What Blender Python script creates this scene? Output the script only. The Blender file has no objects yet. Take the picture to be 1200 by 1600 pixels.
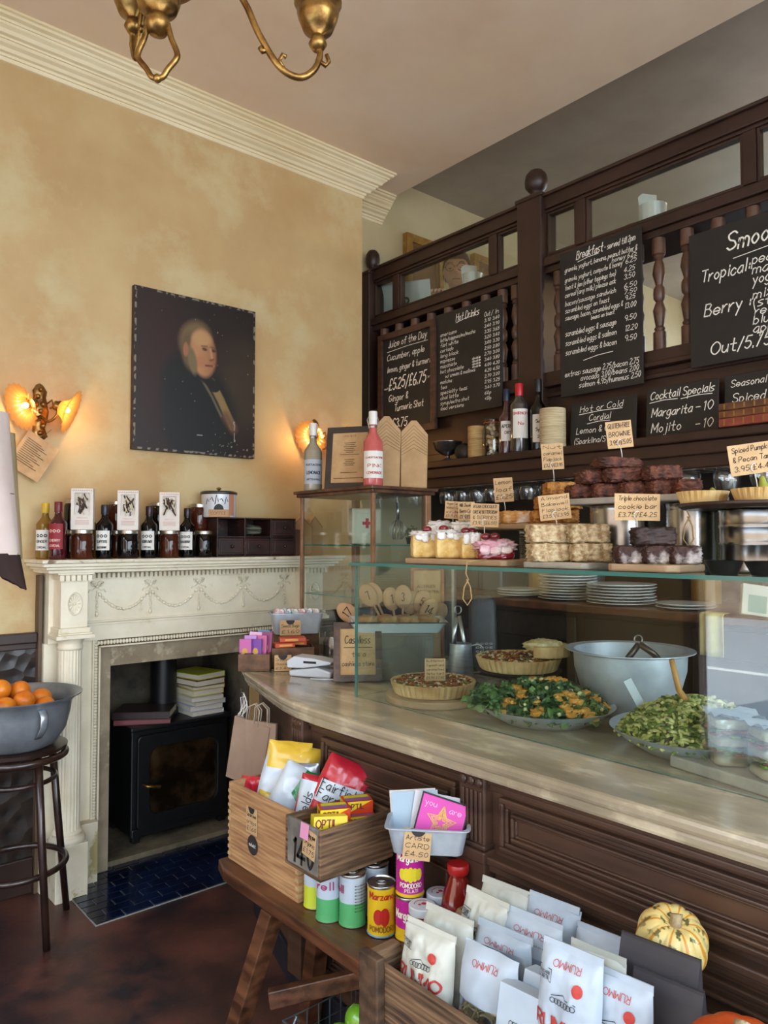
import bpy, bmesh, math, random
from math import sin, cos, pi, radians as R, atan2, sqrt
from mathutils import Vector as V, Matrix, noise, Euler
S = bpy.context.scene
COL = S.collection

# ---------------------------------------------------------------- camera, world, exposure
CAM_H = 1.40
cd = bpy.data.cameras.new('camera'); cam = bpy.data.objects.new('camera', cd); COL.objects.link(cam)
cd.sensor_fit = 'HORIZONTAL'; cd.sensor_width = 36.0; cd.lens = 36.0 * 1164 / 1200
cd.clip_start = 0.02; cd.clip_end = 200
cam.location = (0, 0, CAM_H); cam.rotation_euler = (R(90 + 2.21), 0, R(-40.6))
S.camera = cam
S.view_settings.view_transform = 'Standard'; S.view_settings.look = 'None'
S.view_settings.gamma = 1; S.view_settings.use_curve_mapping = False
S.view_settings.exposure = 0.42

W = bpy.data.worlds.new('World'); S.world = W; W.use_nodes = True
wn = W.node_tree.nodes; wl = W.node_tree.links; wn.clear()
wo = wn.new('ShaderNodeOutputWorld'); wb = wn.new('ShaderNodeBackground')
tc = wn.new('ShaderNodeTexCoord'); sp = wn.new('ShaderNodeSeparateXYZ'); rp = wn.new('ShaderNodeValToRGB')
wl.new(tc.outputs['Generated'], sp.inputs[0]); wl.new(sp.outputs['Z'], rp.inputs[0]); wl.new(rp.outputs[0], wb.inputs[0]); wl.new(wb.outputs[0], wo.inputs[0])
rp.color_ramp.elements[0].position = 0.0; rp.color_ramp.elements[0].color = (0.80, 0.90, 1.0, 1)
rp.color_ramp.elements[1].position = 0.6; rp.color_ramp.elements[1].color = (0.62, 0.80, 1.0, 1)
wb.inputs[1].default_value = 6.5

def area(name, loc, rot, sx, sy, power, col, portal=False):
    l = bpy.data.lights.new(name, 'AREA'); l.shape = 'RECTANGLE'; l.size = sx; l.size_y = sy; l.energy = power; l.color = col
    if portal: l.cycles.is_portal = True
    o = bpy.data.objects.new(name, l); COL.objects.link(o); o.location = loc; o.rotation_euler = rot
    return o
def point(name, loc, power, col, r=0.03):
    l = bpy.data.lights.new(name, 'POINT'); l.energy = power; l.color = col; l.shadow_soft_size = r
    o = bpy.data.objects.new(name, l); COL.objects.link(o); o.location = loc; return o
# daylight comes in through the open shop front on the street side (-X) and the front windows (-Y)
area('street_window_portal', (-1.72, 0.55, 1.65), (0, R(-90), 0), 3.2, 3.6, 1, (1, 1, 1), True)
area('front_window_portal', (0.9, -2.12, 1.75), (R(90), 0, 0), 3.8, 2.6, 1, (1, 1, 1), True)

# low sun that lights the street and the facade opposite; the building itself keeps it out of the room
sl = bpy.data.lights.new('sun', 'SUN'); sl.energy = 16.0; sl.angle = R(0.6); sl.color = (1.0, 0.95, 0.88)
so = bpy.data.objects.new('sun', sl); COL.objects.link(so); so.rotation_euler = V((-0.62, -0.15, -0.72)).to_track_quat('-Z', 'Y').to_euler()
# ---------------------------------------------------------------- materials
def hx(h, a=1.0):
    h = h.lstrip('#'); c = [int(h[i:i+2], 16) / 255 for i in (0, 2, 4)]
    return tuple([(x / 12.92 if x <= 0.04045 else ((x + 0.055) / 1.055) ** 2.4) for x in c] + [a])
MC = {}
def mat(name, c1, c2=None, scale=8.0, rough=0.5, metal=0.0, bump=0.0, bscale=None, coat=0.0, kind='noise', trans=0.0,
        stretch=(1, 1, 1), detail=4, lo=0.35, hi=0.65, emis=None, estr=0, sub=0.0, c3=None, c3pos=(0.62, 0.72), c3scale=3, alpha=1, world=False, spec=0.5):
    if name in MC: return MC[name]
    m = bpy.data.materials.new(name); m.use_nodes = True; MC[name] = m
    n = m.node_tree.nodes; l = m.node_tree.links; b = n['Principled BSDF']
    b.inputs['Base Color'].default_value = hx(c1); b.inputs['Roughness'].default_value = rough; b.inputs['Metallic'].default_value = metal
    b.inputs['Specular IOR Level'].default_value = spec
    if coat: b.inputs['Coat Weight'].default_value = coat; b.inputs['Coat Roughness'].default_value = 0.12
    if trans: b.inputs['Transmission Weight'].default_value = trans
    if sub: b.inputs['Subsurface Weight'].default_value = sub; b.inputs['Subsurface Scale'].default_value = 0.01
    if alpha < 1: b.inputs['Alpha'].default_value = alpha
    if emis: b.inputs['Emission Color'].default_value = hx(emis); b.inputs['Emission Strength'].default_value = estr
    if not (c2 or bump): return m
    t = n.new('ShaderNodeTexCoord'); mp = n.new('ShaderNodeMapping'); mp.inputs['Scale'].default_value = stretch
    if world:
        g = n.new('ShaderNodeNewGeometry'); l.new(g.outputs['Position'], mp.inputs[0])
    else: l.new(t.outputs['Object'], mp.inputs[0])
    def nz(s, d=detail, rg=0.6):
        x = n.new('ShaderNodeTexNoise'); x.inputs['Scale'].default_value = s; x.inputs['Detail'].default_value = d; x.inputs['Roughness'].default_value = rg
        l.new(mp.outputs[0], x.inputs['Vector']); return x
    def ramp(src, p0, p1, a, c):
        x = n.new('ShaderNodeValToRGB'); e = x.color_ramp.elements; e[0].position = p0; e[1].position = p1; e[0].color = a; e[1].color = c
        l.new(src, x.inputs[0]); return x
    if kind == 'wood':
        w = n.new('ShaderNodeTexWave'); w.wave_type = 'BANDS'; w.bands_direction = 'Z'; w.inputs['Scale'].default_value = scale
        w.inputs['Distortion'].default_value = 7; w.inputs['Detail'].default_value = 3; w.inputs['Detail Scale'].default_value = 1.2
        l.new(mp.outputs[0], w.inputs['Vector']); q = nz(scale * 2.5)
        mx = n.new('ShaderNodeMath'); mx.operation = 'MULTIPLY_ADD'; mx.inputs[1].default_value = 0.12
        ad = n.new('ShaderNodeMath'); ad.operation = 'MULTIPLY'; ad.inputs[1].default_value = 0.88
        l.new(q.outputs['Fac'], ad.inputs[0]); l.new(w.outputs['Fac'], mx.inputs[0]); l.new(ad.outputs[0], mx.inputs[2]); src = mx.outputs[0]
    elif kind == 'voronoi':
        w = n.new('ShaderNodeTexVoronoi'); w.inputs['Scale'].default_value = scale; l.new(mp.outputs[0], w.inputs['Vector']); src = w.outputs['Distance']
    else: src = nz(scale).outputs['Fac']
    if c2:
        r = ramp(src, lo, hi, hx(c1), hx(c2)); out = r.outputs[0]
        if c3:
            q2 = nz(c3scale, 6); r2 = ramp(q2.outputs['Fac'], c3pos[0], c3pos[1], (0, 0, 0, 1), (1, 1, 1, 1))
            mi = n.new('ShaderNodeMixRGB'); l.new(r2.outputs[0], mi.inputs[0]); l.new(out, mi.inputs[1]); mi.inputs[2].default_value = hx(c3); out = mi.outputs[0]
        l.new(out, b.inputs['Base Color'])
    if bump:
        bs = nz(bscale).outputs['Fac'] if bscale else src
        bp = n.new('ShaderNodeBump'); bp.inputs['Strength'].default_value = bump; bp.inputs['Distance'].default_value = 0.01
        l.new(bs, bp.inputs['Height']); l.new(bp.outputs[0], b.inputs['Normal'])
    return m
def glassmat(name, tint='#ffffff', ior=1.45, rough=0.0, boost=1.0):
    if name in MC: return MC[name]
    m = bpy.data.materials.new(name); m.use_nodes = True; MC[name] = m; n = m.node_tree.nodes; l = m.node_tree.links; n.clear()
    o = n.new('ShaderNodeOutputMaterial'); t = n.new('ShaderNodeBsdfTransparent'); g = n.new('ShaderNodeBsdfGlossy'); mx = n.new('ShaderNodeMixShader'); f = n.new('ShaderNodeLayerWeight'); pw = n.new('ShaderNodeMath'); ma = n.new('ShaderNodeMath')
    t.inputs[0].default_value = hx(tint); g.inputs['Roughness'].default_value = rough; f.inputs['Blend'].default_value = 0.5
    r0 = ((ior-1)/(ior+1))**2*1.8; pw.operation = 'POWER'; pw.inputs[1].default_value = 5; l.new(f.outputs['Facing'], pw.inputs[0]); ma.operation = 'MULTIPLY_ADD'; ma.inputs[1].default_value = 1-r0; ma.inputs[2].default_value = r0; l.new(pw.outputs[0], ma.inputs[0])
    ml = n.new('ShaderNodeMath'); ml.operation = 'MULTIPLY'; ml.inputs[1].default_value = boost; ml.use_clamp = True
    l.new(ma.outputs[0], ml.inputs[0]); l.new(ml.outputs[0], mx.inputs[0]); l.new(t.outputs[0], mx.inputs[1]); l.new(g.outputs[0], mx.inputs[2]); l.new(mx.outputs[0], o.inputs[0])
    return m
def emat(name, c, s):
    if name in MC: return MC[name]
    m = bpy.data.materials.new(name); m.use_nodes = True; MC[name] = m; n = m.node_tree.nodes; l = m.node_tree.links; n.clear()
    o = n.new('ShaderNodeOutputMaterial'); e = n.new('ShaderNodeEmission'); e.inputs[0].default_value = hx(c); e.inputs[1].default_value = s; l.new(e.outputs[0], o.inputs[0]); return m

T = Matrix.Translation
# ---------------------------------------------------------------- mesh builder
class MB:
    def __init__(s): s.v = []; s.f = []; s.m = []; s.mi = 0
    def add(s, vs, fs, M=None):
        k = len(s.v)
        s.v += [tuple(M @ V(p)) for p in vs] if M is not None else [tuple(p) for p in vs]
        s.f += [tuple(i + k for i in f) for f in fs]; s.m += [s.mi] * len(fs); return s
    def box(s, x0, x1, y0, y1, z0, z1, M=None):
        return s.add([(x0,y0,z0),(x1,y0,z0),(x1,y1,z0),(x0,y1,z0),(x0,y0,z1),(x1,y0,z1),(x1,y1,z1),(x0,y1,z1)],
                     [(0,3,2,1),(4,5,6,7),(0,1,5,4),(1,2,6,5),(2,3,7,6),(3,0,4,7)], M)
    def taper(s, w0, d0, w1, d1, z0, z1, M=None):
        a, b, c, d = w0/2, d0/2, w1/2, d1/2
        return s.add([(-a,-b,z0),(a,-b,z0),(a,b,z0),(-a,b,z0),(-c,-d,z1),(c,-d,z1),(c,d,z1),(-c,d,z1)],
                     [(0,3,2,1),(4,5,6,7),(0,1,5,4),(1,2,6,5),(2,3,7,6),(3,0,4,7)], M)
    def lathe(s, prof, seg=24, M=None, mis=None, rfun=None, cap=True):
        vs = []; fs = []; n = len(prof)
        for i, (r, z) in enumerate(prof):
            for k in range(seg):
                a = 2*pi*k/seg; rr = r * (rfun(a, i) if rfun else 1)
                vs.append((rr*cos(a), rr*sin(a), z))
        k0 = s.mi
        for i in range(n-1):
            if mis: s.mi = mis[i]
            fs = [(i*seg+k, i*seg+(k+1)%seg, (i+1)*seg+(k+1)%seg, (i+1)*seg+k) for k in range(seg)]
            if i == 0:
                base = len(s.v); s.v += [tuple(M @ V(p)) for p in vs] if M is not None else vs
            s.f += [tuple(j+base for j in f) for f in fs]; s.m += [s.mi]*len(fs)
        if cap:
            if prof[0][0] > 1e-5:
                if mis: s.mi = mis[0]
                s.f.append(tuple(base+k for k in range(seg))[::-1]); s.m.append(s.mi)
            if prof[-1][0] > 1e-5:
                if mis: s.mi = mis[-1]
                s.f.append(tuple(base+(n-1)*seg+k for k in range(seg))); s.m.append(s.mi)
        s.mi = k0; return s
    def tube(s, pts, r=0.005, seg=8, closed=False, M=None, flat=None):
        pts = [V(p) for p in pts]; n = len(pts); rs = r if isinstance(r, (list, tuple)) else [r]*n
        vs = []; up = V((0, 0, 1)); pn = None
        for i, p in enumerate(pts):
            a = pts[(i-1) % n] if (closed or i > 0) else p; b = pts[(i+1) % n] if (closed or i < n-1) else p
            t = (b-a).normalized() if (b-a).length > 1e-9 else V((0,0,1))
            if pn is None: q = t.cross(up); q = t.cross(V((1,0,0))) if q.length < 1e-3 else q
            else: q = pn - t*pn.dot(t)
            if q.length < 1e-6: q = t.orthogonal()
            q.normalize(); pn = q; w = t.cross(q)
            f1, f2 = flat if flat else (1, 1)
            for k in range(seg):
                an = 2*pi*k/seg; vs.append(p + (q*cos(an)*f1 + w*sin(an)*f2)*rs[i])
        m = n if closed else n-1
        fs = [(i*seg+k, i*seg+(k+1)%seg, ((i+1)%n)*seg+(k+1)%seg, ((i+1)%n)*seg+k) for i in range(m) for k in range(seg)]
        if not closed: fs += [tuple(range(seg))[::-1], tuple((n-1)*seg+k for k in range(seg))]
        return s.add(vs, fs, M)
    def prism(s, poly, z0, z1, M=None):
        n = len(poly); vs = [(x, y, z0) for x, y in poly] + [(x, y, z1) for x, y in poly]
        return s.add(vs, [tuple(range(n))[::-1], tuple(range(n, 2*n))] + [(i, (i+1)%n, n+(i+1)%n, n+i) for i in range(n)], M)
    def grid(s, fn, nu, nv, M=None, cu=False, cv=False):
        mu, mv = nu + (0 if cu else 1), nv + (0 if cv else 1)
        vs = [fn(i/nu, j/nv) for i in range(mu) for j in range(mv)]
        fs = [(i*mv+j, ((i+1)%mu)*mv+j, ((i+1)%mu)*mv+(j+1)%mv, i*mv+(j+1)%mv) for i in range(nu) for j in range(nv)]
        return s.add(vs, fs, M)
    def ball(s, c, r, sc=(1,1,1), seg=16, ring=10, M=None, nf=None):
        c = V(c)
        def fn(u, v):
            a = 2*pi*u; b = pi*v; d = V((sin(b)*cos(a), sin(b)*sin(a), -cos(b)))
            rr = r * (nf(d) if nf else 1); return c + V((d.x*sc[0]*rr, d.y*sc[1]*rr, d.z*sc[2]*rr))
        return s.grid(fn, seg, ring, M, cu=True)
    def lump(s, c, size, amp=0.1, seed=0, n=6, pw=4.0, fr=3.0, M=None, rot=0):
        """a rounded, rough block: cube sphere pushed to a superellipsoid with noise"""
        c = V(c); Rz = Matrix.Rotation(rot, 4, 'Z'); idx = {}; vs = []; fs = []
        def pt(a, b, f):
            p = [(1,a,b),(-1,b,a),(b,1,a),(a,-1,b),(a,b,1),(b,a,-1)][f]
            key = tuple(round(x*n) for x in p)
            if key in idx: return idx[key]
            d = V(p); L = (abs(d.x)**pw + abs(d.y)**pw + abs(d.z)**pw) ** (1/pw); d = d/L
            k = 1 + amp * noise.noise(d*fr + V((seed*7.3, seed*3.1, seed))) + amp*0.5*noise.noise(d*fr*2.7 + V((seed, seed*5, 2)))
            q = Rz @ V((d.x*size[0]/2*k, d.y*size[1]/2*k, d.z*size[2]/2*k)); vs.append(c+q); idx[key] = len(vs)-1; return idx[key]
        for f in range(6):
            for i in range(n):
                for j in range(n):
                    a0, a1, b0, b1 = -1+2*i/n, -1+2*(i+1)/n, -1+2*j/n, -1+2*(j+1)/n
                    fs.append((pt(a0,b0,f), pt(a1,b0,f), pt(a1,b1,f), pt(a0,b1,f)))
        return s.add(vs, fs, M)
    def build(s, name, mats, parent=None, smooth=False, bevel=0, world=False, loc=None, rot=None, auto=None, solid=0, subsurf=0):
        me = bpy.data.meshes.new(name); me.from_pydata(s.v, [], s.f); 
        for m in (mats if isinstance(mats, (list, tuple)) else [mats]): me.materials.append(m)
        if any(s.m): me.polygons.foreach_set('material_index', s.m)
        bm = bmesh.new(); bm.from_mesh(me); bmesh.ops.recalc_face_normals(bm, faces=bm.faces); bm.to_mesh(me); bm.free()
        if smooth: me.polygons.foreach_set('use_smooth', [True]*len(me.polygons))
        me.update(); o = bpy.data.objects.new(name, me); COL.objects.link(o)
        if parent is not None:
            o.parent = parent
            if world:
                Mw = Matrix.Identity(4); q = parent
                while q is not None: Mw = (T(q.location) @ Euler(q.rotation_euler).to_matrix().to_4x4()) @ Mw; q = q.parent
                me.transform(Mw.inverted())
        if loc: o.location = loc
        if rot: o.rotation_euler = rot
        if solid: md = o.modifiers.new('solid', 'SOLIDIFY'); md.thickness = solid; md.offset = 0
        if subsurf: md = o.modifiers.new('sub', 'SUBSURF'); md.levels = subsurf; md.render_levels = subsurf
        if bevel:
            md = o.modifiers.new('bevel', 'BEVEL'); md.width = bevel; md.segments = 2; md.limit_method = 'ANGLE'; md.angle_limit = R(40)
        if smooth == 'angle' or auto:
            try:
                me.set_sharp_from_angle(angle=R(auto or 40))
            except Exception: pass
        return o
def thing(name, label, cat, loc=(0,0,0), rz=0, group=None, rot=None):
    o = bpy.data.objects.new(name, None); COL.objects.link(o); o.empty_display_size = 0.05
    o.location = loc; o.rotation_euler = rot if rot else (0, 0, rz); o['label'] = label; o['category'] = cat
    if group: o['group'] = group
    return o
def tag(o, label, cat, group=None, kind=None):
    o['label'] = label; o['category'] = cat
    if group: o['group'] = group
    if kind: o['kind'] = kind
    return o
def struct(o): o['kind'] = 'structure'; return o
def dup(root, loc, rz=None, label=None, group=None, rot=None, scale=None):
    r = root.copy(); COL.objects.link(r); r.location = loc
    if rot: r.rotation_euler = rot
    elif rz is not None: r.rotation_euler = (0, 0, rz)
    if scale: r.scale = scale
    if label: r['label'] = label
    if group: r['group'] = group
    for ch in root.children:
        c = ch.copy(); COL.objects.link(c); c.parent = r
        for g in ch.children:
            d = g.copy(); COL.objects.link(d); d.parent = c
    return r
def sp_(pts, k=5):
    pts = [V(p) for p in pts]; out = []
    for i in range(len(pts)-1):
        p0 = pts[max(i-1, 0)]; p1 = pts[i]; p2 = pts[i+1]; p3 = pts[min(i+2, len(pts)-1)]
        for j in range(k):
            t = j/k; out.append(0.5*((2*p1)+(-p0+p2)*t+(2*p0-5*p1+4*p2-p3)*t*t+(-p0+3*p1-3*p2+p3)*t**3))
    return out + [pts[-1]]
ORD = ['first','second','third','fourth','fifth','sixth','seventh','eighth','ninth','tenth','eleventh','twelfth','thirteenth','fourteenth','fifteenth','sixteenth','seventeenth','eighteenth','nineteenth','twentieth']
def RX(a): return Matrix.Rotation(R(a), 4, 'X')
def RY(a): return Matrix.Rotation(R(a), 4, 'Y')
def RZ(a): return Matrix.Rotation(R(a), 4, 'Z')

# ---------------------------------------------------------------- stroke lettering
GL = {
'a':"4h2h0f0e2d4f -4h4d",'b':"-0k0d 0g2h4f2d0e",'c':"4g2h0f1d3d4e",'d':"4g2h0f1d3d4f -4k4d",'e':"0f4f4g2h0g0e2d4e",'f':"4j3k2j2h2d -0h4h",
'g':"4g2h0f1d3d4f 4h4c2a0b",'h':"-0k0d 0f2h4g4d",'i':"-1h1d -1i1j",'j':"2h2c1a0b -2i2j",'k':"-0k0d -4h0f4d",'l':"-1k1d",
'm':"-0h0d 0f1h3g3d 3f4h6g6d",'n':"-0h0d 0f2h4g4d",'o':"2h0f2d4f2h",'p':"-0h0a 0g2h4f2d0e",'q':"4g2h0f2d4f -4h4a",'r':"-0h0d 0f2h3h",
's':"4h2h0g2f4e2d0d",'t':"2k2e3d4d -0h4h",'u':"0h0e2d4f -4h4d",'v':"-0h2d4h",'w':"-0h1d3g5d6h",'x':"-0h4d -4h0d",'y':"-0h2e -4h1a",'z':"-0h4h0d4d",
'A':"-0d2k5d -1f4f",'B':"-0d0k -0k3k4j3h0h -3h5f4d0d",'C':"5j3k0i0f2d5e",'D':"-0d0k -0k3k5i5f3d0d",'E':"-4k0k0d4d -0h3h",'F':"-4k0k0d -0h3h",'G':"5j3k0i0f2d5e5g3g",
'H':"-0k0d -5k5d -0h5h",'I':"-1k1d",'J':"3k3e2d0e",'K':"-0k0d -5k0g5d",'L':"-0k0d4d",'M':"-0d0k3f6k6d",'N':"-0d0k5d5k",'O':"3k0i0f3d6f6i3k",
'P':"-0d0k -0k3k5j3g0g",'Q':"3k0h1e3d5f5i3k -3f5c",'R':"-0d0k -0k3k5j3g0g -2g5d",'S':"5j3k0j1h4g5e2d0e",'T':"-0k5k -3k3d",'U':"0k0e3d5e5k",'V':"-0k2d5k",
'W':"-0k1d3h5d6k",'X':"-0k5d -5k0d",'Y':"-0k2g2d -5k2g",'Z':"-0k5k0d5d",
'0':"2k0h2d4h2k",'1':"-1j2k2d",'2':"0j2k4i2g0d -0d4d",'3':"0j2k4i2h4f2d0e",'4':"-3d3k0f5f",'5':"-4k1k0h 0h3h4f2d0e",'6':"3k0g1d3d4f2g0f",
'7':"-0k4k1d",'8':"2k0i4f2d0f4i2k",'9':"4h2g0i2k4i3d",'£':"4j3k1j1d0d4d -0g3g",'.':"-0d0e",',':"-1e0c",'/':"-0c3k",':':"-1e1f -1g1h",'-':"-0g3g",
'&':"4d0i2k3i0f2d4f",'(':"2l0h2b",')':"0l2h0b",'+':"-0g4g -2i2e","'":"-1k1j",'*':"-0g4g -2i2e -1h3f"}
def glyph_lines(ch):
    out = []
    for st in GL.get(ch, '').split():
        straight = st[0] == '-'; st = st[1:] if straight else st
        p = [(int(st[i]), 'abcdefghijkl'.index(st[i+1]) - 3) for i in range(0, len(st), 2)]
        if not straight and len(p) > 2:
            q = []; cl = p[0] == p[-1]
            for i in range(len(p)-1):
                p0 = p[i-1] if i > 0 else (p[-2] if cl else p[0]); p1 = p[i]; p2 = p[i+1]; p3 = p[i+2] if i+2 < len(p) else (p[1] if cl else p[-1])
                for k in range(3):
                    t = k/3; q.append(tuple(0.5*((2*p1[j]) + (-p0[j]+p2[j])*t + (2*p0[j]-5*p1[j]+4*p2[j]-p3[j])*t*t + (-p0[j]+3*p1[j]-3*p2[j]+p3[j])*t**3) for j in (0, 1)))
            q.append(p[-1]); p = q
        elif straight and len(p) > 2:
            out += [[a, b] for a, b in zip(p, p[1:])]; continue
        out.append(p)
    return out
def ribbon(mb, p, w, fm):
    n = len(p); L = []; Rr = []
    for i in range(n):
        a = p[max(0, i-1)]; b = p[min(n-1, i+1)]; dx, dy = b[0]-a[0], b[1]-a[1]; d = sqrt(dx*dx+dy*dy) or 1
        nx, ny = -dy/d*w/2, dx/d*w/2
        if i == 0 or i == n-1:
            e = -w*0.35 if i == 0 else w*0.35
        else: e = 0
        q = (p[i][0]+dx/d*e, p[i][1]+dy/d*e)
        L.append(fm(q[0]+nx, q[1]+ny)); Rr.append(fm(q[0]-nx, q[1]-ny))
    mb.add(L+Rr, [(i, i+1, n+i+1, n+i) for i in range(n-1)])
rnd = random.Random(4)
def text(mb, s, x0, x1, y, h, fm, wt=None, slant=0.12, rise=0.0, jit=0.0):
    """write s from x0 to x1 on baseline y with capital height h; fm maps flat (x, y) onto the surface"""
    adv = []; cur = 0
    for c in s:
        if c == ' ': adv.append(cur); cur += 3.2; continue
        g = glyph_lines(c); wd = max([p[0] for l in g for p in l], default=2); adv.append(cur); cur += wd + 1.7
    tot = max(cur-1.7, 1); sx = (x1-x0)/tot; sy = h/7; wt = wt or h*0.1
    for c, a in zip(s, adv):
        jy = rnd.uniform(-1, 1)*jit*h; js = 1 + rnd.uniform(-1, 1)*jit
        for l in glyph_lines(c):
            ribbon(mb, [(x0 + (a+p[0])*sx + p[1]*sy*slant, y + jy + p[1]*sy*js + rise*((a+p[0])*sx)) for p in l], wt, fm)
def flatY(e=-0.0012): return lambda x, y: (x, e, y)
def stroke(mb, pts, w, fm): ribbon(mb, pts, w, fm)
# ================================================================ SETTING
plaster = mat('plaster_wall', '#b4905e', '#c8ab79', scale=1.8, rough=0.6, bump=0.2, bscale=11, detail=9, lo=0.3, hi=0.7, c3='#c6b183', c3pos=(0.5, 0.62), c3scale=2.2, world=True)
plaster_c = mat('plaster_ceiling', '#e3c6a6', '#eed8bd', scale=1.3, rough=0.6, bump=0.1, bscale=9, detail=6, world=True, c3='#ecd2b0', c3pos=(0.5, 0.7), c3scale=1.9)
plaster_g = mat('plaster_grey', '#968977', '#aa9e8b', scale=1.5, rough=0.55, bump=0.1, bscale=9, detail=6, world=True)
corn = mat('cornice_paint', '#d8c294', '#e6d5ae', scale=6, rough=0.5, bump=0.05, stretch=(0.3, 1, 1))
darkwood = mat('dark_brown_paint', '#2a1810', '#37221a', scale=5, rough=0.42, bump=0.04, bscale=30)
wains = mat('lincrusta', '#1c1411', '#30251f', scale=16, rough=0.34, kind='voronoi', bump=0.7, lo=0.1, hi=0.6)
lino = mat('floor_lino', '#34201f', '#633a30', scale=2.6, rough=0.42, bump=0.12, bscale=30, detail=9, lo=0.38, hi=0.62, c3='#221c22', c3pos=(0.5, 0.6), c3scale=1.7, world=True)
offwhite = mat('mantel_paint', '#dcd0b6', '#eae0c8', scale=7, rough=0.4, bump=0.05, bscale=25, c3='#c9b994', c3pos=(0.66, 0.76), c3scale=9)
steel = mat('brushed_steel', '#9aa2a8', '#bcc3c8', scale=12, rough=0.33, metal=0.7, stretch=(1, 1, 6))
alu = mat('worn_aluminium', '#a9b1ba', '#c8d0d7', scale=9, rough=0.42, metal=0.35, bump=0.08, bscale=30)
tinmetal = mat('tin_metal', '#a9a9a6', '#c6c6c2', scale=20, rough=0.28, metal=1.0)
brass = mat('aged_brass', '#6d4a26', '#b08a4c', scale=30, rough=0.35, metal=0.9, bump=0.1)
blackm = mat('black_plastic', '#0c0c0d', rough=0.4)
pane_glass = glassmat('pane_glass', '#f6fbf9', 1.5, boost=1.1)
green_edge = mat('glass_edge_green', '#4f8a80', rough=0.1, trans=0.35)
chalk_w = mat('chalk_white', '#e9e6dc', rough=0.9)
kraft = mat('kraft_card', '#b99468', '#c8a67a', scale=18, rough=0.85)
inkm = mat('black_ink', '#15120f', rough=0.8)
gold_ochre = mat('gold_frame', '#8a6426', '#b08a44', scale=25, rough=0.4, metal=0.3)

ZC, ZM = 3.48, 3.655
floor = struct(MB().box(-1.6, 3.3, -2.1, 3.44, -0.06, 0).build('floor', lino))
struct(MB().box(1.2, 1.91, 3.24, 3.8, 0.87, ZC).build('wall_back', plaster)); struct(MB().box(-1.6, 1.2, 3.24, 3.8, 0, ZC).build('wall_back_left', plaster)); struct(MB().box(1.91, 2.613, 3.24, 3.8, 0, ZC).build('wall_back_right', plaster))
struct(MB().box(2.613, 7.0, 3.44, 3.6, 0, ZM + 0.05).build('wall_alcove', mat('plaster_alcove', '#b8a77d', '#c6b78f', scale=2, rough=0.6, bump=0.1, bscale=12, detail=7, world=True)))
sooty = mat('sooty_plaster', '#2a2622', '#6d6452', scale=5, rough=0.9, bump=0.3, detail=8, lo=0.35, hi=0.7)
struct(MB().box(1.2, 1.91, 3.72, 3.79, 0, 0.87).box(1.2, 1.215, 3.25, 3.72, 0, 0.87).box(1.895, 1.91, 3.25, 3.72, 0, 0.87).build('wall_firebox', sooty))
struct(MB().box(1.2, 1.91, 3.22, 3.72, -0.0, 0.03).build('trim_hearth_stone', mat('hearth_stone', '#4c463c', '#7d7058', scale=8, rough=0.8, bump=0.3)))
struct(MB().box(-1.6, 2.93, -2.1, 3.44, ZC, ZC + 0.12).build('ceiling', plaster_c))
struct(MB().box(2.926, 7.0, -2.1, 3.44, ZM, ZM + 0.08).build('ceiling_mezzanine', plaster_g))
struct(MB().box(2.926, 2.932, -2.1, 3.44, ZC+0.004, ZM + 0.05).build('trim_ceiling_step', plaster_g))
# cornice swept round the chimney breast
prof = [(0.14,0),(0.14,-0.010),(0.131,-0.013),(0.127,-0.022),(0.113,-0.028),(0.109,-0.037),(0.104,-0.037),(0.100,-0.045),(0.087,-0.055),(0.080,-0.068),(0.066,-0.072),(0.064,-0.080),(0.058,-0.080),(0.052,-0.090),(0.037,-0.098),(0.030,-0.110),(0.018,-0.113),(0.016,-0.124),(0.010,-0.124),(0.006,-0.138),(0,-0.14)]
mb = MB(); n = len(prof)
rows = [[(-1.6, 3.24-p, ZC+z) for p, z in prof], [(2.613+p, 3.24-p, ZC+z) for p, z in prof], [(2.613+p, 3.44-p, ZC+z) for p, z in prof], [(2.93, 3.44-p, ZC+z) for p, z in prof]]
mb.add(sum(rows, []), [(i*n+j, (i+1)*n+j, (i+1)*n+j+1, i*n+j+1) for i in range(3) for j in range(n-1)] + [tuple(3*n+j for j in range(n)) + ()])
struct(mb.build('trim_cornice', corn))
# wainscot
mb = MB(); mb.box(-1.6, 0.905, 3.222, 3.24, 0, 0.99)
struct(mb.build('baseboard_wainscot_left', wains))
struct(MB().box(-1.6, 0.905, 3.20, 3.24, 0.99, 1.03).box(-1.6, 0.905, 3.21, 3.24, 0.965, 0.99).box(-1.6, 0.905, 3.205, 3.24, 0, 0.14).build('trim_dado_left', darkwood, bevel=0.004))
mb = MB(); mb.box(2.33, 2.613, 3.222, 3.24, 0, 0.99); mb.box(2.613, 3.0, 3.42, 3.44, 0, 0.99); mb.box(2.613, 2.63, 3.24, 3.42, 0, 0.99)
struct(mb.build('baseboard_wainscot_alcove', wains))
struct(MB().box(2.33, 2.63, 3.20, 3.24, 0.99, 1.03).box(2.613, 3.0, 3.40, 3.44, 0.99, 1.03).build('trim_dado_alcove', darkwood, bevel=0.004))
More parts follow.
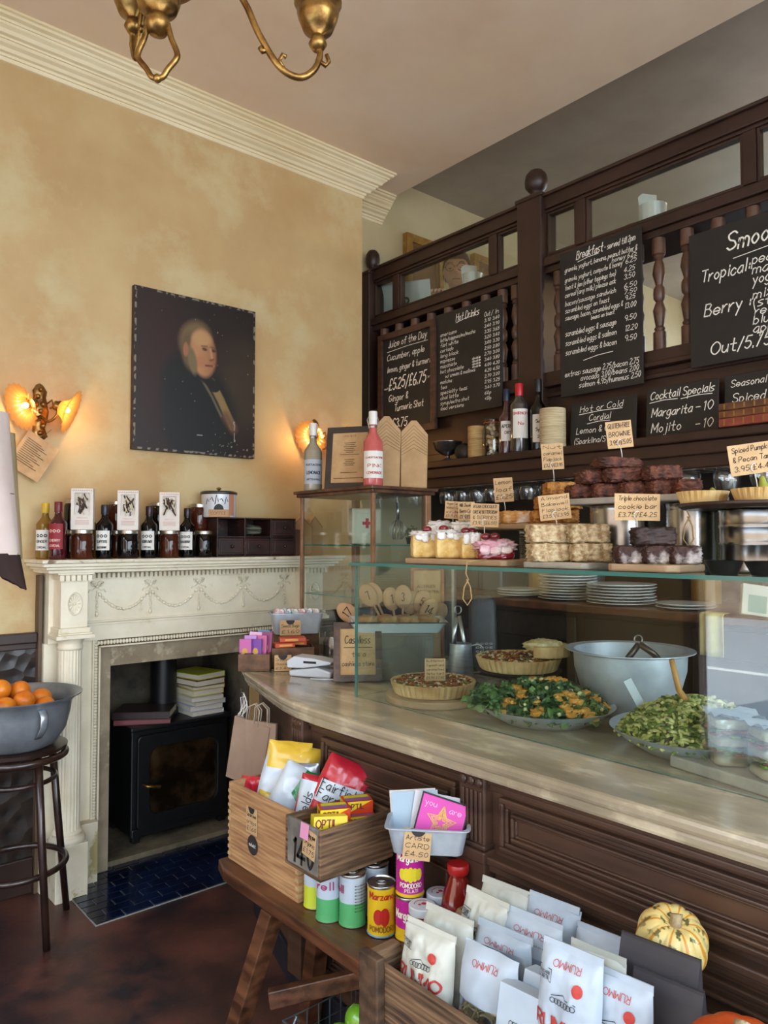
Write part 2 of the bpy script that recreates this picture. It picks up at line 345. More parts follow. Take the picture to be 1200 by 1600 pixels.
# shop front on the street side and front wall
struct(MB().box(-1.72, -1.6, 2.35, 3.3, 0, ZC+0.1).box(-1.72, -1.6, -2.1, 2.35, 2.95, ZC+0.1).build('wall_left', plaster))
struct(MB().box(-1.70, -1.6, 2.25, 2.35, 0, 2.95).box(-1.70, -1.6, -2.1, 2.25, 0, 0.12).box(-1.70, -1.6, 0.0, 0.06, 0, 2.95).box(-1.70, -1.6, -2.1, 2.25, 2.87, 2.95).build('window_1', mat('shopfront_paint', '#6d5548', rough=0.5)))
struct(MB().box(-1.72, -1.0, -2.22, -2.1, 0, ZC+0.1).box(2.85, 3.3, -2.22, -2.1, 0, ZC+0.1).box(-1.0, 2.85, -2.22, -2.1, 3.0, ZC+0.1).box(-1.0, 2.85, -2.22, -2.1, 0, 0.45).build('wall_front', plaster))
struct(MB().box(3.3, 7.0, -2.22, -2.1, 0, ZM+0.1).build('wall_mezzanine_front', plaster_g))
# street outside
struct(MB().box(-14, -1.72, -14, 14, -0.25, -0.13).box(-1.72, 8, -14, -2.22, -0.25, -0.13).build('floor_street', mat('asphalt', '#85888c', '#a6a9ad', scale=60, rough=0.8, bump=0.2, world=True)))
tag(MB().box(-6.05, -5.9, -12, 12, -0.13, -0.125).build('road_marking', mat('road_white', '#d8d8d4', rough=0.7)), 'white painted line along the street outside the shop window', 'road marking')
mb = MB(); mb.box(-12.4, -12, -14, 14, -0.13, 7)
struct(mb.build('wall_street_facade', mat('street_brick', '#6d5a4c', '#8f7c6a', scale=3, rough=0.9, world=True)))
# floor level dark box under the mezzanine (bar back)
barback = mat('bar_back_dark', '#1e1915', '#322822', scale=6, rough=0.5)
struct(MB().box(3.28, 3.36, -2.1, 3.44, 0, 1.75).build('wall_bar_back', barback))
# hearth tiles
tile = mat('blue_glazed_tile', '#070e22', '#0f1e3e', scale=6, rough=0.18, coat=0.4, bump=0.06, bscale=40)
mb = MB(); r2 = random.Random(3)
mb.box(1.00, 1.97, 2.775, 3.2, 0, 0.004); mb.mi = 1
y = 2.78; row = 0
while y < 3.215:
    x = 1.005 - (0.055 if row % 2 else 0)
    while x < 1.965:
        x0 = max(x, 1.003); x1 = min(x+0.1065, 1.965)
        if x1 - x0 > 0.02: mb.box(x0, x1, y, y+0.0465, 0.002, 0.0075+r2.uniform(0, 0.0012))
        x += 0.111
    y += 0.0505; row += 1
struct(mb.build('trim_hearth_tiles', [mat('tile_grout', '#8f8d84', rough=0.9), tile], bevel=0.0012))

# ================================================================ CHALK BOARDS / MEZZANINE FRONT
BX = 2.80
fr = thing('balustrade_screen', 'dark brown turned-spindle balustrade screen with glazed top lights above the bar', 'balustrade', (BX, 1.0, 1.80))
def P(mb, name, m, par, **k): return mb.build(name, m, par, world=True, **k)
Y0, Y1 = -0.6, 3.43
P(MB().box(BX-0.035, BX+0.035, Y0, 3.36, 2.93, 2.99).box(BX-0.05, BX+0.05, Y0, 3.36, 2.985, 3.0).box(BX-0.025, BX+0.025, Y0, 3.36, 2.915, 2.93), 'top_rail', darkwood, fr, bevel=0.004)
P(MB().box(BX-0.045, BX+0.06, Y0, 3.36, 2.66, 2.70).box(BX-0.03, BX+0.04, Y0, 3.36, 2.63, 2.66).box(BX-0.02, BX+0.03, Y0, 3.36, 2.70, 2.715), 'middle_rail', darkwood, fr, bevel=0.004)
P(MB().box(BX-0.035, BX+0.05, Y0, 3.36, 2.12, 2.17).box(BX-0.05, BX+0.05, Y0, 3.36, 2.10, 2.12), 'bottom_rail', darkwood, fr, bevel=0.004)
P(MB().box(BX-0.012, BX+0.02, Y0, 3.36, 1.80, 2.10).box(BX-0.03, BX+0.02, Y0, 3.36, 2.055, 2.075).box(BX-0.022, BX+0.02, Y0, 3.36, 1.80, 1.86), 'lower_panel', darkwood, fr, bevel=0.004)
for (ya, yb, zt) in ((2.09, 2.23, 3.01), (3.335, 3.405, 2.99), (0.18, 0.32, 3.01)):
    w = P(MB().box(BX-0.06, BX+0.06, ya, yb, 1.80, zt).box(BX-0.068, BX+0.068, ya-0.008, yb+0.008, zt-0.02, zt), 'newel_post', darkwood, fr, bevel=0.006)
    cy = (ya+yb)/2; r0 = 0.055 if yb-ya > 0.1 else 0.043
    P(MB().lathe([(0.0,0),(0.030,0),(0.034,0.008),(0.022,0.016),(0.020,0.026),(0.036,0.04),(0.95*r0,0.06),(r0,0.085),(0.9*r0,0.115),(0.6*r0,0.135),(0.0,0.142)], 20, T((BX, cy, zt))), 'finial_ball', darkwood, w, smooth=True)
mull = [3.137, 2.41, 1.903, 1.17, 0.9]
for my in mull: P(MB().box(BX-0.025, BX+0.025, my-0.024, my+0.024, 2.715, 2.915), 'mullion', darkwood, fr, bevel=0.003)
edges = [3.335, 3.161, 3.113, 2.434, 2.386, 2.23, 2.09, 1.927, 1.879, 1.194, 1.146, 0.924, 0.876, 0.32]
for i in range(0, 14, 2):
    P(MB().box(BX-0.003, BX+0.003, edges[i+1], edges[i], 2.715, 2.915), 'window_pane', pane_glass, fr)
    a, b = edges[i+1], edges[i]
    P(MB().box(BX-0.018, BX+0.018, a, a+0.012, 2.715, 2.915).box(BX-0.018, BX+0.018, b-0.012, b, 2.715, 2.915).box(BX-0.018, BX+0.018, a+0.012, b-0.012, 2.903, 2.915).box(BX-0.018, BX+0.018, a+0.012, b-0.012, 2.715, 2.727), 'glazing_bead', darkwood, fr, bevel=0.003)
spind = mat('spindle_wood', '#4a3327', '#664838', scale=14, rough=0.4)
sprof = [(0.026,0),(0.026,0.075),(0.018,0.08),(0.022,0.09),(0.016,0.10),(0.021,0.13),(0.026,0.165),(0.018,0.19),(0.014,0.20),(0.022,0.212),(0.024,0.235),(0.022,0.255),(0.014,0.268),(0.018,0.285),(0.026,0.315),(0.021,0.35),(0.015,0.37),(0.022,0.38),(0.018,0.39),(0.026,0.395),(0.026,0.46)]
sm = None; ys = [3.26, 3.13, 3.0, 2.87, 2.74, 2.61, 2.48, 2.37, 2.285, 2.035, 1.90, 1.77, 1.64, 1.545, 1.425, 1.30, 1.17, 1.04, 0.9, 0.75, 0.6, 0.45]
for yy in ys:
    if sm is None:
        sm = MB().lathe(sprof, 12).build('spindle', spind, fr, smooth='angle'); sm.location = (0, yy-1.0, 0.37-0.0); sm.data.set_sharp_from_angle(angle=R(35))
    else:
        c = sm.copy(); COL.objects.link(c); c.location = (0, yy-1.0, 0.37)
# mezzanine floor, whose nosing is the bottle shelf; fascia board under it
struct(MB().box(2.62, 7.0, -2.1, 3.44, 1.765, 1.80).build('floor_mezzanine', darkwood, bevel=0.006))
struct(MB().box(2.635, 2.655, -2.1, 3.44, 1.715, 1.765).box(2.655, 2.672, -2.1, 3.44, 1.668, 1.765).build('trim_shelf_fascia', darkwood, bevel=0.005))
# far wall of the mezzanine with daylight windows
mezz_wall = mat('mezzanine_wall', '#7a5326', '#91662f', scale=3, rough=0.7, world=True)
mb = MB(); mb.box(6.9, 7.0, -2.1, 3.44, 1.8, 2.35); mb.box(6.9, 7.0, -2.1, 0.3, 2.35, ZM); mb.box(6.9, 7.0, 1.5, 1.9, 2.35, ZM); mb.box(6.9, 7.0, 3.1, 3.44, 2.35, ZM); mb.box(6.9, 7.0, 0.3, 3.1, 3.4, ZM)
struct(mb.build('wall_mezzanine', mezz_wall))
wf = mat('white_window_paint', '#d8d8d2', rough=0.5)
for k, (a, b) in enumerate(((0.3, 1.5), (1.9, 3.1))):
    struct(MB().box(6.92, 6.97, a, a+0.05, 2.35, 3.4).box(6.92, 6.97, b-0.05, b, 2.35, 3.4).box(6.92, 6.97, a, b, 2.35, 2.4).box(6.92, 6.97, a, b, 3.35, 3.4).box(6.92, 6.97, a, b, 2.86, 2.90).box(6.92, 6.97, (a+b)/2-0.02, (a+b)/2+0.02, 2.35, 3.4).build('window_%d' % (k+2), wf))
struct(MB().box(4.3, 6.9, 3.425, 3.44, 1.80, 2.95).build('wall_mezzanine_side', mezz_wall))
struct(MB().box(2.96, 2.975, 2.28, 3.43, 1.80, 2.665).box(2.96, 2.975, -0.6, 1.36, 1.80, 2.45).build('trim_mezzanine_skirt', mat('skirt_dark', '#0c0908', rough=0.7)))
area('mezzanine_window_portal', (7.05, 1.7, 2.9), (0, R(90), 0), 1.2, 3.0, 1, (1, 1, 1), True)
ml = point('mezzanine_lamp_light', (4.6, 0.9, 3.0), 14, (1.0, 0.62, 0.28), 0.08)
# ================================================================ FIREPLACE
fp = thing('fireplace_surround', 'cream painted Georgian style fireplace surround with swags and fluted columns', 'fireplace', (1.581, 3.12, 0))
C0 = 1.581
def mir(x0, x1): return 2*C0-x1, 2*C0-x0
P(MB().box(0.857, 2.305, 2.985, 3.24, 1.312, 1.326), 'mantel_shelf', mat('mantel_top_worn', '#c9bda2', '#e0d7c2', scale=10, rough=0.45, c3='#7d5f48', c3pos=(0.60, 0.66), c3scale=14), fp, bevel=0.003)
P(MB().box(0.865, 2.297, 2.997, 3.24, 1.298, 1.312).box(0.88, 2.282, 3.012, 3.24, 1.286, 1.298).box(0.893, 2.269, 3.03, 3.24, 1.272, 1.286), 'shelf_moulding', offwhite, fp, bevel=0.003)
mb = MB(); x = 1.07
while x < 2.09: mb.box(x, x+0.012, 3.115, 3.15, 1.246, 1.266); x += 0.0205
for c in (1.0, 2*C0-1.0):
    x = c-0.065
    while x < c+0.06: mb.box(x, x+0.016, 3.028, 3.05, 1.242, 1.264); x += 0.0215
    mb.box(c-0.07, c+0.07, 3.034, 3.15, 1.266, 1.272)
P(mb, 'dentil_band', offwhite, fp)
P(MB().box(0.93, 2.232, 3.15, 3.22, 0.985, 1.272).box(1.06, 2.10, 3.138, 3.15, 1.266, 1.275).box(1.06, 2.10, 3.14, 3.15, 1.060, 1.068).box(1.06, 2.10, 3.145, 3.15, 1.048, 1.058), 'frieze_panel', offwhite, fp, bevel=0.002)
for x0, x1 in ((0.92, 1.135), mir(0.92, 1.135)): P(MB().box(x0, x1, 3.17, 3.22, 0, 0.985), 'side_panel', offwhite, fp, bevel=0.002)
P(MB().box(0.905, 0.918, 3.19, 3.24, 0, 1.26), 'edge_strip', mat('edge_brown', '#5b4632', rough=0.6), fp)
# carved inner bead
mb = MB()
def bead(x, z, d): mb.ball((x, 3.163, z), 0.0085, (1.0, 0.9, 0.75), 8, 5)
z = 0.24
while z < 0.965:
    bead(1.125, z, 0); bead(2*C0-1.125, z, 0); z += 0.0125
x = 1.135
while x < 2*C0-1.125: mb.ball((x, 3.163, 0.972), 0.009, (0.8, 0.9, 1.1), 8, 5); x += 0.0135
for q in (0, 1):
    z0, z1 = (0.24, 0.99)
    for xx in (1.113, 1.139): 
        a = xx if q == 0 else 2*C0-xx; mb.box(a-0.003, a+0.003, 3.155, 3.17, z0, 0.985 if xx < 1.12 else 0.958)
mb.box(1.11, 2.052, 3.155, 3.17, 0.985, 0.991); mb.box(1.135, 2.027, 3.155, 3.17, 0.953, 0.959)
P(mb, 'carved_bead', offwhite, fp, smooth=False)
# relief swags and bows
mb = MB(); xs = [1.12 + 0.2305*k for k in range(5)]; zt = 1.205
for k, bx in enumerate(xs):
    for sgn in (-1, 1):
        mb.tube([(bx+sgn*(0.004+0.022*sin(t)), 3.145, zt+0.010-0.013*cos(2*t)*0.5+0.008*sin(t)) for t in [pi*i/7 for i in range(8)]], 0.0035, 6)
        mb.tube([(bx+sgn*0.004, 3.146, zt), (bx+sgn*0.018, 3.145, zt-0.012), (bx+sgn*0.03, 3.146, zt-0.010), (bx+sgn*0.036, 3.146, zt-0.02)], 0.003, 6)
        mb.lathe([(0.011,-0.003),(0.0125,0),(0.011,0.003),(0.006,0.003),(0.006,-0.003)], 12, T((bx+sgn*0.014, 3.146, zt+0.016)) @ RX(90), cap=False)
    mb.ball((bx, 3.143, zt+0.004), 0.007, seg=8, ring=6)
    for j in range(9): mb.ball((bx, 3.145, zt-0.016-j*0.012), 0.0050+0.0016*(j % 3 == 2)+(0.002 if j == 8 else 0), (0.9, 0.7, 1.2), 6, 5)
    if k < 4:
        for j in range(1, 18):
            t = j/18; xx = bx + 0.2305*t; zz = zt-0.012 - 0.082*(1-(2*t-1)**2)
            mb.ball((0,0,0), 0.0090, (1.1, 0.8, 0.62+0.25*(j % 2)), 8, 5, M=T((xx, 3.146, zz)) @ Matrix.Rotation(-atan2(0.328*(2*t-1), 0.2305), 4, 'Y'))
P(mb, 'swag_relief', offwhite, fp, smooth=True)
# pilasters with fluted columns
for c in (1.0, 2*C0-1.0):
    pl = P(MB().box(c-0.052, c+0.052, 3.055, 3.17, 1.055, 1.272).box(c-0.058, c+0.058, 3.046, 3.17, 1.245, 1.272).box(c-0.062, c+0.062, 3.045, 3.17, 1.035, 1.055).box(c-0.074, c+0.074, 3.03, 3.17, 1.012, 1.028).box(c-0.066, c+0.066, 3.038, 3.17, 1.028, 1.035), 'pilaster_block', offwhite, fp, bevel=0.002)
    ro = MB()
    ro.lathe([(0.040,0),(0.042,0.004),(0.038,0.005),(0.037,0.001),(0.0,0.001)], 24, T((c, 3.055, 1.15)) @ Matrix.Diagonal((0.68, 1, 1.1, 1)) @ RX(90))
    for k in range(12):
        a = 2*pi*k/12; ro.ball((0,0,0), 0.012, (0.3, 0.3, 1), 6, 5, M=T((c+0.020*0.68*sin(a)*1.05, 3.055, 1.15+0.020*1.1*cos(a)*1.05)) @ Matrix.Diagonal((0.75,1,1.1,1)) @ Matrix.Rotation(a, 4, 'Y'))
    ro.ball((c, 3.055, 1.15), 0.007, seg=8, ring=6)
    P(ro, 'oval_rosette', offwhite, pl, smooth=True)
    col = MB()
    col.lathe([(0.049, 0.25),(0.047,0.27),(0.0465,0.6),(0.0445,0.965)], 96, T((c, 3.10, 0)), rfun=lambda a, i: 1 - 0.075*max(0, cos(a*20)))
    col.lathe([(0.0445,0.965),(0.049,0.97),(0.049,0.978),(0.045,0.982),(0.046,0.995),(0.06,1.012)], 32, T((c, 3.10, 0)))
    col.lathe([(0.066,0.212),(0.07,0.222),(0.066,0.232),(0.055,0.236),(0.054,0.242),(0.058,0.248),(0.054,0.256),(0.049,0.258)], 32, T((c, 3.10, 0)))
    P(col, 'fluted_column', offwhite, fp, smooth='angle').data.set_sharp_from_angle(angle=R(50))
    P(MB().box(c-0.062, c+0.062, 3.035, 3.17, 0, 0.212).box(c+0.062 if c < C0 else c-0.13, c+0.13 if c < C0 else c-0.062, 3.12, 3.17, 0, 0.25), 'plinth', mat('plinth_worn', '#cbbfa4', '#d9cfb8', scale=7, rough=0.5, bump=0.1, bscale=25, c3='#a99a68', c3pos=(0.56, 0.60), c3scale=6), fp, bevel=0.003)
marb = mat('slip_marble', '#8b7c66', '#a89a82', scale=6, rough=0.22, detail=8, c3='#b8aa90', c3pos=(0.56, 0.66), c3scale=16)
P(MB().box(1.135, 1.20, 3.195, 3.24, 0, 0.955).box(*mir(1.135, 1.20), 3.195, 3.24, 0, 0.955).box(1.20, 1.962, 3.195, 3.24, 0.865, 0.955), 'marble_slip', marb, fp, bevel=0.002)

# wood burning stove
iron = mat('stove_iron', '#0b0b0c', '#141416', scale=40, rough=0.42, bump=0.05)
st = thing('wood_stove', 'black cast iron wood stove inside the fireplace, books on top', 'stove', (1.59, 3.46, 0.03))
P(MB().box(1.348, 1.834, 3.325, 3.62, 0.06, 0.535).box(1.338, 1.844, 3.305, 3.63, 0.535, 0.555).box(1.348, 1.834, 3.312, 3.325, 0.06, 0.10), 'body', iron, st, bevel=0.006)
for x in (1.36, 1.79):
    for yy in (3.33, 3.57): P(MB().box(x, x+0.035, yy, yy+0.035, 0.03, 0.06), 'foot', iron, st, bevel=0.003)
def rrect(x0, x1, z0, z1, r, n=5, bulge=0.0):
    pts = []
    for cx, cz, a0 in ((x1-r, z0+r, -90), (x1-r, z1-r, 0), (x0+r, z1-r, 90), (x0+r, z0+r, 180)):
        for i in range(n+1):
            a = R(a0 + 90*i/n); pts.append((cx+r*cos(a), cz+r*sin(a)))
    return pts
def ringplate(mb, outer, inner, y0, y1):
    n = len(outer); vs = []
    for yy in (y0, y1):
        vs += [(x, yy, z) for x, z in outer] + [(x, yy, z) for x, z in inner]
    fs = []
    for i in range(n):
        j = (i+1) % n
        fs += [(i, j, n+j, n+i), (2*n+i, 3*n+i, 3*n+j, 2*n+j), (i, 2*n+i, 2*n+j, j), (n+i, n+j, 3*n+j, 3*n+i)]
    mb.add(vs, fs); return mb
dr = P(ringplate(MB(), rrect(1.368, 1.815, 0.10, 0.515, 0.02), rrect(1.425, 1.765, 0.155, 0.455, 0.045), 3.298, 3.322), 'door', iron, st, bevel=0.004)
P(MB().prism(rrect(1.42, 1.77, 0.15, 0.46, 0.045), 0.0, 0.003, T((0, 3.318, 0)) @ RX(90)), 'door_glass', glassmat('sooty_glass', '#c9c2b8', 1.5), dr)
P(MB().box(1.425, 1.765, 3.3195, 3.3245, 0.15, 0.46), 'fire_brick', mat('fire_brick', '#4a423c', '#c4b298', scale=5, rough=0.9, detail=6, lo=0.42, hi=0.66), st)
P(MB().tube([(1.392, 3.298, 0.30), (1.392, 3.27, 0.30), (1.40, 3.262, 0.298), (1.46, 3.262, 0.285)], [0.006, 0.006, 0.007, 0.008], 8), 'door_handle', brass, dr, smooth=True)
P(MB().lathe([(0.062,0.555),(0.062,0.868)], 28, T((1.575, 3.50, 0))).lathe([(0.072,0.555),(0.072,0.58),(0.064,0.59)], 28, T((1.575, 3.50, 0))), 'flue_pipe', iron, st, smooth='angle').data.set_sharp_from_angle(angle=R(40))

# books
pagem = mat('book_pages', '#d9d2c0', '#cfc6b0', scale=4, rough=0.9, stretch=(1, 1, 60))
def book(loc, w, d, h, rz, cover, label, group='books stacked on the stove', spine=None):
    t = thing('book', label, 'book', loc, R(rz), group)
    c = 0.003
    MB().box(-w/2, w/2, -d/2, d/2, 0, c).box(-w/2, w/2, -d/2, d/2, h-c, h).box(-w/2, -w/2+c, -d/2, d/2, c, h-c).build('cover', cover, t, bevel=0.001)
    MB().box(-w/2+c, w/2-0.004, -d/2+0.004, d/2-0.004, c, h-c).build('pages', pagem, t)
    if spine:
        sm_ = MB(); text(sm_, spine, -d/2+0.02, d/2-0.03, h/2-h*0.17, h*0.36, lambda x, y: (-w/2-0.0008, -x, y), slant=0); sm_.build('lettering', inkm, t)
    return t
z = 0.556
bk = lambda c: mat('cover_'+c, '#'+c, rough=0.45, coat=0.2)
book((1.45, 3.43, z), 0.19, 0.25, 0.024, 62, bk('7c3436'), 'dark red book at the bottom of the left stack on the stove')
book((1.455, 3.425, z+0.0245), 0.20, 0.255, 0.034, 55, bk('2e1c1c'), 'dark covered thick book on top of the red book on the stove')
specs = [(0.021, 12, 'c9ccd2', 'pale grey book at the very bottom of the tall stack on the stove'), (0.020, 8, 'd3d6dc', 'white paperback, second from bottom of the tall stack on the stove'),
 (0.024, 15, '9aa5b8', 'blue grey book, third from bottom of the tall stack'), (0.022, 10, 'c4c6c8', 'light grey book, fourth from bottom of the tall stack'),
 (0.030, 14, 'd8c84e', 'yellow spined book in the middle of the tall stack'), (0.018, 9, 'b8ad6a', 'olive yellow thin book above the middle of the tall stack'),
 (0.030, 20, '6b4226', 'brown covered book, second from top of the tall stack'), (0.026, 24, 'c9c93c', 'bright yellow green book topmost on the tall stack on the stove')]
z = 0.556
for i, (h, a, c, lb) in enumerate(specs):
    book((1.735+0.006*((i*7) % 3-1), 3.45+0.008*((i*5) % 3-1), z), 0.17, 0.215, h, a+180+50-60, bk(c), lb); z += h+0.0006

# ================================================================ ON THE MANTEL SHELF
MZ = 1.326
jarglass = glassmat('jar_glass', '#f2f4f2', 1.5)
silverlid = mat('silver_lid', '#b8b4aa', rough=0.3, metal=0.9)
labelw = mat('label_white', '#dcd8cf', rough=0.7)
def scribble(mb, w, z0, rows, rad, seedv=1, yscale=1):
    rr = random.Random(seedv)
    for i, s in enumerate(rows):
        text(mb, s[0], -w*s[1]/2, w*s[1]/2, z0 - i*s[2], s[3], lambda x, y: ((rad+0.0007)*sin(x/rad), -(rad+0.0007)*cos(x/rad), y), slant=0, wt=s[3]*0.17)
def wraplabel(name, rad, z0, z1, ang, m, par, e=0.0004):
    mb = MB(); mb.grid(lambda u, v: ((rad+e)*sin(-ang/2+ang*u), -(rad+e)*cos(-ang/2+ang*u), z0+(z1-z0)*v), 14, 1)
    return mb.build(name, m, par, smooth=True)
def jar(loc, label, liquid, group, r=0.040, h=0.118, rz=-40):
    t = thing('preserve_jar', label, 'jar', loc, R(rz), group)
    b = 0.92
    MB().lathe([(0,0.001),(r*b,0.001),(r,0.008),(r,h*0.80),(r*0.88,h*0.87),(r*0.80,h*0.89),(r*0.80,h*0.90)], 24).build('contents', liquid, t, smooth='angle').data.set_sharp_from_angle(angle=R(40))
    MB().lathe([(r*0.84,h*0.87),(r*0.88,h*0.88),(r*0.88,h*0.985),(r*0.84,h),(0,h)], 24).build('lid', silverlid, t, smooth='angle').data.set_sharp_from_angle(angle=R(40))
    return t
amber = mat('amber_jam', '#35130a', '#4a1f0e', scale=14, rough=0.06)
darkjam = mat('dark_jam', '#0a0505', '#120808', scale=14, rough=0.06)
def bottle(loc, label, liquid, cap, lab, group, r=0.034, h=0.232, rz=-40, lines=(('RASPB', .5, 0, .011),), cat='bottle', neck=0.38, name='cordial_bottle', lz=(0.16, 0.52), ink=inkm, labang=1.9, glass=None, fill=0.8):
    t = thing(name, label, cat, loc, R(rz), group)
    hs = h*(1-neck)
    prof = [(0,0.001),(r*0.95,0.001),(r,0.006),(r,hs),(r*0.93,hs+h*0.03),(r*0.65,hs+h*0.08),(r*0.42,hs+h*0.13),(r*0.36,hs+h*0.2),(r*0.36,h*0.93)]
    MB().lathe(prof, 24).build('bottle_body', liquid, t, smooth='angle').data.set_sharp_from_angle(angle=R(40))
    MB().lathe([(r*0.42,h*0.82),(r*0.44,h*0.83),(r*0.44,h*0.985),(r*0.40,h),(0,h)], 20).build('cap', cap, t, smooth='angle').data.set_sharp_from_angle(angle=R(40))
    if lab:
        z0, z1 = h*lz[0], h*lz[1]; L = wraplabel('label', r, z0, z1, labang, lab, t)
        m2 = MB()
        for s, wf_, zz, hh in lines:
            text(m2, s, -r*wf_, r*wf_, z0+(z1-z0)*zz, hh, lambda x, y: ((r+0.001)*sin(x/r), -(r+0.001)*cos(x/r), y), slant=0, wt=hh*0.2)
        m2.build('lettering', ink, L)
    return t
ly = 3.075
darkbot = mat('dark_bottle_glass', '#070505', rough=0.05); redbot = mat('red_cordial', '#3c0810', rough=0.05, coat=0.5); yellowliq = mat('yellow_cordial', '#7a5a20', rough=0.06)
yc = mat('yellow_cap', '#c9a227', rough=0.4); rc = mat('red_cap', '#6b1420', rough=0.35); bc = mat('blue_black_cap', '#23212c', rough=0.35); pc = mat('purple_cap', '#2c1520', rough=0.35)
L3 = lambda a, b: ((a, .62, .38, .0095), (b, .55, .1, .0075), ('ooo', .6, .66, .017))
ml_ = mat('red_label', '#8e1d28', rough=0.6)
bottle((0.912, 3.15, MZ), 'pale yellow cordial bottle with yellow cap at the left end of the mantel', yellowliq, yc, labelw, 'cordial bottles on the mantel', h=0.225, lines=L3('GINGER', 'CORDIAL'))
bottle((0.937, 3.07, MZ), 'red cordial bottle with dark red label and cap on the mantel', redbot, rc, ml_, 'cordial bottles on the mantel', lines=(('CHERRY', .62, .30, .009), ('CORDIAL', .6, .1, .008), ('ooo', .6, .66, .017)), ink=mat('label_pink', '#d9b8ac', rough=0.6), lz=(0.18, 0.62), h=0.228)
bottle((1.122, 3.075, MZ), 'dark cordial bottle with white label, leftmost of the three dark ones on the mantel', darkbot, bc, labelw, 'cordial bottles on the mantel', lines=L3('SUPERB', 'BLACKCURRANT'), h=0.222)
bottle((1.312, 3.075, MZ), 'dark cordial bottle with white label, middle of the three dark ones on the mantel', darkbot, pc, labelw, 'cordial bottles on the mantel', lines=L3('ELDERFLOWER', 'CORDIAL'), h=0.222)
bottle((1.487, 3.075, MZ), 'dark cordial bottle with white label, rightmost of the three dark ones on the mantel', darkbot, pc, labelw, 'cordial bottles on the mantel', lines=L3('BLACKBERRY', 'CORDIAL'), h=0.218)
bottle((1.09, 3.17, MZ), 'yellow capped bottle half hidden behind the leftmost dark cordial bottle', yellowliq, yc, None, 'cordial bottles on the mantel', h=0.222)
jar((1.030, 3.065, MZ), 'amber honey jar at the front, under the left white chocolate box', amber, 'preserve jars on the mantel', r=0.043)
jar((1.217, 3.065, MZ), 'dark jam jar at the front, under the middle white chocolate box', darkjam, 'preserve jars on the mantel', r=0.044)
jar((1.400, 3.065, MZ), 'amber jar at the front, under the right white chocolate box', amber, 'preserve jars on the mantel', r=0.041)
jar((1.568, 3.075, MZ), 'dark jam jar at the front, rightmost beside the wooden drawers', darkjam, 'preserve jars on the mantel', r=0.040)
wh = ['left', 'second', 'third', 'right']
for k, (x, m) in enumerate(((1.035, darkjam), (1.21, amber), (1.40, darkjam), (1.592, amber))):
    jar((x, 3.175, MZ), '%s lower jar against the wall on the mantel, under another jar' % wh[k], m, 'preserve jars on the mantel', r=0.042)
    jar((x, 3.175, MZ+0.1185), '%s jar of the raised back row on the mantel, %s preserve with metal lid' % (wh[k], 'amber' if m is amber else 'near black'), m, 'preserve jars on the mantel', r=0.042, h=0.125)
boxw = mat('choc_box_white', '#d9cfc4', rough=0.6)
choc = mat('choc_dark', '#21130d', '#4a3020', scale=40, rough=0.3)
for k, (x, wh_) in enumerate(((1.030, 'left'), (1.217, 'middle'), (1.400, 'right'))):
    t = thing('chocolate_box', 'tall white chocolate box with clear window, %s of three on the jar lids' % wh_, 'box', (x, 3.065, MZ+0.119), R(-30), 'white chocolate boxes on the jars')
    mb = MB(); w, d, h = 0.084, 0.03, 0.165
    ringplate(mb, rrect(-w/2, w/2, 0, h, 0.001, 1), rrect(-w/2+0.013, w/2-0.013, 0.058, 0.148, 0.001, 1), -d/2-0.001, -d/2)
    mb.box(-w/2, w/2, -d/2+0.012, d/2, 0, h); mb.box(-w/2, -w/2+0.012, -d/2, -d/2+0.012, 0, h); mb.box(w/2-0.012, w/2, -d/2, -d/2+0.012, 0, h); mb.box(-w/2, w/2, -d/2, -d/2+0.012, 0, 0.056); mb.box(-w/2, w/2, -d/2, -d/2+0.012, 0.15, h)
    mb.build('carton', boxw, t)
    mb = MB(); rr = random.Random(k)
    for i in range(26):
        a = rr.uniform(0.9, 2.2); x0 = rr.uniform(-0.02, 0.02); z0 = 0.103+rr.uniform(-0.03, 0.03); l = 0.03
        mb.mi = rr.choice([0, 0, 1]); mb.tube([(x0-l*cos(a)/2, -d/2+rr.uniform(0.003, 0.009), z0-l*sin(a)/2), (x0+l*cos(a)/2, -d/2+rr.uniform(0.003, 0.009), z0+l*sin(a)/2)], 0.0032, 6)
    mb.build('chocolate_sticks', [choc, mat('cream_stick', '#cdbfa0', rough=0.4)], t)
    mb = MB(); text(mb, 'PRESTAT', -0.02, 0.02, 0.044, 0.005, flatY(-d/2-0.0016), slant=0); 
    for i in range(4): stroke(mb, [(-0.026, 0.036-i*0.005), (0.026, 0.036-i*0.005)], 0.0012, flatY(-d/2-0.0016))
    text(mb, '***********', -0.038, 0.038, 0.153, 0.008, flatY(-d/2-0.0016), slant=0)
    mb.build('lettering', mat('rose_ink', '#a4553f', rough=0.7), t)
